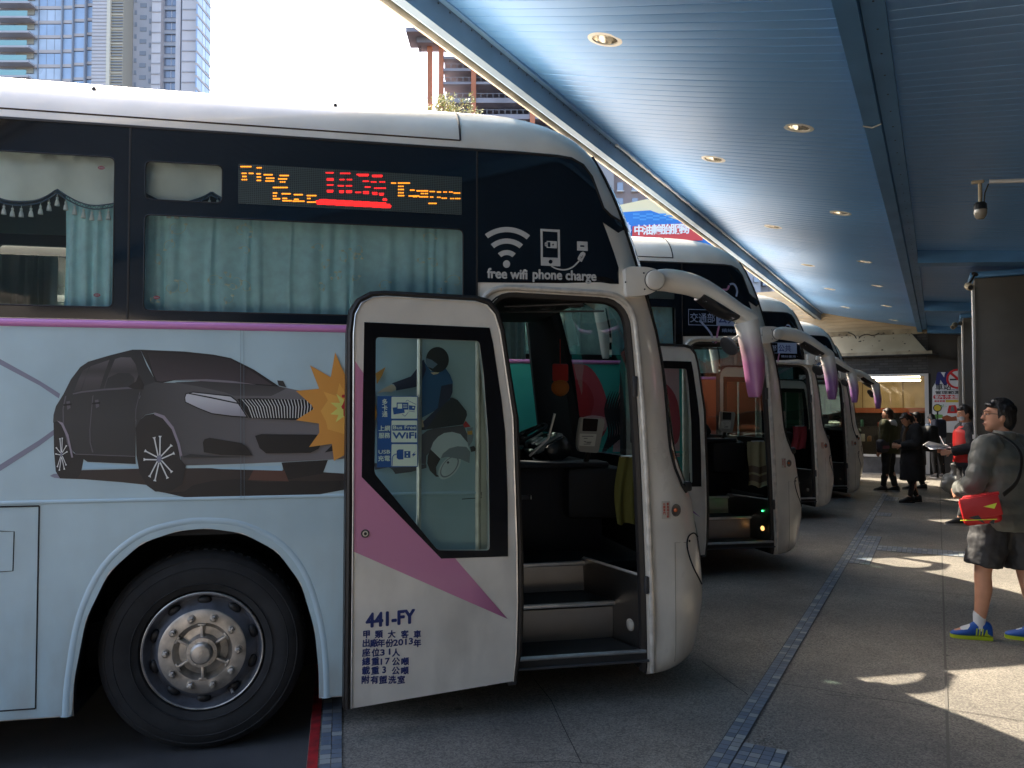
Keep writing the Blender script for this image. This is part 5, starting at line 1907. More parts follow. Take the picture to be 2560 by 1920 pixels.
# ------------------------------------------------------------------ canopy
VO, ZO = -2.875, 4.20            # outer edge: offset from the sight row and height
VI, ZI = -0.37, 3.67            # valley beam
U0, U1 = -9.0, 22.75
BLUEP = mat('blue ceiling paint', (0.135, 0.335, 0.65), 0.33, metal=0.15, spec=1.0, bump=0.04, bscale=1.2, var=0.04, vscale=0.7)
BLUED = mat('blue beam paint', srgb(84, 138, 186), 0.4, metal=0.2, var=0.12, vscale=2)
GREYB = mat('grey blue beam', srgb(112, 132, 150), 0.42, metal=0.3, var=0.18, vscale=1.5)
canopy = thing('bus_station_canopy', 'blue ribbed metal canopy roofing the platform over the bus fronts', 'canopy', uv(7, -1.0, 3.9))
OFF = -uv(7, -1.0, 3.9)
pm = MB()
PW = 0.1155


def panel(v0, z0, v1, z1, name, mtl, bow=0.0, holes=()):
    """ribbed lining: boards run across the row, a small open joint between them"""
    mb = MB()
    n = int((U1 - U0) / PW)
    vs, fs = [], []
    rnd = random.Random(3)
    prof = [(0.0, 0.0035), (0.003, 0.0035), (0.0055, 0.0), (0.035, -0.0007), (0.0577, -0.0009), (0.080, -0.0007), (0.110, 0.0), (0.1125, 0.0035)]
    acc = 0
    NV = 64 if holes else 7
    for i in range(n):
        j = (rnd.random() - 0.5) * 0.0016
        jt_ = (rnd.random() - 0.5) * 0.003
        for k, (du, dz) in enumerate(prof):
            tilt = jt_ * (du / PW - 0.5)
            for q in range(NV):
                t = q / (NV - 1)
                sag = bow * 4 * t * (1 - t)
                vs.append(uv(U0 + i * PW + du, v0 + (v1 - v0) * t, z0 + (z1 - z0) * t + dz + j + tilt - sag + 0.004 * sin(i * 0.31 + 5 * t) + 0.006 * sin(i * 0.083 + 2)) + OFF)
    cols = n * len(prof)
    for c in range(cols - 1):
        for q in range(NV - 1):
            a = c * NV + q
            if holes:
                m_ = (vs[a] + vs[a + NV + 1]) / 2 - OFF
                if any((m_ - h).length < 0.092 for h in holes):
                    continue
            fs.append((a, a + 1, a + NV + 1, a + NV))
    mb.add(vs, fs, mtl)
    return mb.build(name, canopy, 20)


LAMPS = []
for v_, us in ((-1.85, (4.75 - 3.0, 4.75, 7.57, 10.70, 13.86, 16.9, 20.0)), (-0.92, (3.3, 6.47, 9.51, 12.75, 15.45, 18.6, 21.5))):
    for u in us:
        t = (v_ - (VO + 0.16)) / ((VI - 0.05) - (VO + 0.16))
        z = (ZO + 0.03) + ((ZI + 0.06) - (ZO + 0.03)) * t - 0.02 * 4 * t * (1 - t) + 0.006 * sin((u - U0) / PW * 0.083 + 2) + 0.004 * sin((u - U0) / PW * 0.31 + 5 * t)
        LAMPS.append((v_, us.index(u), uv(u, v_, z)))
panel(VO + 0.16, ZO + 0.03, VI - 0.05, ZI + 0.06, 'ceiling_lining', BLUEP, 0.02, [q[2] for q in LAMPS])
panel(VI + 0.16, ZI + 0.05, 5.2, ZI - 0.50, 'ceiling_lining', BLUEP)


def run(v0, z0, v1, z1, mtl, mb, u0=U0, u1=U1):
    """a straight member along the row with a box section"""
    a = [uv(u0, v0, z0), uv(u0, v1, z0), uv(u0, v1, z1), uv(u0, v0, z1)]
    b = [p + U * (u1 - u0) for p in a]
    mb.add([p + OFF for p in a + b], [(0, 1, 2, 3), (7, 6, 5, 4), (0, 4, 5, 1), (1, 5, 6, 2), (2, 6, 7, 3), (3, 7, 4, 0)], mtl)


eb = MB()
run(VO + 0.10, ZO - 0.16, VO + 0.16, ZO + 0.10, GREYB, eb)
run(VO + 0.02, ZO - 0.03, VO + 0.10, ZO + 0.10, GREYB, eb)
run(VO + 0.162, ZO + 0.00, VO + 0.20, ZO + 0.035, mat('pale blue cover strip', srgb(120, 160, 200), 0.35, metal=0.3), eb)
fas = eb.build('edge_beam', canopy)
tb = MB()
tb.tube([uv(U0, VO + 0.075, ZO - 0.10) + OFF, uv(U1, VO + 0.075, ZO - 0.10) + OFF], 0.036, mat('pale blue tube', srgb(150, 178, 200), 0.35, metal=0.3, var=0.2, vscale=3), 14)
tb.tube([uv(U0, VO + 0.01, ZO - 0.10) + OFF, uv(U1, VO + 0.01, ZO - 0.10) + OFF], 0.034, mat('weathered gutter', srgb(96, 92, 80), 0.6, var=0.4, vscale=6), 14)
tb.build('edge_tube', canopy)
ct = MB()
run(VO - 0.075, ZO - 0.085, VO - 0.028, ZO + 0.10, mat('cream fascia', srgb(236, 218, 186), 0.55, var=0.08, vscale=2), ct)
ct.build('cream_fascia', canopy)
rv = MB()
for i in range(150):
    u = 2.5 + i * 0.135
    p = uv(u, VO + 0.163, ZO - 0.02) + OFF
    rv.lathe([(0.007, 0), (0.006, 0.004), (0, 0.005)], mat('dark rivet', (0.03, 0.03, 0.035), 0.5), p, R, 6)
    if i % 2 == 0:
        rv.lathe([(0.005, 0), (0.004, 0.003), (0, 0.004)], mat('dark rivet', (0, 0, 0)), uv(u, VO + 0.108, ZO - 0.115) + OFF, (R + V((0, 0, -0.5))), 6)
tag(rv.build('rivet', canopy), kind='stuff')
caulk = MB()
rnd = random.Random(8)
pp = []
for i in range(160):
    u = 7.2 + i * 0.095
    pp.append(uv(u, VO + 0.185 + 0.006 * rnd.random(), ZO - 0.004 - 0.006 * rnd.random()) + OFF)
caulk.tube(pp, [0.008 + 0.012 * rnd.random() for _ in pp], mat('peeling white caulk', (0.7, 0.7, 0.7), 0.8), 6)
caulk.build('caulking', canopy)
vb = MB()
run(VI - 0.05, ZI - 0.07, VI + 0.055, ZI + 0.14, BLUED, vb)
run(VI + 0.060, ZI - 0.01, VI + 0.17, ZI + 0.10, BLUED, vb)
val = vb.build('valley_beam', canopy)
rv = MB()
for i in range(60):
    rv.lathe([(0.006, 0), (0.005, 0.003), (0, 0.004)], mat('dark rivet', (0, 0, 0)), uv(3.6 + i * 0.33, VI + 0.12, ZI - 0.0105) + OFF, (0, 0, -1), 6)
wr = [uv(5.95, VI - 0.055, ZI - 0.071) + OFF, uv(5.97, VI + 0.0, ZI - 0.085) + OFF, uv(5.96, VI + 0.06, ZI - 0.071) + OFF]
rv.tube(wr, 0.006, mat('frayed wire', (0.5, 0.5, 0.45), 0.7), 5)
tag(rv.build('rivet', val), kind='stuff')
rf = MB()
vs = [uv(U0, VO - 0.07, ZO + 0.13), uv(U0, VI, ZI + 0.45), uv(U0, 5.3, ZI + 0.5), uv(U1, VO - 0.07, ZO + 0.13), uv(U1, VI, ZI + 0.45), uv(U1, 5.3, ZI + 0.5)]
rf.add([p + OFF for p in vs], [(0, 1, 4, 3), (1, 2, 5, 4)], GREYB)
rf.build('roof_sheet', canopy)
for u in (11.55, 17.2, 22.2):
    xb = MB()
    a = uv(u, VI + 0.17, ZI - 0.20) + OFF
    bw = 0.30
    for (v0, z0, v1) in ((VI + 0.17, ZI - 0.16, 5.2),):
        q = [uv(u, v0, ZI - 0.13), uv(u, v1, ZI - 0.52), uv(u + bw, v1, ZI - 0.52), uv(u + bw, v0, ZI - 0.13)]
        t = [p + V((0, 0, 0.25)) for p in q]
        xb.add([p + OFF for p in q + t], [(0, 1, 2, 3), (7, 6, 5, 4), (0, 4, 5, 1), (1, 5, 6, 2), (2, 6, 7, 3), (3, 7, 4, 0)], BLUED)
    xb.build('cross_beam', canopy)

# recessed ceiling lamps, two rows
LAMPW = mat('lamp ring', (0.75, 0.70, 0.60), 0.4)
LAMPR = mat('lamp reflector', (0.85, 0.80, 0.70), 0.16, metal=0.9)
row_n = (uv(0, VI, ZI) - uv(0, VO, ZO)).cross(U).normalized()
if row_n.z > 0:
    row_n = -row_n
for v_, nth, p in LAMPS:
    if 1:
        where = 'outer row' if v_ < -1 else 'inner row'
        lab = {0: 'round recessed ceiling lamp with metal reflector above the viewer, %s', 1: 'large round recessed ceiling lamp nearest the viewer in the %s', 2: 'round recessed ceiling lamp, second from the viewer in the %s',
               3: 'round recessed ceiling lamp, third from the viewer in the %s', 4: 'small recessed ceiling lamp, fourth from the viewer in the %s', 5: 'small recessed ceiling lamp, fifth from the viewer in the %s',
               6: 'tiny recessed ceiling lamp nearest the end wall in the %s'}[nth] % where
        L = thing('ceiling_lamp', lab, 'ceiling lamp', p, 0, 'recessed lamps in the blue ceiling')
        rg = MB()
        rg.lathe([(0.083, -0.006), (0.084, 0.004), (0.112, 0.003), (0.116, -0.002), (0.116, -0.012)], LAMPW, (0, 0, 0), row_n, 40)
        rg.build('ring', L)
        rfm = MB()
        rfm.lathe([(0.084, -0.004), (0.082, -0.03), (0.074, -0.06), (0.058, -0.085), (0.03, -0.10), (0.0, -0.102)], LAMPR, (0, 0, 0), row_n, 40)
        rfm.build('reflector', L)
        bl = MB()
        bl.tube([row_n * -0.05 - R * 0.05, row_n * -0.045 + R * 0.05], 0.016, LAMPW, 10)
        bl.build('bulb', L)
# ------------------------------------------------------------------ end wall, shop, columns, pipes, cameras
WU = 22.8


def wpt(px, py, du=0.0):
    return meet(px, py, U, uv(WU + du, 0))


def wvz(px, py):
    p = wpt(px, py)
    return (p.dot(R), p.z)


q3 = lambda x, y: wvz(1960 + x * 0.22904, 740 + y * 0.22904)
on_wall = lambda off: (lambda v, z, w: uv(WU - off - w, v, z))
WALLB = mat('beige corrugated wall', srgb(168, 152, 126), 0.7, var=0.14, vscale=1.2, stretch=(1, 1, 4))
FASC = mat('dirty cream fascia', srgb(178, 168, 146), 0.6, var=0.22, vscale=1.0, col2=srgb(150, 140, 118))
GRIME = mat('grimy ledge', srgb(160, 148, 124), 0.8, col2=srgb(110, 98, 78), vscale=2.5)
DWALL = mat('dark station wall', (0.045, 0.042, 0.040), 0.7, var=0.2, vscale=2)


def brick_mat():
    m = bpy.data.materials.new('dark glazed brick')
    m.use_nodes = True
    nt = m.node_tree
    b = nt.nodes['Principled BSDF']
    b.inputs['Roughness'].default_value = 0.35
    tc = nt.nodes.new('ShaderNodeTexCoord')
    dt = nt.nodes.new('ShaderNodeVectorMath')
    dt.operation = 'DOT_PRODUCT'
    dt.inputs[1].default_value = R
    sp = nt.nodes.new('ShaderNodeSeparateXYZ')
    cb = nt.nodes.new('ShaderNodeCombineXYZ')
    br = nt.nodes.new('ShaderNodeTexBrick')
    br.inputs['Color1'].default_value = (0.018, 0.020, 0.024, 1)
    br.inputs['Color2'].default_value = (0.055, 0.056, 0.060, 1)
    br.inputs['Mortar'].default_value = (0.012, 0.012, 0.012, 1)
    br.inputs['Scale'].default_value = 1.0
    br.inputs['Brick Width'].default_value = 0.22
    br.inputs['Row Height'].default_value = 0.068
    br.inputs['Mortar Size'].default_value = 0.008
    nt.links.new(tc.outputs['Object'], dt.inputs[0])
    nt.links.new(tc.outputs['Object'], sp.inputs[0])
    nt.links.new(dt.outputs['Value'], cb.inputs['X'])
    nt.links.new(sp.outputs['Z'], cb.inputs['Y'])
    nt.links.new(cb.outputs[0], br.inputs['Vector'])
    nt.links.new(br.outputs['Color'], b.inputs['Base Color'])
    return m


BRICK = brick_mat()
zb_t = q3(1000, 655)[1]       # top of brick band
zb_b = q3(1200, 852)[1]       # bottom of brick band = top of window frame
zf_t = q3(1000, 378)[1]
zf_m = q3(1000, 432)[1]
zf_b = q3(1000, 622)[1]
v_post = q3(1560, 1100)[0]
v_edge = q3(1575, 1100)[0]
VL = -7.5
end = thing('station_end_wall', 'beige and dark brick wall closing the platform at the far end', 'wall', uv(WU, 0, 0))
EO = -uv(WU, 0, 0)
ew = lambda off: (lambda v, z, w: uv(WU - off - w, v, z) + EO)
mb = MB()
mb.sheet([(VL, zf_t), (5.2, zf_t), (5.2, 4.9), (VL, 4.9)], WALLB, ew(0.0), thick=0.2)
zz_ = zf_t
while zz_ < 4.8:
    mb.tube([uv(WU - 0.002, VL, zz_) + EO, uv(WU - 0.002, 0.4, zz_) + EO], 0.012, WALLB, 6)
    zz_ += 0.085
mb.build('cladding', end)
mb = MB()
mb.sheet([(VL, zf_m), (v_edge + 0.2, zf_m), (v_edge + 0.2, zf_t), (VL, zf_t)], GRIME, ew(0.10), thick=0.3)
mb.build('ledge', end)
mb = MB()
p = [uv(WU - 0.101, VL, zf_m), uv(WU - 0.101, v_edge - 0.35, zf_m), uv(WU - 0.34, v_edge - 0.02, zf_b), uv(WU - 0.34, VL, zf_b)]
mb.add([a + EO for a in p] + [a + EO + U * 0.2 for a in p], [(0, 1, 2, 3), (7, 6, 5, 4), (1, 5, 6, 2), (3, 2, 6, 7)], FASC)
rnd = random.Random(5)
mb.build('sloping_fascia', end)
mb = MB()
mb.sheet([(VL, zf_b - 0.09), (v_edge + 0.1, zf_b - 0.09), (v_edge + 0.1, zf_b - 0.004), (VL, zf_b - 0.004)], mat('pale ledge strip', srgb(150, 140, 120), 0.6, var=0.3, vscale=4), ew(0.36), thick=0.3)
mb.tube([uv(WU - 0.37, VL, zf_b - 0.10) + EO, uv(WU - 0.37, v_edge + 0.25, zf_b - 0.10) + EO], 0.018, BLACK, 6)
mb.build('drip_edge', end)
mb = MB()
for k in range(46):
    v = -3.2 + 3.2 * rnd.random()
    z = zf_m + (0.11 * (rnd.random() - 0.35)) if k < 26 else zf_b + rnd.random() * (zf_m - zf_b)
    t = (z - zf_b) / (zf_m - zf_b)
    off = 0.104 if z > zf_m else 0.34 - 0.239 * t + 0.004
    s = 0.008 + 0.018 * rnd.random() ** 2
    mb.sheet([(v + s * (1 + rnd.random()) * cos(a), z + s * (0.5 + 0.7 * rnd.random()) * sin(a)) for a in [2 * pi * i / 9 for i in range(9)]], mat('black mould stain', (0.03, 0.026, 0.02), 0.9), ew(off))
for L in ([(-2.05, 0.1), (-1.9, 0.02), (-1.82, -0.12), (-1.75, -0.02), (-1.6, 0.03), (-1.45, -0.01), (-1.3, 0.05)],):
    mb.tube([uv(WU - 0.13, v, zf_m + z) + EO for v, z in smooth_line(L, 4)], 0.014, mat('black mould stain', (0, 0, 0)), 5)
mb.build('mould_stain', end)
mb = MB()
zw_b = 0.45
mb.sheet([(VL, zb_b), (v_edge, zb_b), (v_edge, zf_t), (VL, zf_t)], BRICK, ew(0.0), thick=0.2)
mb.sheet([(VL, 0), (v_edge, 0), (v_edge, zw_b), (VL, zw_b)], mat('grey tiled plinth', (0.09, 0.09, 0.095), 0.4, var=0.3, vscale=5), ew(0.0), thick=0.2)
mb.build('brickwork', end)
mb = MB()
mb.sheet([(v_edge + 0.001, 0), (5.2, 0), (5.2, zf_t), (v_edge + 0.001, zf_t)], DWALL, ew(0.0), thick=0.2)
mb.build('dark_panel', end)
# shop window
shop = thing('shop_window', 'shop window in a white frame with warm lit interior under the dark brick band', 'shop window', uv(WU, -1.5, 0))
SO = -uv(WU, -1.5, 0)
fr = MB()
WF = mat('white window frame', (0.6, 0.59, 0.57), 0.4)


def wbar(mb, v0, v1, z0, z1, m, off=0.03, th=0.10):
    mb.sheet([(v0, z0), (v1, z0), (v1, z1), (v0, z1)], m, lambda v, z, w: uv(WU - off - w, v, z) + SO, thick=th)


wbar(fr, VL, v_post + 0.04, zb_b - 0.06, zb_b, WF)
wbar(fr, v_post - 0.05, v_post + 0.04, 0.02, zb_b - 0.062, WF)
wbar(fr, -3.4, -3.33, zw_b, zb_b - 0.062, WF)
wbar(fr, VL, v_post - 0.051, zw_b - 0.03, zw_b + 0.03, WF, 0.032)
fr.build('frame', shop)
pn = MB()
wbar(pn, VL, v_post - 0.052, zw_b + 0.031, zb_b - 0.062, glass('shop pane', (0.85, 0.85, 0.8), 0.8), 0.0, 0)
pn.build('pane', shop)
rm = MB()
SHOPW = mat('shop ochre wall', srgb(200, 182, 142), 0.7, var=0.12, vscale=2)
CEIL = mat('shop ceiling', srgb(150, 140, 120), 0.8)
D = 3.6
A = [uv(WU + 0.2, VL, 0), uv(WU + 0.2, 2.5, 0), uv(WU + D, 2.5, 0), uv(WU + D, VL, 0)]
h = 3.2
B_ = [p + V((0, 0, h)) for p in A]
rm.add([p + SO for p in A + B_], [(2, 3, 7, 6), (1, 2, 6, 5), (3, 0, 4, 7)], SHOPW)
rm.add([p + SO + V((0, 0, 0.02)) for p in A], [(0, 1, 2, 3)], mat('shop floor', (0.15, 0.14, 0.13), 0.5))
rm.add([p + SO for p in B_], [(3, 2, 1, 0)], CEIL)
for v in (-3.0, -2.0, -0.9):
    rm.box(uv(WU + D - 0.01, v, 1.6) + SO, (0.02, 0.02, 2.6), mat('shop panel joint', srgb(120, 100, 66), 0.8), Matrix.Rotation(-radians(40), 3, 'Z'))
rm.build('room', shop)
rotR = Matrix.Rotation(radians(-40), 3, 'Z')       # local x -> across, y -> along the row
LIT = mat('lit tube', (1, 0.9, 0.7), 0.5, emit=(1.0, 0.82, 0.55), estr=4.0)
for k, (du, z) in enumerate(((1.2, 2.52), (2.2, 2.46))):
    t = MB()
    t.bbox(uv(WU + du, -1.1, z) + SO, (1.4, 0.12, 0.05), LIT, 0.02, rotR)
    t.build('ceiling_tube', shop)
sh = MB()
ORG = mat('orange shelf front', srgb(160, 88, 52), 0.5)
sh.box(uv(WU + 1.9, -2.0, 1.62) + SO, (6.0, 0.5, 0.14), ORG, rotR)
sh.box(uv(WU + 2.1, -2.0, 0.8) + SO, (6.0, 0.5, 1.5), mat('dark shelving', (0.05, 0.045, 0.04), 0.7), rotR)
sh.build('counter', shop)
gd = MB()
rnd = random.Random(12)
GC = [srgb(170, 60, 40), srgb(200, 160, 60), srgb(60, 110, 90), srgb(200, 200, 190), srgb(70, 80, 130), srgb(150, 110, 70)]
for k in range(40):
    v = -4.5 + 4.4 * rnd.random()
    c = GC[k % 6]
    hh = 0.12 + 0.16 * rnd.random()
    gd.bbox(uv(WU + 1.68 - 0.1 * rnd.random(), v, (0.75 if k % 2 else 1.16) + hh / 2) + SO, (0.09, 0.08, hh), mat('goods %d' % (k % 6), c, 0.5), 0.012, rotR)
gd.build('goods', shop)
gc = MB()
TEALG = mat('teal display case', srgb(88, 120, 116), 0.3)
gc.bbox(uv(WU + 0.75, -3.0, 0.62) + SO, (2.3, 0.5, 1.0), TEALG, 0.03, rotR)
gc.box(uv(WU + 0.48, -3.0, 0.74) + SO, (2.3, 0.02, 0.03), WF, rotR)
gc.build('display_case', shop)
for k, (dv, dz) in enumerate(((-2.98, 2.05), (-2.72, 2.0))):
    bn = MB()
    bn.sheet([(dv, dz - 0.62), (dv + 0.20, dz - 0.62), (dv + 0.20, dz), (dv + 0.10, dz + 0.1), (dv, dz)], mat('shop banner red', srgb(130, 40, 36), 0.6), lambda v, z, w: uv(WU + 0.3 - w, v, z) + SO)
    bn.sheet([(dv + 0.05, dz - 0.55), (dv + 0.15, dz - 0.55), (dv + 0.15, dz - 0.08), (dv + 0.05, dz - 0.08)], mat('shop banner yellow', srgb(214, 190, 120), 0.6), lambda v, z, w: uv(WU + 0.295 - w, v, z) + SO)
    for i in range(4):
        write(bn, '鮮茶小吃'[i], mat('shop banner red', (0, 0, 0)), lambda v, z, w: uv(WU + 0.29 - w, v, z) + SO, dv + 0.06, dz - 0.18 - i * 0.11, 0.085, 0.01)
    bn.build('hanging_banner', shop, 0)

# no-smoking board
nb = thing('no_smoking_board', 'white no smoking board with navy N and red prohibition ring on the dark wall', 'sign', uv(WU - 0.03, 0.2, 1.0))
NO = -uv(WU - 0.03, 0.2, 1.0)
bf = lambda off: (lambda v, z, w: uv(WU - 0.03 - off - w, v, z) + NO)
bd = MB()
WB = mat('board white', srgb(222, 224, 226), 0.5)
ext = 0.42
out = [q3(*p) for p in [(1618, 1480), (1620, 1000), (1650, 950), (1680, 832), (1760, 832), (1800, 860), (1830, 820), (1870, 812)]]
top = out[-1][1]
out += [(out[-1][0] + 0.15, top - 0.04), (out[-1][0] + 0.32, top - 0.15), (out[-1][0] + 0.36, q3(0, 1000)[1]), (out[-1][0] + 0.36, q3(0, 1480)[1])]
bd.sheet(out, WB, bf(0.0), thick=0.025)
bd.build('board', nb)
lt = MB()
NAVY = mat('board navy', srgb(40, 44, 110), 0.5)
RED = mat('board red', srgb(205, 40, 44), 0.5)
BLK = mat('board black', (0.03, 0.03, 0.035), 0.5)
GRY = mat('board grey', srgb(110, 110, 116), 0.5)
YEL = mat('board yellow', srgb(214, 190, 70), 0.5)
GRN = mat('board green', srgb(120, 178, 96), 0.5)


def bw(body, m, x0, x1, yb, size, fat=0.03, k=1, **kw):
    a, b = q3(x0, yb), q3(x1, yb)
    write(lt, body, m, bf(0.002 * k), a[0], a[1], size, fat, fit=b[0] - a[0], **kw)


P_ = lambda pts, m, k=1: lt.sheet([q3(*p) for p in pts], m, bf(0.002 * k))
bw('N', NAVY, 1668, 1790, 962, 0.40, 0.09, shear=0.2)
c = q3(1895, 905)
ring = lambda r: [(c[0] + r * cos(t), c[1] + r * sin(t)) for t in [2 * pi * i / 40 for i in range(40)]]
lt.sheet(ring(0.25), RED, bf(0.004), [ring(0.20)])
lt.sheet([(c[0] - 0.17, c[1] + 0.13), (c[0] - 0.13, c[1] + 0.17), (c[0] + 0.17, c[1] - 0.13), (c[0] + 0.13, c[1] - 0.17)], RED, bf(0.006))
lt.sheet([(c[0] - 0.17, c[1] - 0.035), (c[0] + 0.10, c[1] - 0.035), (c[0] + 0.10, c[1] + 0.005), (c[0] - 0.17, c[1] + 0.005)], BLK, bf(0.003))
sm = smooth_line([(c[0] + 0.09, c[1] + 0.02), (c[0] + 0.05, c[1] + 0.07), (c[0] + 0.11, c[1] + 0.11), (c[0] + 0.05, c[1] + 0.16)], 5)
lt.tube([bf(0.004)(a, b, 0) for a, b in sm], 0.008, GRY, 4)
bw('車站', BLK, 1655, 1822, 1022, 0.18, 0.02)
bw('NO SMOKING', NAVY, 1828, 2010, 1028, 0.035, 0.03)
bw('管理範圍', BLK, 1652, 1925, 1068, 0.085, 0.03)
P_(rounded([(1630, 1080), (2020, 1080), (2020, 1126), (1630, 1126)], 20, 4), RED)
bw('室內·外全面禁菸', WB, 1645, 2010, 1118, 0.095, 0.03, 2)
bw('違者罰鍰', RED, 1640, 1758, 1156, 0.05, 0.03)
P_([(1764, 1134), (2010, 1134), (2010, 1160), (1764, 1160)], YEL)
lp = [(1675 + 48 * cos(t), 1222 + 42 * sin(t)) for t in [2 * pi * i / 24 for i in range(24)]]
P_(lp, BLK, 1)
P_([(1675 + 38 * cos(t), 1222 + 33 * sin(t)) for t in [2 * pi * i / 24 for i in range(24)]], YEL, 2)
P_([(1668, 1262), (1684, 1262), (1690, 1460), (1702, 1474), (1650, 1474), (1662, 1460)], BLK)
P_([(1620, 1300), (1660, 1290), (1730, 1295), (1740, 1330), (1620, 1345)], GRN)
P_([(1790, 1230), (1800, 1195), (1870, 1190), (1890, 1230), (1900, 1280), (1780, 1280)], RED)
P_([(1825, 1205), (1850, 1205), (1862, 1260), (1815, 1260)], GRY, 2)
P_([(1720, 1320), (1780, 1300), (1830, 1320), (1880, 1310), (1890, 1360), (1740, 1370)], mat('board brown', srgb(150, 80, 50), 0.5))
for a in range(5):
    t = radians(20 + 35 * a)
    P_([(1738, 1215), (1738 + 42 * cos(t) + 5, 1215 - 34 * sin(t)), (1738 + 42 * cos(t) - 5, 1215 - 34 * sin(t) + 6)], GRN)
lt.build('lettering_and_pictures', nb, 0)

# columns of the station building
COLM = mat('dark tiled column', (0.105, 0.094, 0.080), 0.55, var=0.15, vscale=2.0, bump=0.05, bscale=30)
names = {12.4: 'broad dark square column nearest the viewer, behind the man in the grey jacket', 17.7: 'dark square column standing between the nearest column and the end wall',
         22.0: 'dark square column farthest from the viewer beside the no smoking board', 5.1 - 5.3: 'dark square column behind the viewer'}
for u in (12.4, 17.7, 22.0):
    v0 = 0.46
    t = thing('station_column', names[u], 'column', uv(u, v0, 0), 0, 'dark columns along the platform')
    m_ = MB()
    top = ZI - 0.26
    m_.bbox(V((0, 0, 0)) + (U * 0.45 + R * 0.45) + V((0, 0, top / 2)), (0.9, 0.9, top), COLM, 0.012, rotR)
    m_.build('shaft', t)
    if u < 20:
        m_ = MB()
        m_.bbox((U * 0.45 + R * 0.45) + V((0, 0, top + 0.045)), (1.0, 1.0, 0.08), BLUED, 0.01, rotR)
        m_.build('capital', t)
PIPEM = mat('pale conduit', (0.72, 0.70, 0.66), 0.4, metal=0.3, var=0.15, vscale=5)
for u, z0, lab in ((12.38, 0.1, 'pale conduit pipe on the edge of the broad nearest column'), (17.68, 1.3, 'thin pale conduit pipe on the edge of the second column')):
    t = thing('conduit_pipe', lab, 'pipe', uv(u, 0.44, z0))
    m_ = MB()
    m_.tube([V((0, 0, 0)), V((0, 0, 3.3 - z0))], 0.017 if u < 15 else 0.014, PIPEM, 10)
    m_.build('tube', t)
    if u < 15:
        m_ = MB()
        m_.bbox(V((-0.02, -0.02, 0.78)), (0.07, 0.05, 0.26), mat('orange call box', srgb(170, 70, 45), 0.5), 0.008)
        m_.build('orange_tag', t)
        m_ = MB()
        m_.bbox(V((0, 0, 1.18)), (0.05, 0.05, 0.06), PIPEM, 0.006)
        m_.build('bracket', t)

# security cameras
CAMW = mat('aged camera shell', srgb(176, 160, 134), 0.45)


def pt_depth(px, py, depth):
    return EYE + sight(px, py) * (depth / FPX)


def cctv(name, lab, px, py, depth, aim, up):
    p = pt_depth(px, py, depth)
    t = thing(name, lab, 'security camera', p, 0, 'security cameras under the canopy')
    a = V(aim).normalized()
    m_ = MB()
    m_.lathe([(0, 0.12), (0.035, 0.118), (0.046, 0.10), (0.048, -0.05), (0.040, -0.09), (0.0, -0.092)], CAMW, (0, 0, 0), a, 20)
    m_.build('housing', t)
    m_ = MB()
    m_.lathe([(0.030, 0.119), (0.030, 0.124), (0.018, 0.1245), (0.016, 0.121), (0, 0.121)], BLACK, (0, 0, 0), a, 18)
    m_.build('lens', t)
    m_ = MB()
    m_.tube([V((0, 0, 0.03)), V(up) * 0.5, V(up)], 0.013, BLACK, 8)
    m_.lathe([(0.04, 0), (0.04, 0.015), (0, 0.015)], BLACK, V(up), -V(up).normalized(), 14)
    m_.build('mount', t)
    return t


cctv('security_camera', 'small dark security camera mounted on the broad nearest column', 2422, 716, 10.4, (-0.5, -0.8, -0.25), (0.10, 0.0, 0.17))
cctv('security_camera', 'pale security camera mounted on the second column', 2386, 814, 15.4, (-0.75, -0.5, -0.35), (0.16, 0.02, 0.05))
p = pt_depth(2451, 528, 6.4)
t = thing('dome_camera', 'hanging dome security camera on a pale ceiling pipe', 'security camera', p, 0, 'security cameras under the canopy')
m_ = MB()
m_.lathe([(0.0, 0.07), (0.035, 0.07), (0.046, 0.056), (0.048, 0.02), (0.050, 0.010)], BLACK, (0, 0, 0), (0, 0, 1), 24)
m_.build('cap', t)
m_ = MB()
m_.lathe([(0.048, 0.010), (0.048, -0.014), (0.041, -0.042), (0.025, -0.062), (0, -0.067)], mat('smoked dome', srgb(150, 140, 124), 0.15, coat=0.6), (0, 0, 0), (0, 0, 1), 24)
m_.build('dome', t)
m_ = MB()
m_.tube([V((0, 0, 0.07)), V((0, 0, 0.23))], 0.015, CAMW, 12)
m_.bbox((-0.02, 0, 0.235), (0.09, 0.035, 0.026), CAMW, 0.01, rotR)
m_.tube([V((0.02, 0, 0.235)) + R * 0.05, V((0, 0, 0.24)) + R * 2.6 + V((0, 0, -0.27))], 0.017, PIPEM, 12)
m_.tube([V((0.035, 0.0, 0.065)), V((0.045, 0, 0.15)), V((0.04, 0, 0.22)) + R * 0.03], 0.005, BLACK, 6)
m_.build('pipe_arm', t)

# station building along the back of the platform
sb = MB()
sb.box(uv(7, 5.45, 1.9) , (0.4, 34, 3.9), DWALL, rotR)
tag(sb.build('station_building_wall', None, 0), 'long dark station building wall behind the columns', 'wall')

db_ = thing('rear_light_blocker', 'long grey depot building across the yard behind the viewer', 'building', (-8, -24, 0))  # added unseen block: darkens reflections and cuts low sky behind the viewer
m_ = MB()
m_.box((0, -4, 4.5), (70, 8, 9.2), mat('blocker grey wall', srgb(110, 106, 102), 0.7, var=0.2, vscale=0.3))
m_.build('wall', db_, 0)
for i in range(14):
    for j in range(2):
        m_ = MB()
        m_.box((-32 + i * 5, 0.02, 2.4 + j * 3.8), (2.6, 0.1, 1.6), mat('blocker dark panel', (0.02, 0.025, 0.03), 0.15))
        m_.build('window', db_, 0)

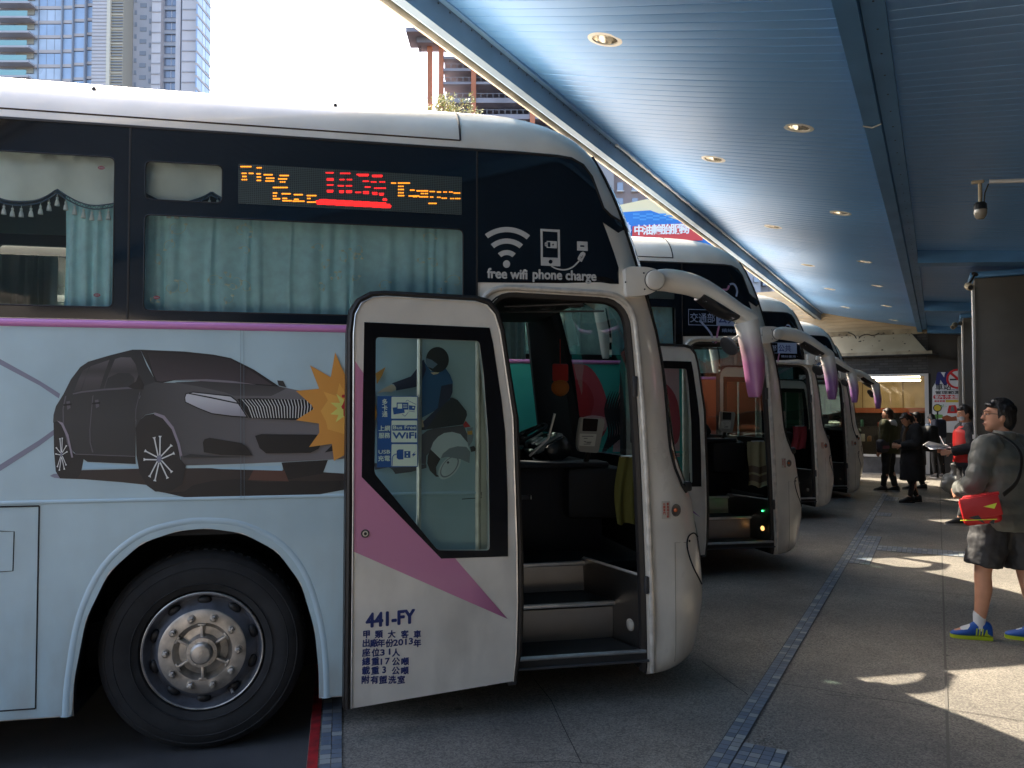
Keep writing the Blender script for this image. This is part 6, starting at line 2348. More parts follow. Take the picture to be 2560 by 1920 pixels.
# ------------------------------------------------------------------ distant buildings
def facing(px, depth):
    """ground point under a pixel column at a distance; returns point and the two horizontal axes"""
    d = sight(px, 1023)
    p = EYE + d * (depth / FPX)
    return V((p.x, p.y, 0))


STONE = mat('tower stone', srgb(206, 198, 196), 0.7, var=0.06, vscale=0.2)
STONE2 = mat('tower stone dark', srgb(182, 178, 180), 0.7, var=0.06, vscale=0.2)
TAN = mat('tower tan louvre', srgb(182, 172, 154), 0.7)
CREAMS = mat('tower cream edge', srgb(220, 208, 186), 0.7)
GLB = mat('tower blue glass', srgb(166, 184, 206), 0.28, metal=0.1, var=0.12, vscale=0.25)  # tower glass paled and greyed, distance haze put into its colour
GLB2 = mat('tower pale glass', srgb(190, 200, 212), 0.28, metal=0.1, var=0.1, vscale=0.3)
GLD = mat('tower dark glass', srgb(132, 138, 150), 0.15, metal=0.3)
SPN = mat('tower spandrel', srgb(196, 184, 178), 0.7)
MUL = mat('tower mullion', srgb(146, 150, 158), 0.6)
BALG = mat('balcony green glass', srgb(136, 172, 168), 0.2, metal=0.2)
rotV = Matrix.Rotation(-YAW, 3, 'Z')
TD = 165.0
MPX = TD / FPX
tower = thing('residential_tower', 'tall glass and stone apartment tower rising behind the bus roof on the left', 'tower', facing(240, TD))
T0 = facing(240, TD)


def tbox(mb, x0, x1, z0, z1, m, dep=0.0, thick=None):
    """x in crop pixels of the tower, dep = how far proud of the facade line"""
    thick = 7.8 + dep if thick is None else thick
    a, b = (x0 * 0.2532 - 240) * MPX, (x1 * 0.2532 - 240) * MPX
    c = rotV @ V(((a + b) / 2, -dep + thick / 2, 0))
    mb.box((c.x, c.y, (z0 + z1) / 2), (b - a, thick, z1 - z0), m, rotV)


zpx = lambda y: 1.65 + (1023 - y) * MPX
LOW = 40.0
HIGH = zpx(-275)
w = MB()
tbox(w, -900, 870, 0, LOW, STONE, -0.5)
tbox(w, 870, 1885, 0, LOW, STONE, -0.5)
tbox(w, 862, 1012, LOW, HIGH, STONE, 0.6)
tbox(w, 1165, 1388, LOW, HIGH, STONE2, -4)
tbox(w, 1390, 1482, LOW, HIGH, STONE, -2.5)
tbox(w, 1482, 1634, LOW, HIGH, STONE2, -4.0)
tbox(w, 1634, 1682, LOW, HIGH, STONE, -2.5)
tbox(w, 1718, 1880, LOW, HIGH, STONE, -1.5)
for y in range(-270, 240, 9):
    z = zpx(y)
    tbox(w, 862, 1011, z, z + 0.18, STONE2, 0.7, 0.3)
    if y % 27 < 9:
        tbox(w, 1719, 1879, z, z + 0.25, STONE2, -1.35, 0.3)
        tbox(w, 1391, 1481, z, z + 0.25, STONE2, -2.35, 0.3)
w.build('stone_wall', tower, 0)
w = MB()
tbox(w, 1013, 1046, LOW, HIGH, CREAMS, 0.9)
w.build('cream_pier', tower, 0)
w = MB()
tbox(w, 1047, 1163, LOW, HIGH, TAN, 0.2)
z = LOW
while z < HIGH:
    tbox(w, 1050, 1160, z, z + 0.14, CREAMS if int(z * 10) % 31 < 6 else MUL, 0.45, 0.4)
    z += 0.62
w.build('louvre_column', tower, 0)
w = MB()
tbox(w, 1683, 1716, LOW, HIGH, GLD, -2.8)
tbox(w, 1881, 1892, LOW, HIGH, MUL, -0.6)
tbox(w, 562, 572, LOW, HIGH, MUL, 1.0)
tbox(w, 318, 326, LOW, HIGH, MUL, 0.5)
tbox(w, 668, 676, LOW, HIGH, MUL, 0.9)
tbox(w, 788, 798, LOW, HIGH, MUL, 0.8)
w.build('mullion', tower, 0)
FH = 37.5 * MPX
for k in range(-8, 8):
    z0 = zpx(39 + k * 37.5)          # bottom of this storey's glass
    fl = MB()
    tbox(fl, -900, 318, z0, z0 + FH * 0.80, GLB2, 0.0)
    tbox(fl, 327, 560, z0, z0 + FH * 0.74, GLB if k % 2 else GLB2, 0.3)
    tbox(fl, 573, 667, z0, z0 + FH * 0.74, GLB, 0.5)
    tbox(fl, 677, 787, z0 + 0.4, z0 + FH * 0.76 + 0.4, GLB, 0.2)
    tbox(fl, 799, 861, z0 + 0.8, z0 + FH * 0.76 + 0.8, GLB, -0.2)
    tbox(fl, 400, 404, z0, z0 + FH * 0.74, MUL, 0.34, 0.1)
    tbox(fl, 480, 484, z0, z0 + FH * 0.74, MUL, 0.34, 0.1)
    fl.build('window_band', tower, 0)
    sp = MB()
    tbox(sp, -900, 560, z0 - FH * 0.22, z0 - 0.02, SPN, 0.4)
    tbox(sp, 573, 667, z0 - FH * 0.22, z0 - 0.02, SPN, 0.6)
    tbox(sp, 677, 787, z0 - FH * 0.2 + 0.4, z0 + 0.36, SPN, 0.35)
    tbox(sp, 799, 861, z0 - FH * 0.2 + 0.8, z0 + 0.76, SPN, 0.0)
    sp.build('spandrel', tower, 0)
    bl = MB()
    tbox(bl, -60, 290, z0 - 0.5, z0 - 0.1, STONE2, 2.6, 2.6)
    tbox(bl, -60, 270, z0 - 0.1, z0 + 1.0, BALG, 2.6, 0.08)
    tbox(bl, 96, 270, z0 + 1.3, z0 + 2.6, TAN, 0.25, 0.2)
    bl.build('balcony', tower, 0)
F2 = 31.6 * MPX
for k in range(-9, 9):
    z0 = zpx(24 + k * 31.6)
    wn_ = MB()
    tbox(wn_, 1492, 1632, z0 - 1.1, z0 + 0.4, GLD, -3.9, 0.4)
    tbox(wn_, 1560, 1566, z0 - 1.1, z0 + 0.4, STONE, -3.85, 0.4)
    tbox(wn_, 1495, 1630, z0 + 0.4, z0 + 0.62, MUL, -3.6, 0.4)
    wn_.build('window', tower, 0)
    wn_ = MB()
    tbox(wn_, 1236, 1302, z0 - 1.45, z0 - 0.55, MUL, -3.9, 0.3)
    wn_.build('window', tower, 0)
    wn_ = MB()
    tbox(wn_, 1182, 1203, z0 - 0.4, z0 + 0.5, MUL, -3.9, 0.3)
    wn_.build('window', tower, 0)
    wn_ = MB()
    tbox(wn_, 1330, 1351, z0 - 2.3, z0 - 1.3, MUL, -3.9, 0.3)
    wn_.build('window', tower, 0)
    wn_ = MB()
    tbox(wn_, 1880, 1894, z0 - 2.0, z0 + 0.1, GLB, -0.4, 2.6)
    tbox(wn_, 1880, 1894, z0 - 2.0, z0 + 0.1, GLB2, -3.2, 1.6)
    tbox(wn_, 1880, 1894, z0 - 1.8, z0 + 0.2, GLB, -5.0, 2.7)
    tbox(wn_, 1880, 1898, z0 + 0.1, z0 + 0.58, SPN, -0.4, 7.3)
    wn_.build('window_band', tower, 0)

# steel-framed building with a jutting roof deck
SD = 110.0
sf = thing('steel_frame_building', 'unfinished building of rust brown steel columns and dark floors behind the canopy edge', 'building', facing(1060, SD))
smx = SD / FPX


def sbox(mb, x0, x1, y0, y1, m, dep=0.0, thick=1.0):
    a, b = (940 + x0 * 0.36166 - 1060) * smx, (940 + x1 * 0.36166 - 1060) * smx
    z1, z0 = 1.65 + (1023 - y0 * 0.36166) * smx, 1.65 + (1023 - y1 * 0.36166) * smx
    c = rotV @ V(((a + b) / 2, -dep + thick / 2, 0))
    mb.box((c.x, c.y, (z0 + z1) / 2), (b - a, thick, z1 - z0), m, rotV)


RSTC = mat('rust brown steel', srgb(196, 120, 86), 0.7, var=0.15, vscale=0.4)
DECK = mat('dark floor deck', srgb(150, 146, 152), 0.8, var=0.2, vscale=0.3)
CLAD = mat('brown grey cladding', srgb(160, 144, 140), 0.8, var=0.15, vscale=0.2)
for x0, x1 in ((348, 380), (428, 460), (655, 688), (1065, 1100), (1400, 1440)):
    m_ = MB()
    sbox(m_, x0, x1, 270, 2850, RSTC, 0.4, 1.2)
    m_.build('column', sf, 0)
m_ = MB()
sbox(m_, 215, 1500, 222, 252, DECK, 3.0, 5)
sbox(m_, 280, 1500, 252, 292, DECK, 1.5, 3)
sbox(m_, 215, 700, 190, 193, DECK, 3.0, 0.2)
for x in range(216, 400, 24):
    sbox(m_, x, x + 2, 190, 222, DECK, 3.0, 0.2)
m_.build('roof_deck', sf, 0)
rnd = random.Random(2)
for k, y in enumerate((360, 445, 540, 655, 770, 890, 1010)):
    m_ = MB()
    sbox(m_, 460, 1600, y, y + (18 if k < 3 else 34), DECK, 0.2, 9)
    for i in range(26):
        x = 470 + i * 42
        sbox(m_, x, x + 3, y - 30, y, mat('site railing', srgb(150, 150, 155), 0.5), 0.3, 0.1)
    sbox(m_, 465, 1600, y - 30, y - 28, mat('site railing', (0, 0, 0)), 0.3, 0.1)
    m_.build('floor_deck', sf, 0)
m_ = MB()
sbox(m_, 470, 1600, 300, 2850, CLAD, -9, 10)
for i in range(44):
    x, y = 480 + 600 * rnd.random(), 300 + 480 * rnd.random()
    sbox(m_, x, x + 8 + 22 * rnd.random(), y, y + 5 + 12 * rnd.random(), mat('bright opening', srgb(210, 214, 220), 0.6) if i % 3 == 0 else DECK, -8.9, 0.2)
m_.build('core_wall', sf, 0)
m_ = MB()
for x0 in (288, 302):
    sbox(m_, x0, x0 + 2.5, 280, 2850, GREYM, 0.5, 0.15)
for y in range(290, 760, 14):
    sbox(m_, 288, 304, y, y + 2, GREYM, 0.5, 0.15)
m_.build('hoist_mast', sf, 0)

# brown tiled block and the service station sign seen under the canopy edge
bb = thing('tiled_apartment_block', 'grey brown tiled apartment block with dark windows under the canopy edge', 'building', facing(1560, 75))
b0 = facing(1560, 75)
bx = 75 / FPX


def bbx(mb, x0, x1, y0, y1, m, dep=0, thick=8.0):
    a, b = (x0 - 1560) * bx, (x1 - 1560) * bx
    z1, z0 = 1.65 + (1023 - y0) * bx, max(0, 1.65 + (1023 - y1) * bx)
    c = rotV @ V(((a + b) / 2, -dep + thick / 2, 0))
    mb.box((c.x, c.y, (z0 + z1) / 2), (b - a, thick, z1 - z0), m, rotV)


m_ = MB()
bbx(m_, 1440, 1760, 380, 1300, mat('block tile brown', srgb(134, 120, 118), 0.7, var=0.08, vscale=0.6))
bbx(m_, 1440, 1536, 370, 1300, mat('block tile grey', srgb(150, 148, 150), 0.7), 0.3)
m_.build('wall', bb, 0)
for x in (1545, 1582, 1619, 1656):
    for y in (410, 452, 492, 535):
        m_ = MB()
        bbx(m_, x, x + 15, y, y + 22, GLD, 0.1, 0.3)
        bbx(m_, x - 2, x + 17, y + 22, y + 24, WF, 0.3, 0.5)
        m_.build('window', bb, 0)
bg = thing('grey_office_block', 'pale grey building glimpsed under the far canopy edge', 'building', facing(1930, 70))
m_ = MB()
GB = mat('office grey', srgb(168, 168, 172), 0.7)
rel = facing(1930, 70)
for x0, x1, y0, dep in ((1790, 2010, 668, 0), (1870, 1900, 640, 0.5), (1925, 2020, 655, 1.0)):
    s_ = 70 / FPX
    a, b = (x0 - 1930) * s_, (x1 - 1930) * s_
    c = rotV @ V(((a + b) / 2, 5 - dep, 0))
    z1 = 1.65 + (1023 - y0) * s_
    m_.box((c.x, c.y, z1 / 2), (b - a, 10, z1), GB, rotV)
m_.build('wall', bg, 0)
for i in range(9):
    m_ = MB()
    s_ = 70 / FPX
    c = rotV @ V(((1800 + i * 22 - 1930) * s_, -0.2, 0))
    m_.box((c.x, c.y, 1.65 + (1023 - 700 - (i % 2) * 8) * s_), (0.4, 1.0, 0.5), GLD, rotV)
    m_.build('window', bg, 0)
GD = 46.0
ss = thing('service_station', 'service station roof with blue chequered fascia and red tyre service sign', 'shop', facing(1640, GD))
gx = GD / FPX


def gpt(x, y, dep=0.0):
    p = V(((940 + x * 0.36166 - 1640) * gx, 0, 1.65 + (1023 - y * 0.36166) * gx))
    return rotV @ V((p.x, -dep, 0)) + V((0, 0, p.z))


gm = lambda dep: (lambda x, y, w: gpt(x, -y, dep + w))
gy = lambda pts: [(x, -y) for x, y in pts]
m_ = MB()
m_.sheet(gy([(1500, 1440), (1680, 1408), (1880, 1365), (2200, 1440), (2500, 1500), (2500, 1700), (1500, 1700)]), mat('cream gable', srgb(236, 220, 176), 0.6), gm(0.0), thick=9.0)
m_.build('gable_roof', ss, 0)
m_ = MB()
m_.sheet(gy([(1500, 1490), (1700, 1462), (1900, 1448), (2040, 1500), (2500, 1640), (2500, 2600), (1500, 2600)]), mat('station blue', srgb(38, 120, 200), 0.5), gm(0.15), thick=0.1)
for i in range(6):
    for j in range(2):
        x, y = 1780 + i * 46, 1470 + j * 24 + (i % 2) * 12
        m_.sheet(gy([(x, y), (x + 46, y), (x + 46, y + 12), (x, y + 12)]), mat('station pale blue', srgb(70, 150, 216), 0.5), gm(0.16))
m_.build('blue_fascia', ss, 0)
m_ = MB()
m_.sheet(gy([(1776, 1562), (2260, 1535), (2260, 1660), (1770, 1670)]), mat('sign red', srgb(206, 62, 62), 0.5), gm(0.24), thick=0.05)
for i, ch in enumerate('中油輪胎服務'):
    vs, fs = text_tris(ch, 1.0, 0.03)
    k = 74
    m_.add([gpt(1782 + i * 63 + p[0] * k, 1616 - i * 2 - p[1] * k, 0.25) for p in vs], fs, mat('sign white', (0.8, 0.8, 0.8), 0.5))
m_.build('tyre_service_sign', ss, 0)
m_ = MB()
cx_, cy_ = 1722, 1590
for r in (38, 30):
    m_.tube([gpt(cx_ + r * cos(t), cy_ + r * 1.4 * sin(t), 0.25) for t in [2 * pi * i / 28 for i in range(28)]], 0.035, mat('emblem pale', srgb(205, 215, 235), 0.5), 4, closed=True)
for i in range(12):
    t = 2 * pi * i / 12
    m_.tube([gpt(cx_ + 30 * cos(t), cy_ + 42 * sin(t), 0.25), gpt(cx_ + 46 * cos(t), cy_ + 64 * sin(t), 0.25)], 0.03, mat('emblem pale', (0, 0, 0)), 4)
m_.build('round_emblem', ss, 0)

# straggly young tree behind the bus roof
td = 24.0
tb_ = facing(1148, td)
tree = thing('street_tree', 'straggly tree top with bare twigs and yellow green leaves above the bus roof', 'tree', tb_)
sx_ = td / FPX
rnd = random.Random(31)
tm = MB()
lf = MB()
BARK = mat('twig bark', srgb(120, 100, 78), 0.8)
LEAF = [mat('leaf yellow green', srgb(170, 160, 80), 0.6), mat('leaf olive', srgb(120, 128, 70), 0.6), mat('leaf pale', srgb(206, 196, 140), 0.6)]
zt_ = 1.65 + (1023 - 215) * sx_
tm.tube([V((0, 0, 0)), V((0.1, 0, 4)), V((0.0, 0.1, 9.5))], [0.16, 0.12, 0.06], BARK, 8)


def twig(p, d, L, r, n):
    q = p + d * L
    tm.tube([p, p + d * L * 0.5 + V((rnd.uniform(-.03, .03), rnd.uniform(-.03, .03), 0.02)), q], [r, r * 0.8, r * 0.5], BARK, 4)
    if n:
        for _ in range(3):
            e = (d + V((rnd.uniform(-.8, .8), rnd.uniform(-.8, .8), rnd.uniform(-.1, .7)))).normalized()
            twig(p + d * L * rnd.uniform(0.5, 1), e, L * rnd.uniform(.5, .75), r * 0.55, n - 1)
    if n < 2 and p.z < zt_ - 0.15 + 0.4 * rnd.random():
        for _ in range(3):
            c = p + d * L * rnd.random() + V((rnd.uniform(-.07, .07), rnd.uniform(-.07, .07), rnd.uniform(-.06, .06)))
            a = V((rnd.uniform(-1, 1), rnd.uniform(-1, 1), rnd.uniform(-1, 1))).normalized() * 0.05
            b = a.orthogonal().normalized() * 0.026
            lf.add([c - a, c + b, c + a, c - b], [(0, 1, 2, 3)], rnd.choice(LEAF))


for i in range(15):
    a = 2 * pi * rnd.random()
    s_ = rnd.random() * 0.75
    twig(V((0.35 * cos(a), 0.35 * sin(a), 9.3 + rnd.random() * 0.9)), V((s_ * cos(a), s_ * sin(a), 0.5 + rnd.random() * 0.5)).normalized(), 0.8 * (0.7 + 0.5 * rnd.random()), 0.018, 3)
tm.build('trunk', tree)
lf.build('crown', tree, 0)
bus_a = make_bus('bus', 'nearest bus, pale blue side printed with a dark hatchback, lit red and amber display', BUS_O, False, VINYL, 'coaches parked side by side under the canopy')
TEALV = mat('teal vinyl', srgb(60, 176, 170), 0.38, coat=0.2, var=0.06, vscale=2)
bus_b = make_bus('bus', 'second bus from the viewer, teal sided, striped towel hanging inside its open door', BUS_O + V(BUS_T[1]), True, TEALV, 'coaches parked side by side under the canopy')
art = MB()
AL = [0]


def blob(pts, m, sm=True):
    AL[0] += 1
    art.sheet(smooth_line(pts, 5, True) if sm else pts, m, on_side(0.0026 + 0.0001 * AL[0]))


RA_, RB_, RC_, RD_ = mat('print rose red', srgb(190, 70, 84), 0.45), mat('print deep red', srgb(176, 36, 46), 0.45), mat('print pale pink', srgb(226, 176, 182), 0.45), mat('print near black', srgb(38, 36, 44), 0.45)
blob([(-1.3, 1.35), (-0.55, 1.35), (-0.5, 2.15), (-1.3, 2.15)], RD_, False)
blob([(-0.05, 1.95), (0.15, 2.12), (0.45, 2.14), (0.62, 1.9), (0.66, 1.6), (0.55, 1.42), (0.2, 1.4), (0.02, 1.6)], RA_)
blob([(0.18, 1.95), (0.40, 2.0), (0.52, 1.8), (0.42, 1.58), (0.22, 1.6), (0.12, 1.8)], RB_)
blob([(0.05, 1.62), (0.2, 1.55), (0.4, 1.57), (0.6, 1.5), (0.66, 1.62), (0.5, 1.66), (0.3, 1.62), (0.15, 1.68)], RC_)
blob([(0.70, 1.25), (1.40, 1.25), (1.40, 2.14), (0.80, 2.14)], RC_, False)
blob([(0.95, 1.9), (1.2, 2.0), (1.38, 1.8), (1.38, 1.4), (1.1, 1.35), (0.92, 1.6)], RA_)
for i in range(9):
    x = 0.60 + 0.025 * i
    blob([(x, 1.32 + 0.02 * i), (x + 0.06, 1.5), (x + 0.02, 1.72), (x + 0.09, 1.9), (x + 0.045, 1.72), (x + 0.08, 1.5), (x + 0.02, 1.3 + 0.02 * i)], RD_)
wr0 = [c for c in bus_b.children if c.name.startswith('side_wrap')][0]
art.build('printed_picture', wr0, 0)
labs = ['third bus from the viewer, orange and green side, red cloth hanging inside its door', 'fourth bus from the viewer, violet tipped mirror close beside the third bus', 'farthest bus, only its nose showing against the lit shop window']
wrapc = [mat('orange vinyl', srgb(206, 104, 70), 0.4, coat=0.2, var=0.06, vscale=2), mat('green vinyl', srgb(70, 120, 96), 0.4, coat=0.2, var=0.06, vscale=2), mat('white vinyl', (0.7, 0.7, 0.68), 0.4, coat=0.2)]
for i in range(3):
    c = copy_tree(bus_b)
    c.location = BUS_O + V(BUS_T[2 + i])
    c['label'] = labs[i]
    for q in [g2 for ch in c.children for g2 in ch.children if g2.name.startswith('printed_picture')]:
        bpy.data.objects.remove(q)
    for ch in c.children:
        if ch.name.startswith('side_wrap'):
            ch.data = ch.data.copy()
            for k in range(len(ch.data.materials)):
                if ch.data.materials[k] == TEALV:
                    ch.data.materials[k] = wrapc[i]
            for g2 in ch.children:
                g2.data = g2.data.copy()
                for k in range(len(g2.data.materials)):
                    if g2.data.materials[k] == TEALV:
                        g2.data.materials[k] = wrapc[i]
for c in [o for o in COL.objects if o.name.startswith('step_lamp.') or o.name.startswith('pilot_lamp.')]:
    if c.parent and c.parent.parent and c.parent.parent.get('category') == 'bus' and 'second' not in c.parent.parent['label'] and 'nearest' not in c.parent.parent['label']:
        c.data = c.data.copy()
        for k in range(len(c.data.materials)):
            c.data.materials[k] = CREAMTRIM if c.name.startswith('step') else GREYM
# ------------------------------------------------------------------ people
SKIN = mat('skin', srgb(206, 150, 120), 0.55, var=0.06, vscale=12)
HAIR = mat('black hair', (0.012, 0.010, 0.010), 0.42, bump=0.6, bscale=90, stretch=(1, 1, 0.25))
HAIRB = mat('dark brown hair', (0.030, 0.018, 0.012), 0.45, bump=0.6, bscale=90, stretch=(1, 1, 0.25))
WSOCK = mat('white sock', (0.75, 0.75, 0.75), 0.85)


def fuse(mb, name, m, parent, voxel, it=3, label=None, extra=None):
    """melt overlapping closed pieces into one continuous skin"""
    o = mb.build(name, parent, 0)
    r = o.modifiers.new('r', 'REMESH')
    r.mode, r.voxel_size = 'VOXEL', voxel
    s = o.modifiers.new('s', 'SMOOTH')
    s.factor, s.iterations = 0.5, it
    if extra:
        extra(o)
    me = evaluated(o)
    o.modifiers.clear()
    o.data = me
    me.materials.clear()
    me.materials.append(m)
    me.polygons.foreach_set('material_index', [0] * len(me.polygons))
    me.polygons.foreach_set('use_smooth', [True] * len(me.polygons))
    if label:
        o['label'] = label
    return o


def limb(mb, pts, rad, seg=12):
    P = smooth_line(pts, 4)
    n = len(pts)
    Rr = []
    for i in range(len(P)):
        t = i / 4
        k = min(n - 2, int(t))
        f = t - k
        a, b = rad[k], rad[min(n - 1, k + 1)]
        Rr.append(a + (b - a) * f)
    mb.tube(P, Rr, SKIN, seg)
    mb.sphere(P[0], Rr[0], SKIN, seg, 8)
    mb.sphere(P[-1], Rr[-1], SKIN, seg, 8)


def hand(mb, w, d, nrm, k=1.0, curl=0.5, side=1):
    """palm with five separate fingers; d = pointing direction, nrm = out of the palm"""
    d, nrm = V(d).normalized(), V(nrm).normalized()
    s = d.cross(nrm).normalized() * side
    mb.tube([w, w + d * 0.045 * k, w + d * 0.085 * k], [(0.017 * k, 0.028 * k), (0.016 * k, 0.040 * k), (0.013 * k, 0.040 * k)], SKIN, 10) if 0 else None
    for q in (-1.5, -0.5, 0.5, 1.5):
        mb.tube([w + s * q * 0.010 * k, w + d * 0.05 * k + s * q * 0.018 * k, w + d * 0.088 * k + s * q * 0.0195 * k], [0.015 * k, 0.0155 * k, 0.0115 * k], SKIN, 8)
    for q, L in ((-1.5, 0.062), (-0.5, 0.078), (0.5, 0.084), (1.5, 0.074)):
        p = w + d * 0.086 * k + s * q * 0.021 * k
        a = (d + nrm * curl * 0.5).normalized()
        b = (d * (1 - curl) + nrm * curl * 1.4).normalized()
        p1 = p + a * L * 0.5 * k
        p2 = p1 + b * L * 0.32 * k
        p3 = p2 + (b + nrm * curl * 0.6).normalized() * L * 0.28 * k
        mb.tube([p, p1, p2, p3], [0.0098 * k, 0.009 * k, 0.0082 * k, 0.0066 * k], SKIN, 8)
    t0 = w + d * 0.022 * k + s * 0.028 * k
    t1 = t0 + (d * 0.6 + s * 0.7 + nrm * 0.3).normalized() * 0.042 * k
    t2 = t1 + (d * 0.9 + s * 0.15 + nrm * 0.4).normalized() * 0.032 * k
    mb.tube([t0, t1, t2], [0.013 * k, 0.011 * k, 0.008 * k], SKIN, 8)


BASE = dict(head=(0, 0.02, 1.605), yaw=0, nod=0, waist=(0, 0, 1.05), chest=(0, 0, 1.28), neck=(0, -0.005, 1.44),
            shL=(-0.175, 0, 1.385), elL=(-0.235, -0.03, 1.11), wrL=(-0.235, 0.07, 0.87), shR=(0.175, 0, 1.385), elR=(0.235, -0.03, 1.11), wrR=(0.235, 0.07, 0.87),
            hipL=(-0.09, 0, 0.90), knL=(-0.10, 0.02, 0.48), anL=(-0.10, -0.03, 0.09), hipR=(0.09, 0, 0.90), knR=(0.10, 0.02, 0.48), anR=(0.10, -0.03, 0.09),
            footL=0.0, footR=0.0, curl=0.45)


def person(label, loc, facing, height=1.70, vox=0.010, **pose):
    J = dict(BASE)
    J.update(pose)
    k = height / 1.72
    rz = atan2(-facing[0], facing[1])
    root = thing('person', label, 'person', (loc[0], loc[1], 0), rz)
    P = {n: (V(v) * k if isinstance(v, tuple) else v) for n, v in J.items()}
    b = MB()
    tr = [(P['hipL'] + P['hipR']) / 2 - V((0, 0, 0.04 * k)), (P['hipL'] + P['hipR']) / 2 + V((0, 0, 0.06 * k)), P['waist'], (P['waist'] + P['chest']) / 2, P['chest'], P['neck'] - V((0, 0, 0.06 * k)), P['neck']]
    b.tube(smooth_line(tr, 3), [tuple(q * k for q in r) for r in [(.10, .15), (.105, .155), (.11, .16), (.11, .16), (.105, .15), (.10, .14), (.098, .135), (.1, .14), (.105, .145), (.108, .15), (.11, .155), (.112, .16), (.11, .165), (.105, .165), (.09, .15), (.075, .125), (.065, .10), (.06, .08), (.055, .06)]], SKIN, 18)
    hc = P['head']
    M3 = Matrix.Rotation(radians(J['yaw']), 3, 'Z') @ Matrix.Rotation(radians(-J['nod']), 3, 'X')
    H = lambda x, y, z: hc + M3 @ (V((x, y, z)) * k)
    limb(b, [P['neck'] - V((0, 0, 0.05 * k)), (P['neck'] + H(0, -0.02, -0.09)) / 2, H(0, -0.01, -0.06)], [0.06 * k, 0.053 * k, 0.055 * k])
    b.sphere(hc, (0.073 * k, 0.093 * k, 0.112 * k), SKIN, 24, 16, M3)
    b.sphere(H(0, 0.032, -0.060), (0.056 * k, 0.062 * k, 0.062 * k), SKIN, 18, 12, M3)
    b.sphere(H(0, 0.070, -0.095), (0.026 * k, 0.022 * k, 0.020 * k), SKIN, 12, 8, M3)
    b.tube([H(0, 0.088, 0.018), H(0, 0.104, -0.012), H(0, 0.112, -0.028)], [0.011 * k, 0.013 * k, 0.015 * k], SKIN, 8)
    b.sphere(H(0, 0.088, -0.062), (0.026 * k, 0.014 * k, 0.011 * k), SKIN, 12, 8, M3)
    b.tube([H(-0.05, 0.076, 0.030), H(-0.02, 0.090, 0.034), H(0.02, 0.090, 0.034), H(0.05, 0.076, 0.030)], 0.010 * k, SKIN, 8)
    for s in (-1, 1):
        b.sphere(H(0.076 * s, -0.004, -0.012), (0.010 * k, 0.019 * k, 0.032 * k), SKIN, 12, 8, M3)
    for s, e in (('L', -1), ('R', 1)):
        limb(b, [P['sh' + s] * 0.7 + P['neck'] * 0.3 - V((0, 0, 0.01)), P['sh' + s], (P['sh' + s] + P['el' + s]) / 2, P['el' + s], (P['el' + s] + P['wr' + s]) / 2, P['wr' + s]], [0.055 * k, 0.058 * k, 0.048 * k, 0.040 * k, 0.037 * k, 0.027 * k])
        d = (P['wr' + s] - P['el' + s]).normalized()
        inn = V((-e, 0, 0))
        nr = (inn - d * inn.dot(d))
        hand(b, P['wr' + s] + d * 0.01, d, nr if nr.length > 0.1 else V((0, 0, -1)), k, J['curl'], 1 if s == 'L' else -1)
        limb(b, [P['hip' + s] + V((0, 0, 0.02)), (P['hip' + s] * 0.6 + P['kn' + s] * 0.4), P['kn' + s], P['kn' + s] * 0.65 + P['an' + s] * 0.35 + V((0, -0.012, 0)), P['an' + s] + V((0, 0, 0.03))], [0.088 * k, 0.078 * k, 0.057 * k, 0.057 * k, 0.036 * k])
        fa = radians(J['foot' + s])
        fd = V((sin(fa), cos(fa), 0))
        limb(b, [P['an' + s] + V((0, 0, 0.02)), P['an' + s] - fd * 0.03 + V((0, 0, -0.04)), P['an' + s] + fd * 0.07 + V((0, 0, -0.045)), P['an' + s] + fd * 0.15 + V((0, 0, -0.06))], [0.035 * k, 0.036 * k, 0.034 * k, 0.022 * k])
        P['fd' + s] = fd
    fuse(b, 'body', SKIN, root, vox, 3)
    ey = MB()
    for s in (-1, 1):
        ey.sphere(H(0.030 * s, 0.083, 0.010), (0.012 * k, 0.006 * k, 0.0055 * k), mat('eye white', (0.6, 0.58, 0.55), 0.3), 10, 6, M3)
        ey.sphere(H(0.030 * s, 0.0885, 0.010), (0.0055 * k, 0.003 * k, 0.0055 * k), BLACK, 8, 6, M3)
        ey.tube([H(0.014 * s, 0.0985, 0.033), H(0.032 * s, 0.095, 0.037), H(0.050 * s, 0.082, 0.032)], 0.0024 * k, HAIR, 5)
    ey.tube([H(-0.022, 0.098, -0.060), H(0, 0.104, -0.061), H(0.022, 0.098, -0.060)], 0.0035 * k, mat('lips', srgb(150, 84, 76), 0.5), 5)
    ey.build('face_features', root)
    return root, P, H, M3, k


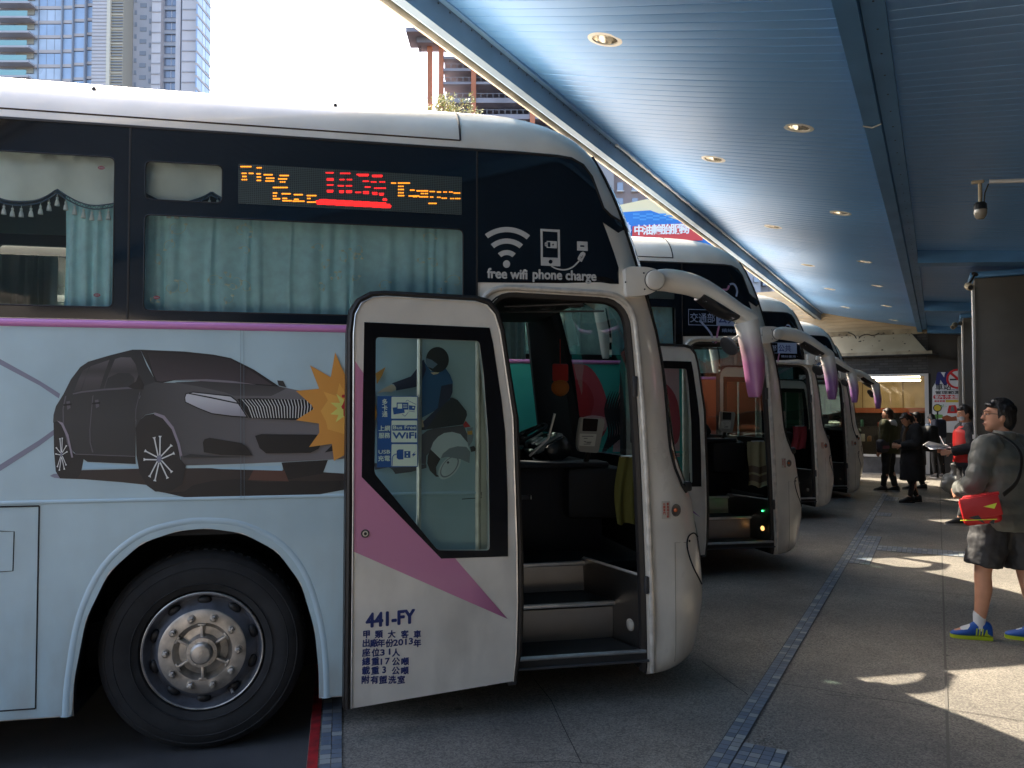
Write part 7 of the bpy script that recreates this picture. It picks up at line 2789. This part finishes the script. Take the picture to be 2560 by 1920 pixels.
def hair(root, H, M3, k, m, long=0.0, vox=0.010, bun=False, seed=1):
    h = MB()
    rnd = random.Random(seed)
    h.sphere(H(0, -0.014, 0.026), (0.086 * k, 0.098 * k, 0.104 * k), m, 24, 16, M3)
    h.sphere(H(0, -0.045, -0.02), (0.080 * k, 0.068 * k, 0.095 * k), m, 20, 12, M3)
    for i in range(110):
        a, e = rnd.uniform(0, 2 * pi), rnd.uniform(0.1, 1.5)
        d = V((sin(e) * cos(a), sin(e) * sin(a), cos(e)))
        p = V((0.080 * d.x, 0.090 * d.y - 0.014, 0.098 * d.z + 0.030))
        h.sphere(H(*p), (0.011 * k, 0.016 * k, 0.012 * k), m, 8, 6, M3)
    h.tube([H(-0.06, 0.060, 0.074), H(0, 0.080, 0.084), H(0.06, 0.060, 0.074)], 0.017 * k, m, 8)
    if long:
        h.tube([H(0, -0.06, 0.0), H(0, -0.075, -0.08), H(0, -0.07, -0.08 - long)], [(0.05 * k, 0.085 * k), (0.045 * k, 0.080 * k), (0.02 * k, 0.05 * k)], m, 12)
    if bun:
        h.sphere(H(0.0, -0.115, 0.03), 0.045 * k, m, 12, 8)
        h.tube([H(0, -0.10, 0.02), H(0.02, -0.13, -0.06), H(0.02, -0.12, -0.13)], [0.03 * k, 0.03 * k, 0.012 * k], m, 8)

    def cutface(o):
        pass
    o = fuse(h, 'hair', m, root, vox, 1)
    # keep the face clear: pull hair in front of the hairline back
    Mi = M3.inverted()
    hc = H(0, 0, 0)
    for v in o.data.vertices:
        p = Mi @ (v.co - hc) / k
        if p.y > 0.03 and p.z < 0.058 and abs(p.x) < 0.09:
            p.y = 0.03 - (p.y - 0.03) * 0.3
            p.x *= 0.86
            v.co = hc + M3 @ (p * k)
    return o


def shoe(root, P, s, k, up, sole, name='shoe', stripes=None, high=0.0):
    a, fd = P['an' + s], P['fd' + s]
    b = MB()
    z0 = 0.012
    base = V((a.x, a.y, 0))
    pr = [(-0.082, 0.030, 0.070), (-0.068, 0.039, 0.088), (-0.02, 0.042, 0.090 + high), (0.04, 0.045, 0.078 + high), (0.09, 0.047, 0.056), (0.14, 0.045, 0.040), (0.18, 0.035, 0.030), (0.20, 0.016, 0.020)]
    pts, rad = [], []
    for y, w_, h_ in pr:
        pts.append(base + fd * y * k + V((0, 0, z0 + h_ * 0.62)))
        rad.append((h_ * 0.62 if 0 else w_ * k, h_ * 0.62 * k))
    side = V((fd.y, -fd.x, 0))
    vs, fs = [], []
    seg = 16
    for (y, w_, h_) in pr:
        for i in range(seg):
            t = 2 * pi * i / seg
            zc = z0 + (h_ * 1.25) * 0.5
            vs.append(base + fd * y * k + side * w_ * k * cos(t) + V((0, 0, zc + h_ * 0.62 * max(-0.75, sin(t)))))
    n = len(pr)
    for i in range(n - 1):
        for j in range(seg):
            fs.append((i * seg + j, i * seg + (j + 1) % seg, (i + 1) * seg + (j + 1) % seg, (i + 1) * seg + j))
    fs.append(tuple(range(seg)))
    fs.append(tuple(range((n - 1) * seg, n * seg)))
    b.add(vs, fs, up)
    o = b.build(name, root, 60)
    so = MB()
    out = []
    for y, w_, h_ in pr:
        out.append((w_ + 0.004, y))
    poly = out + [(-w_, y) for w_, y in out[::-1]]
    so.sheet(smooth_line(poly, 3, True), sole, lambda x, y, w: base + side * x * k + fd * y * k + V((0, 0, 0.026 + w)), thick=0.025)
    so.build('sole', o)
    if stripes:
        st = MB()
        # heel panel and slanting side stripes
        for sd in (-1, 1):
            st.add([base + fd * -0.078 * k + side * sd * 0.026 * k + V((0, 0, 0.03)), base + fd * -0.02 * k + side * sd * 0.0435 * k + V((0, 0, 0.03)), base + fd * -0.035 * k + side * sd * 0.0435 * k + V((0, 0, 0.076)), base + fd * -0.074 * k + side * sd * 0.030 * k + V((0, 0, 0.074))], [(0, 1, 2, 3)], stripes)
            for i in range(3):
                y = -0.012 + i * 0.020
                st.add([base + fd * (y) * k + side * sd * 0.0455 * k + V((0, 0, 0.03)), base + fd * (y + 0.010) * k + side * sd * 0.0465 * k + V((0, 0, 0.03)), base + fd * (y + 0.004) * k + side * sd * 0.0455 * k + V((0, 0, 0.082)), base + fd * (y - 0.006) * k + side * sd * 0.045 * k + V((0, 0, 0.082))], [(0, 1, 2, 3)], stripes)
        st.build('stripe', o, 0)
    return o


def top(root, P, k, m, name, hem=0.80, pad=0.03, vox=0.012, puff=0.0, sleeves=True, collar=True, hemr=1.0, it=2, sl=1.0, extra=None):
    g = MB()
    hz = hem * k
    pel = (P['hipL'] + P['hipR']) / 2
    zs, n = [], 26
    top_z = P['neck'].z - 0.015
    pts, rad = [], []
    for i in range(n + 1):
        z = hz + (top_z - hz) * i / n
        if z < P['waist'].z:
            t = max(0, (z - pel.z) / (P['waist'].z - pel.z))
            c = pel.lerp(P['waist'], t) if z > pel.z else V((pel.x, pel.y, z))
        elif z < P['chest'].z:
            c = P['waist'].lerp(P['chest'], (z - P['waist'].z) / (P['chest'].z - P['waist'].z))
        else:
            c = P['chest'].lerp(P['neck'], (z - P['chest'].z) / (P['neck'].z - P['chest'].z))
        f = (z - 0.86 * k) / (0.58 * k)
        w_ = lerp_tab([(-1.2, 0.165 * hemr), (0, 0.165 * (0.5 + 0.5 * hemr)), (0.35, 0.148), (0.62, 0.168), (0.80, 0.175), (0.90, 0.15), (0.96, 0.10), (1.0, 0.065)], f)
        d_ = lerp_tab([(-1.2, 0.125 * hemr), (0, 0.125 * (0.5 + 0.5 * hemr)), (0.35, 0.115), (0.62, 0.122), (0.80, 0.115), (0.90, 0.095), (0.96, 0.075), (1.0, 0.06)], f)
        pf = puff * abs(sin(pi * (z - hz) / 0.115)) if puff else 0
        pad_ = pad if f < 0.9 else pad * 0.5
        pts.append(V((c.x, c.y, z)))
        rad.append(((d_ + pad_ + pf) * k, (w_ + pad_ + pf) * k))
    g.tube(pts, rad, m, 24)
    for s in ('L', 'R'):
        sh, el, wr = P['sh' + s], P['el' + s], P['wr' + s]
        if sleeves:
            A = smooth_line([sh.lerp(P['neck'], 0.35) - V((0, 0, 0.02)), sh, sh.lerp(el, 0.5), el, el.lerp(wr, 0.5), el.lerp(wr, 0.96 * sl)], 6)
            rr = []
            for i in range(len(A)):
                t = i / (len(A) - 1)
                r0 = lerp_tab([(0, 0.062), (0.2, 0.066), (0.6, 0.052), (1.0, 0.040)], t) + pad * 0.75
                rr.append((r0 + (puff * abs(sin(t * 22)) if puff else 0)) * k)
            g.tube(A, rr, m, 14)
            g.sphere(A[0], rr[0], m, 12, 8)
    if collar:
        nk = P['neck']
        g.tube([nk + V((0, -0.006, -0.04)), nk + V((0, -0.008, 0.02)), nk + V((0, -0.012, 0.055 * k))], [0.082 * k, 0.076 * k, 0.074 * k], m, 18)
    return fuse(g, name, m, root, vox, it, None, extra)


def legs(root, P, k, m, name, to=0.10, pad=0.018, vox=0.012, it=2, flare=0.0, extra=None):
    g = MB()
    pel = (P['hipL'] + P['hipR']) / 2
    g.tube([pel + V((0, 0, -0.09 * k)), pel, pel + V((0, 0, 0.12 * k))], [((.105 + pad) * k, (.15 + pad) * k), ((.12 + pad) * k, (.168 + pad) * k), ((.105 + pad) * k, (.150 + pad) * k)], m, 20)
    for s in ('L', 'R'):
        h_, kn, an = P['hip' + s], P['kn' + s], P['an' + s]
        pts = smooth_line([h_, h_.lerp(kn, 0.5), kn, kn.lerp(an, 0.5), an], 5)
        rad0 = [(0.098 + pad) * k, (0.085 + pad) * k, (0.066 + pad) * k, (0.058 + pad) * k, (0.046 + pad) * k]
        pp, rr = [], []
        for i, p in enumerate(pts):
            if p[2] < to * k:
                break
            t = i / 5
            q = min(3, int(t))
            r = rad0[q] + (rad0[q + 1] - rad0[q]) * (t - q)
            fl_ = flare * max(0, (h_.z - p[2]) / max(0.05, h_.z - to * k))
            pp.append(p)
            rr.append(r + fl_)
        g.tube(pp, rr, m, 16)
    return fuse(g, name, m, root, vox, it, None, extra)


def creased(size, strength):
    """folds: push the cloth in and out by a cloud pattern"""
    def f(o):
        t = bpy.data.textures.new('cloth folds', 'CLOUDS')
        t.noise_scale = size
        t.noise_depth = 2
        d = o.modifiers.new('d', 'DISPLACE')
        d.texture, d.strength, d.mid_level, d.texture_coords = t, strength, 0.5, 'LOCAL'
        w2 = o.modifiers.new('s2', 'SMOOTH')
        w2.factor, w2.iterations = 0.4, 1
    return f


# --- the man in the grey padded jacket
JACK = mat('grey quilted nylon', srgb(100, 102, 96), 0.5, var=0.05, vscale=3, bump=0.5, bscale=22, sheen=0.2)
MAN = (4.68, 4.94)
FAC = (-0.22, 0.975)
root, P, H, M3, k = person('man seen from behind in grey padded jacket and dark shorts, red bag at hip', MAN, FAC, 1.715, 0.008, yaw=50, nod=-2,
                           anL=(-0.17, 0.08, 0.10), knL=(-0.15, 0.06, 0.49), anR=(0.15, -0.12, 0.09), knR=(0.15, -0.05, 0.48), hipL=(-0.09, 0.02, 0.90), hipR=(0.09, -0.02, 0.90),
                           footL=-48.0, footR=-38.0, elL=(-0.265, 0.03, 1.13), wrL=(-0.13, 0.25, 1.05), elR=(0.275, 0.02, 1.12), wrR=(0.15, 0.27, 1.08))
hair(root, H, M3, k, HAIR, 0, 0.008, seed=3)
top(root, P, k, JACK, 'jacket', 0.79, 0.022, 0.009, 0.012, hemr=1.24, it=1, extra=creased(0.13, 0.022))
SHORT = mat('dark grey shorts', (0.030, 0.030, 0.033), 0.6, bump=0.4, bscale=14, var=0.2, vscale=4)
legs(root, P, k, SHORT, 'shorts', 0.50, 0.032, 0.009, flare=0.028, extra=creased(0.09, 0.03))
for s in ('L', 'R'):
    g = MB()
    limb(g, [P['an' + s] + V((0, 0, 0.075)), P['an' + s], P['an' + s] - V((0, 0, 0.03))], [0.043, 0.041, 0.042])
    limb(g, [P['an' + s] - V((0, 0, 0.02)), P['an' + s] + P['fd' + s] * 0.05 - V((0, 0, 0.035)), P['an' + s] + P['fd' + s] * 0.10 - V((0, 0, 0.05))], [0.043, 0.040, 0.036])
    fuse(g, 'sock', WSOCK, root, 0.008, 2)
    shoe(root, P, s, k * 0.95, mat('blue shoe', srgb(28, 84, 170), 0.5), mat('lime sole', srgb(196, 208, 40), 0.6), 'shoe', mat('lime stripe', srgb(205, 216, 60), 0.5), 0.012)
gl = MB()
FRM = mat('spectacle frame', (0.02, 0.02, 0.02), 0.3)
for s in (-1, 1):
    gl.tube([H(0.033 * s + 0.024 * cos(t), 0.104, 0.010 + 0.017 * sin(t)) for t in [2 * pi * i / 20 for i in range(20)]], 0.0018, FRM, 5, closed=True)
    gl.tube([H(0.058 * s, 0.102, 0.014), H(0.079 * s, 0.05, 0.014), H(0.082 * s, -0.01, 0.008)], 0.0018, FRM, 5)
gl.tube([H(-0.010, 0.106, 0.014), H(0.010, 0.106, 0.014)], 0.0018, FRM, 5)
gl.build('spectacles', root)

# his red bag, hanging from a strap over the shoulder
Rz = Matrix.Rotation(atan2(-FAC[0], FAC[1]), 4, 'Z')
mw = lambda p: V((MAN[0], MAN[1], 0)) + (Rz @ V(p))
bagc = mw((-0.395, -0.10, 0.955))
bag = thing('messenger_bag', 'red messenger bag with black and yellow marks on the hip of the man in grey', 'bag', bagc, radians(-44))
RBAG = mat('red bag cloth', srgb(188, 20, 26), 0.5, bump=0.2, bscale=25, var=0.08, vscale=5)
b = MB()
b.bbox((0, 0, 0), (0.235, 0.10, 0.19), RBAG, 0.03, Matrix.Rotation(radians(-12), 3, 'Y'), 3)
bo = b.build('pouch', bag, 60)
b = MB()
b.bbox((0.005, -0.051, 0.026), (0.238, 0.012, 0.14), mat('red bag flap', srgb(176, 16, 22), 0.5, bump=0.2, bscale=30), 0.005, Matrix.Rotation(radians(-12), 3, 'Y'))
b.bbox((0.005, 0.0, 0.098), (0.225, 0.10, 0.02), mat('red bag flap', (0, 0, 0)), 0.008, Matrix.Rotation(radians(-12), 3, 'Y'))
b.build('flap', bag)
b = MB()
on_flap = lambda x, z, w: V((x, -0.0585 - w, z))
b.sheet([(0.02, 0.03), (0.10, 0.06), (0.085, 0.02)], mat('bag yellow', srgb(214, 220, 60), 0.5), on_flap)
b.sheet([(-0.07, -0.05), (-0.01, -0.03), (0.03, -0.085), (-0.02, -0.065)], BLACK, on_flap)
b.sheet([(0.05, -0.075), (0.09, -0.045), (0.08, -0.085)], BLACK, on_flap)
b.tube([V((-0.12, -0.058, -0.075)), V((0.10, -0.058, -0.05))], 0.003, mat('bag yellow', (0, 0, 0)), 5)
b.build('bag_emblem', bag, 0)
b = MB()
sp = [mw(q) for q in [(-0.10, 0.12, 1.42), (-0.115, 0.02, 1.475), (-0.11, -0.085, 1.455), (-0.10, -0.190, 1.36), (-0.105, -0.200, 1.24), (-0.16, -0.20, 1.14), (-0.25, -0.17, 1.06)]]
sp = [V(p) for p in smooth_line(sp, 5)]
Ri = Matrix.Rotation(-(radians(-44)), 4, 'Z')
sp = [Ri @ (p - bagc) for p in sp]
b.tube(sp, [(0.006, 0.020)] * len(sp), mat('black webbing', (0.012, 0.012, 0.012), 0.7), 10, flat=None)
b.build('strap', bag)

# --- woman in the olive jacket
OLIVE = mat('olive jacket cloth', srgb(62, 62, 34), 0.8, bump=0.3, bscale=18)
TROU = mat('black trousers', (0.014, 0.014, 0.016), 0.7, bump=0.2, bscale=18)
DSHOE = mat('dark shoe', (0.02, 0.02, 0.022), 0.5)
SOLEW = mat('pale sole', (0.35, 0.34, 0.32), 0.7)
root, P, H, M3, k = person('woman in an olive jacket with a white hood and black trousers facing the shop window', (10.74, 14.16), (-0.42, 0.90), 1.66, 0.014, yaw=25,
                           anL=(-0.07, 0.10, 0.09), anR=(0.09, -0.08, 0.09))
hair(root, H, M3, k, HAIRB, 0.02, 0.014, seed=5)
top(root, P, k, OLIVE, 'jacket', 0.80, 0.065, 0.014, collar=False, hemr=1.1, extra=creased(0.10, 0.03))
g = MB()
nk = P['neck']
g.tube([nk + V((-0.10, 0.03, 0.0)), nk + V((-0.07, -0.06, -0.01)), nk + V((0, -0.10, -0.05)), nk + V((0.07, -0.06, -0.01)), nk + V((0.10, 0.03, 0.0))], [0.04, 0.062, 0.078, 0.062, 0.04], WSOCK, 12)
fuse(g, 'white_hood', mat('white hood cloth', srgb(196, 190, 190), 0.85), root, 0.012, 2)
legs(root, P, k, TROU, 'trousers', 0.10, 0.008, 0.014, extra=creased(0.10, 0.03))
for s in ('L', 'R'):
    shoe(root, P, s, k, DSHOE, SOLEW)
hb = thing('shoulder_bag', 'dark shoulder bag with a pink edge beside the woman in the olive jacket', 'bag', (10.50, 14.02, 0.92), radians(20))
b = MB()
b.bbox((0, 0, 0), (0.30, 0.14, 0.26), mat('dark bag cloth', (0.03, 0.03, 0.045), 0.6), 0.05, None, 3)
b.build('pouch', hb, 60)
b = MB()
b.bbox((0, -0.065, -0.02), (0.22, 0.02, 0.06), mat('dusty pink trim', srgb(150, 84, 104), 0.6), 0.008)
b.build('pink_trim', hb)
b = MB()
b.tube(smooth_line([(-0.1, 0, 0.12), (-0.02, 0.05, 0.35), (0.13, 0.10, 0.50), (0.16, 0.12, 0.30), (0.12, 0.02, 0.12)], 5), [0.010] * 21, DSHOE, 6)
b.build('strap', hb)

# --- woman in the long black coat, looking down
BCOAT = mat('black wool coat', (0.012, 0.012, 0.014), 0.85, bump=0.3, bscale=20)
root, P, H, M3, k = person('woman in a long black coat with orange hair tie, head bowed', (9.92, 12.46), (-0.97, 0.22), 1.60, 0.012, head=(0, 0.10, 1.575), nod=34, neck=(0, 0.03, 1.43),
                           elL=(-0.24, 0.02, 1.12), wrL=(-0.10, 0.26, 1.08), elR=(0.24, 0.02, 1.12), wrR=(0.08, 0.27, 1.10), anL=(-0.08, 0.10, 0.09), anR=(0.09, -0.12, 0.09))
hair(root, H, M3, k, HAIRB, 0.0, 0.012, True, seed=9)
top(root, P, k, BCOAT, 'coat', 0.42, 0.055, 0.014, hemr=1.35, extra=creased(0.10, 0.03))
legs(root, P, k, TROU, 'leggings', 0.10, -0.004, 0.014)
for s in ('L', 'R'):
    shoe(root, P, s, k, DSHOE, DSHOE)
g = MB()
c = H(0, -0.085, 0.055)
g.tube([c + M3 @ V((0.045 * cos(t), 0.012 * sin(3 * t), 0.035 * sin(t))) for t in [2 * pi * i / 20 for i in range(20)]], [0.018 + 0.006 * (i % 2) for i in range(20)], mat('orange hair tie', srgb(226, 110, 60), 0.7), 8, closed=True)
g.build('hair_tie', root)
g = MB()
g.tube([nk * 0 + P['neck'] + V((-0.07, 0.09, 0.0)), P['chest'] + V((-0.06, 0.17, 0)), P['waist'] + V((-0.05, 0.17, 0))], [0.035, 0.03, 0.03], WSOCK, 8)
fuse(g, 'scarf', mat('brown scarf', srgb(96, 78, 62), 0.9), root, 0.012, 2)
bp = thing('backpack', 'black backpack on the back of the woman in the long coat', 'backpack', (10.22, 12.38, 1.13), radians(77))
b = MB()
b.bbox((0, 0, 0), (0.32, 0.20, 0.46), mat('black pack cloth', (0.014, 0.014, 0.015), 0.7, bump=0.3, bscale=20), 0.06, None, 3)
b.build('pack', bp, 60)
b = MB()
b.bbox((0, -0.105, -0.08), (0.24, 0.05, 0.2), mat('black pack cloth', (0, 0, 0)), 0.03, None, 3)
b.tube([V((-0.10, -0.132, -0.14)), V((-0.06, -0.134, -0.02))], 0.006, mat('dull gold zip', srgb(130, 112, 70), 0.5), 5)
b.tube([V((0.08, -0.132, -0.14)), V((0.10, -0.134, -0.02))], 0.006, mat('dull gold zip', (0, 0, 0)), 5)
b.build('front_pocket', bp)

# --- dark clothed person half hidden between the two women
root, P, H, M3, k = person('dark clothed person almost hidden between the olive jacket and the black coat', (11.55, 14.35), (-0.7, 0.6), 1.58, 0.016, anL=(-0.07, 0.12, 0.09), anR=(0.09, -0.10, 0.09))
hair(root, H, M3, k, HAIR, 0.05, 0.016, seed=12)
top(root, P, k, mat('dark navy coat', (0.012, 0.014, 0.022), 0.8), 'coat', 0.55, 0.03, 0.016, hemr=1.2)
legs(root, P, k, TROU, 'trousers', 0.10, 0.008, 0.016)
for s in ('L', 'R'):
    shoe(root, P, s, k, DSHOE, SOLEW)

# --- attendant in the red and orange vest with papers
VESTR = mat('red vest', srgb(214, 40, 36), 0.55)
VESTO = mat('orange vest panel', srgb(235, 140, 50), 0.55)
NAVYS = mat('dark sleeve cloth', (0.016, 0.017, 0.022), 0.8, bump=0.2, bscale=20)
AP = (8.78, 9.90)
AF = (-0.93, 0.36)
root, P, H, M3, k = person('attendant in a red and orange vest and face mask holding papers beside the nearest column', AP, AF, 1.70, 0.010, yaw=6, nod=12,
                           elL=(-0.27, 0.02, 1.12), wrL=(-0.16, 0.27, 1.06), elR=(0.25, 0.0, 1.12), wrR=(0.10, 0.28, 1.08), anL=(-0.09, 0.14, 0.09), anR=(0.09, -0.10, 0.09), curl=0.75)
hair(root, H, M3, k, HAIR, 0, 0.010, seed=21)
top(root, P, k, NAVYS, 'jacket', 0.84, 0.040, 0.012, collar=False, hemr=1.05, extra=creased(0.10, 0.03))
top(root, P, k, VESTR, 'vest', 0.90, 0.056, 0.012, sleeves=False, collar=False, hemr=1.05)
g = MB()
g.tube([P['neck'] + V((0, -0.01, -0.02)), P['neck'] + V((0, -0.012, 0.035))], [0.078, 0.07], WSOCK, 14)
fuse(g, 'grey_collar', mat('grey collar cloth', srgb(150, 152, 158), 0.8), root, 0.010, 2)
for e in (-1, 1):
    g = MB()
    for y in (0.0,):
        q = [V((e * 0.192 * k, -0.06, 1.06)), V((e * 0.192 * k, 0.09, 1.06)), V((e * 0.20 * k, 0.05, 1.22)), V((e * 0.205 * k, 0.0, 1.28)), V((e * 0.20 * k, -0.05, 1.18))]
        g.add([p + V((e * 0.040, 0, 0)) for p in q] + [p - V((e * 0.03, 0, 0)) for p in q], [(0, 1, 2, 3, 4), (9, 8, 7, 6, 5)] + [(i, (i + 1) % 5, 5 + (i + 1) % 5, 5 + i) for i in range(5)], VESTO)
    g.build('orange_panel', root, 0)
g = MB()
g.sphere(H(0, 0.056, -0.055), (0.060 * k, 0.046 * k, 0.046 * k), mat('pale face mask', srgb(190, 196, 200), 0.8), 16, 10, M3)
g.build('face_mask', root)
legs(root, P, k, TROU, 'trousers', 0.10, 0.010, 0.012, extra=creased(0.10, 0.03))
for s in ('L', 'R'):
    shoe(root, P, s, k, DSHOE, SOLEW)
RA = Matrix.Rotation(atan2(-AF[0], AF[1]), 4, 'Z')
pc = V((AP[0], AP[1], 0)) + RA @ (V((-0.03, 0.40, 1.125)))
pp = thing('paper_sheaf', 'open sheaf of white papers held out by the attendant in the vest', 'papers', pc, atan2(-AF[0], AF[1]))
PAPER = mat('white paper', (0.80, 0.80, 0.82), 0.7)
for q, (an, nm) in enumerate(((14, 'upper_sheet'), (-4, 'lower_sheet'))):
    b = MB()
    rot = Matrix.Rotation(radians(an), 3, 'X') @ Matrix.Rotation(radians(18 - 30 * q), 3, 'Y')
    b.bbox((0.02 * q, 0.02 - 0.04 * q, -0.02 * q), (0.21, 0.29, 0.006), PAPER, 0.002, rot)
    b.build(nm, pp)
pn_ = thing('pen', 'white pen in the hand of the attendant in the vest', 'pen', pc + V((0.12, 0.02, 0.02)))
b = MB()
b.tube([V((0, 0, 0)), V((-0.05, 0.02, 0.12))], 0.005, PAPER, 8)
b.tube([V((0, 0, 0)), V((0.006, -0.002, -0.014))], [0.005, 0.001], GREYM, 8)
b.build('barrel', pn_)

# --- traveller with a navy backpack by the board
root, P, H, M3, k = person('traveller in a pale blue shirt bending by the no smoking board', (14.05, 16.75), (0.05, 1.0), 1.62, 0.016, chest=(0, 0.08, 1.24), neck=(0, 0.16, 1.36), head=(0, 0.22, 1.50), nod=25,
                           shL=(-0.175, 0.13, 1.30), shR=(0.175, 0.13, 1.30), elL=(-0.24, 0.12, 1.04), elR=(0.24, 0.12, 1.04), wrL=(-0.2, 0.26, 0.85), wrR=(0.2, 0.26, 0.85))
hair(root, H, M3, k, HAIR, 0, 0.016, seed=15)
top(root, P, k, mat('pale blue shirt', srgb(150, 166, 188), 0.8), 'shirt', 0.84, 0.025, 0.016, collar=False)
legs(root, P, k, TROU, 'trousers', 0.10, 0.008, 0.016)
for s in ('L', 'R'):
    shoe(root, P, s, k, DSHOE, SOLEW)
bp = thing('backpack', 'navy backpack with a pale cloth tied on, worn by the bending traveller', 'backpack', (13.95, 16.60, 1.18), radians(8))
b = MB()
b.bbox((0, 0, 0), (0.36, 0.20, 0.46), mat('navy pack cloth', (0.018, 0.024, 0.05), 0.7, bump=0.3, bscale=20), 0.07, None, 3)
b.build('pack', bp, 60)
b = MB()
b.tube(smooth_line([(-0.17, -0.06, -0.02), (-0.21, -0.08, -0.12), (-0.18, -0.09, -0.24)], 4), [0.03, 0.036, 0.04, 0.045, 0.05, 0.05, 0.05, 0.045, 0.03], mat('pale cloth', srgb(190, 190, 205), 0.9), 9)
b.build('tied_cloth', bp, 60)

# carrier bag standing on the platform
cb = thing('plastic_carrier_bag', 'translucent grey plastic carrier bag standing on the platform behind the black coat', 'bag', (11.35, 13.15, 0))
b = MB()
rnd = random.Random(4)
for i in range(14):
    a = rnd.random() * 6.28
    b.sphere((0.10 * cos(a), 0.08 * sin(a), 0.16 + 0.16 * rnd.random()), (0.14 * rnd.uniform(.7, 1.1), 0.12, 0.17 * rnd.uniform(.7, 1.1)), WSOCK, 10, 8)
b.tube([V((0, 0, 0.3)), V((0.02, 0, 0.5)), V((-0.02, 0, 0.62))], [0.12, 0.05, 0.04], WSOCK, 10)
o = fuse(b, 'bag_skin', mat('grey plastic film', srgb(150, 152, 150), 0.3, bump=0.8, bscale=14), cb, 0.016, 1)
for v in o.data.vertices:
    v.co.z = max(v.co.z, 0.002)

# towels and cloths hanging inside the bus doors (they hang from the buses, so they are things of their own)
def towel(name, lab, loc, w_, h_, m, rz=0.0, bands=None, seed=1, narrow=0.25):
    t = thing(name, lab, 'towel', loc, rz, 'cloths hanging inside the bus doors')
    rnd = random.Random(seed)
    b = MB()
    n, r_ = 16, 20
    vs = []
    for s in (0, 1):
        for j in range(r_ + 1):
            q = j / r_
            ww = w_ * (1 - narrow * (1 - q) ** 2)
            for i in range(n + 1):
                p = i / n - 0.5
                vs.append((p * ww + 0.01 * sin(5 * q + seed), 0.018 * sin(p * 13 + seed + 2 * q) * (0.4 + q) + (0.022 if s else 0) * (1 - 0.3 * q), -h_ * q - 0.02 * (1 - abs(p) * 2) * q + 0.012 * sin(p * 9 + seed) * q))
    fs, o_ = [], (r_ + 1) * (n + 1)
    ml = []
    for s in (0, 1):
        for j in range(r_):
            for i in range(n):
                a = s * o_ + j * (n + 1) + i
                f = (a, a + n + 1, a + n + 2, a + 1)
                b.add([], [], m)
                fs.append(f)
                q = (j + 0.5) / r_
                ml.append(bands if bands and any(abs(q - z) < 0.03 for z in (0.60, 0.68, 0.80, 0.88)) else m)
    base = len(b.v)
    b.v += vs
    for f, mm in zip(fs, ml):
        b.f.append(f)
        b.m.append(b.slot(mm))
    for j in range(n):
        b.f.append((j, j + 1, o_ + j + 1, o_ + j))
        b.m.append(b.slot(m))
    b.build('cloth', t, 80)
    c = MB()
    c.tube([V((-w_ * 0.3, 0.012, 0.0)), V((w_ * 0.3, 0.012, 0.0))], 0.009, ALU, 8)
    c.build('hanging_clip', t)
    return t


x, z = zoomed(1250, 760, 0.30144, 0.62)(1075, 1268)
towel('towel', 'olive yellow towel hanging inside the door of the nearest bus', BUS_O + V((x, 0.62, z)), 0.185, 0.42, mat('olive towelling', srgb(112, 112, 58), 0.95, bump=0.5, bscale=120), 0, None, 2)
TW = lambda k, px, py, y: (lambda q: meet(px, py, (0, 1, 0), (0, BUS_O.y + BUS_T[k][1] + y, 0)))(0)
towel('towel', 'pale striped towel hanging inside the door of the second bus', TW(1, 1895, 1104, 0.35), 0.24, 0.46, mat('cream towelling', srgb(186, 178, 140), 0.95, bump=0.5, bscale=120), 0, mat('towel brown stripe', srgb(130, 112, 96), 0.95), 4, 0.1)
towel('towel', 'red cloth hanging inside the door of the third bus', TW(2, 2000, 1066, 0.4), 0.24, 0.34, mat('red cloth', srgb(176, 66, 72), 0.9), 0, None, 6, 0.05)
cx, cz = zoomed(1250, 760, 0.30144, 1.9)(500, 600)
t = thing('hanging_charm', 'red and orange lucky charm hanging inside the windscreen of the nearest bus', 'charm', BUS_O + V((cx, 1.9, cz)))
ch = MB()
ch.tube([V((0, 0, 0.30)), V((0, 0, 0.09))], 0.003, mat('charm red', srgb(190, 40, 30), 0.6), 5)
ch.build('cord', t)
ch = MB()
ch.bbox((0, 0, 0.03), (0.13, 0.03, 0.14), mat('charm red', (0, 0, 0)), 0.012)
ch.build('red_pouch', t)
ch = MB()
ch.sphere((0, 0, -0.09), (0.075, 0.03, 0.07), mat('charm orange', srgb(200, 112, 40), 0.6), 12, 8)
ch.build('orange_tassel', t)
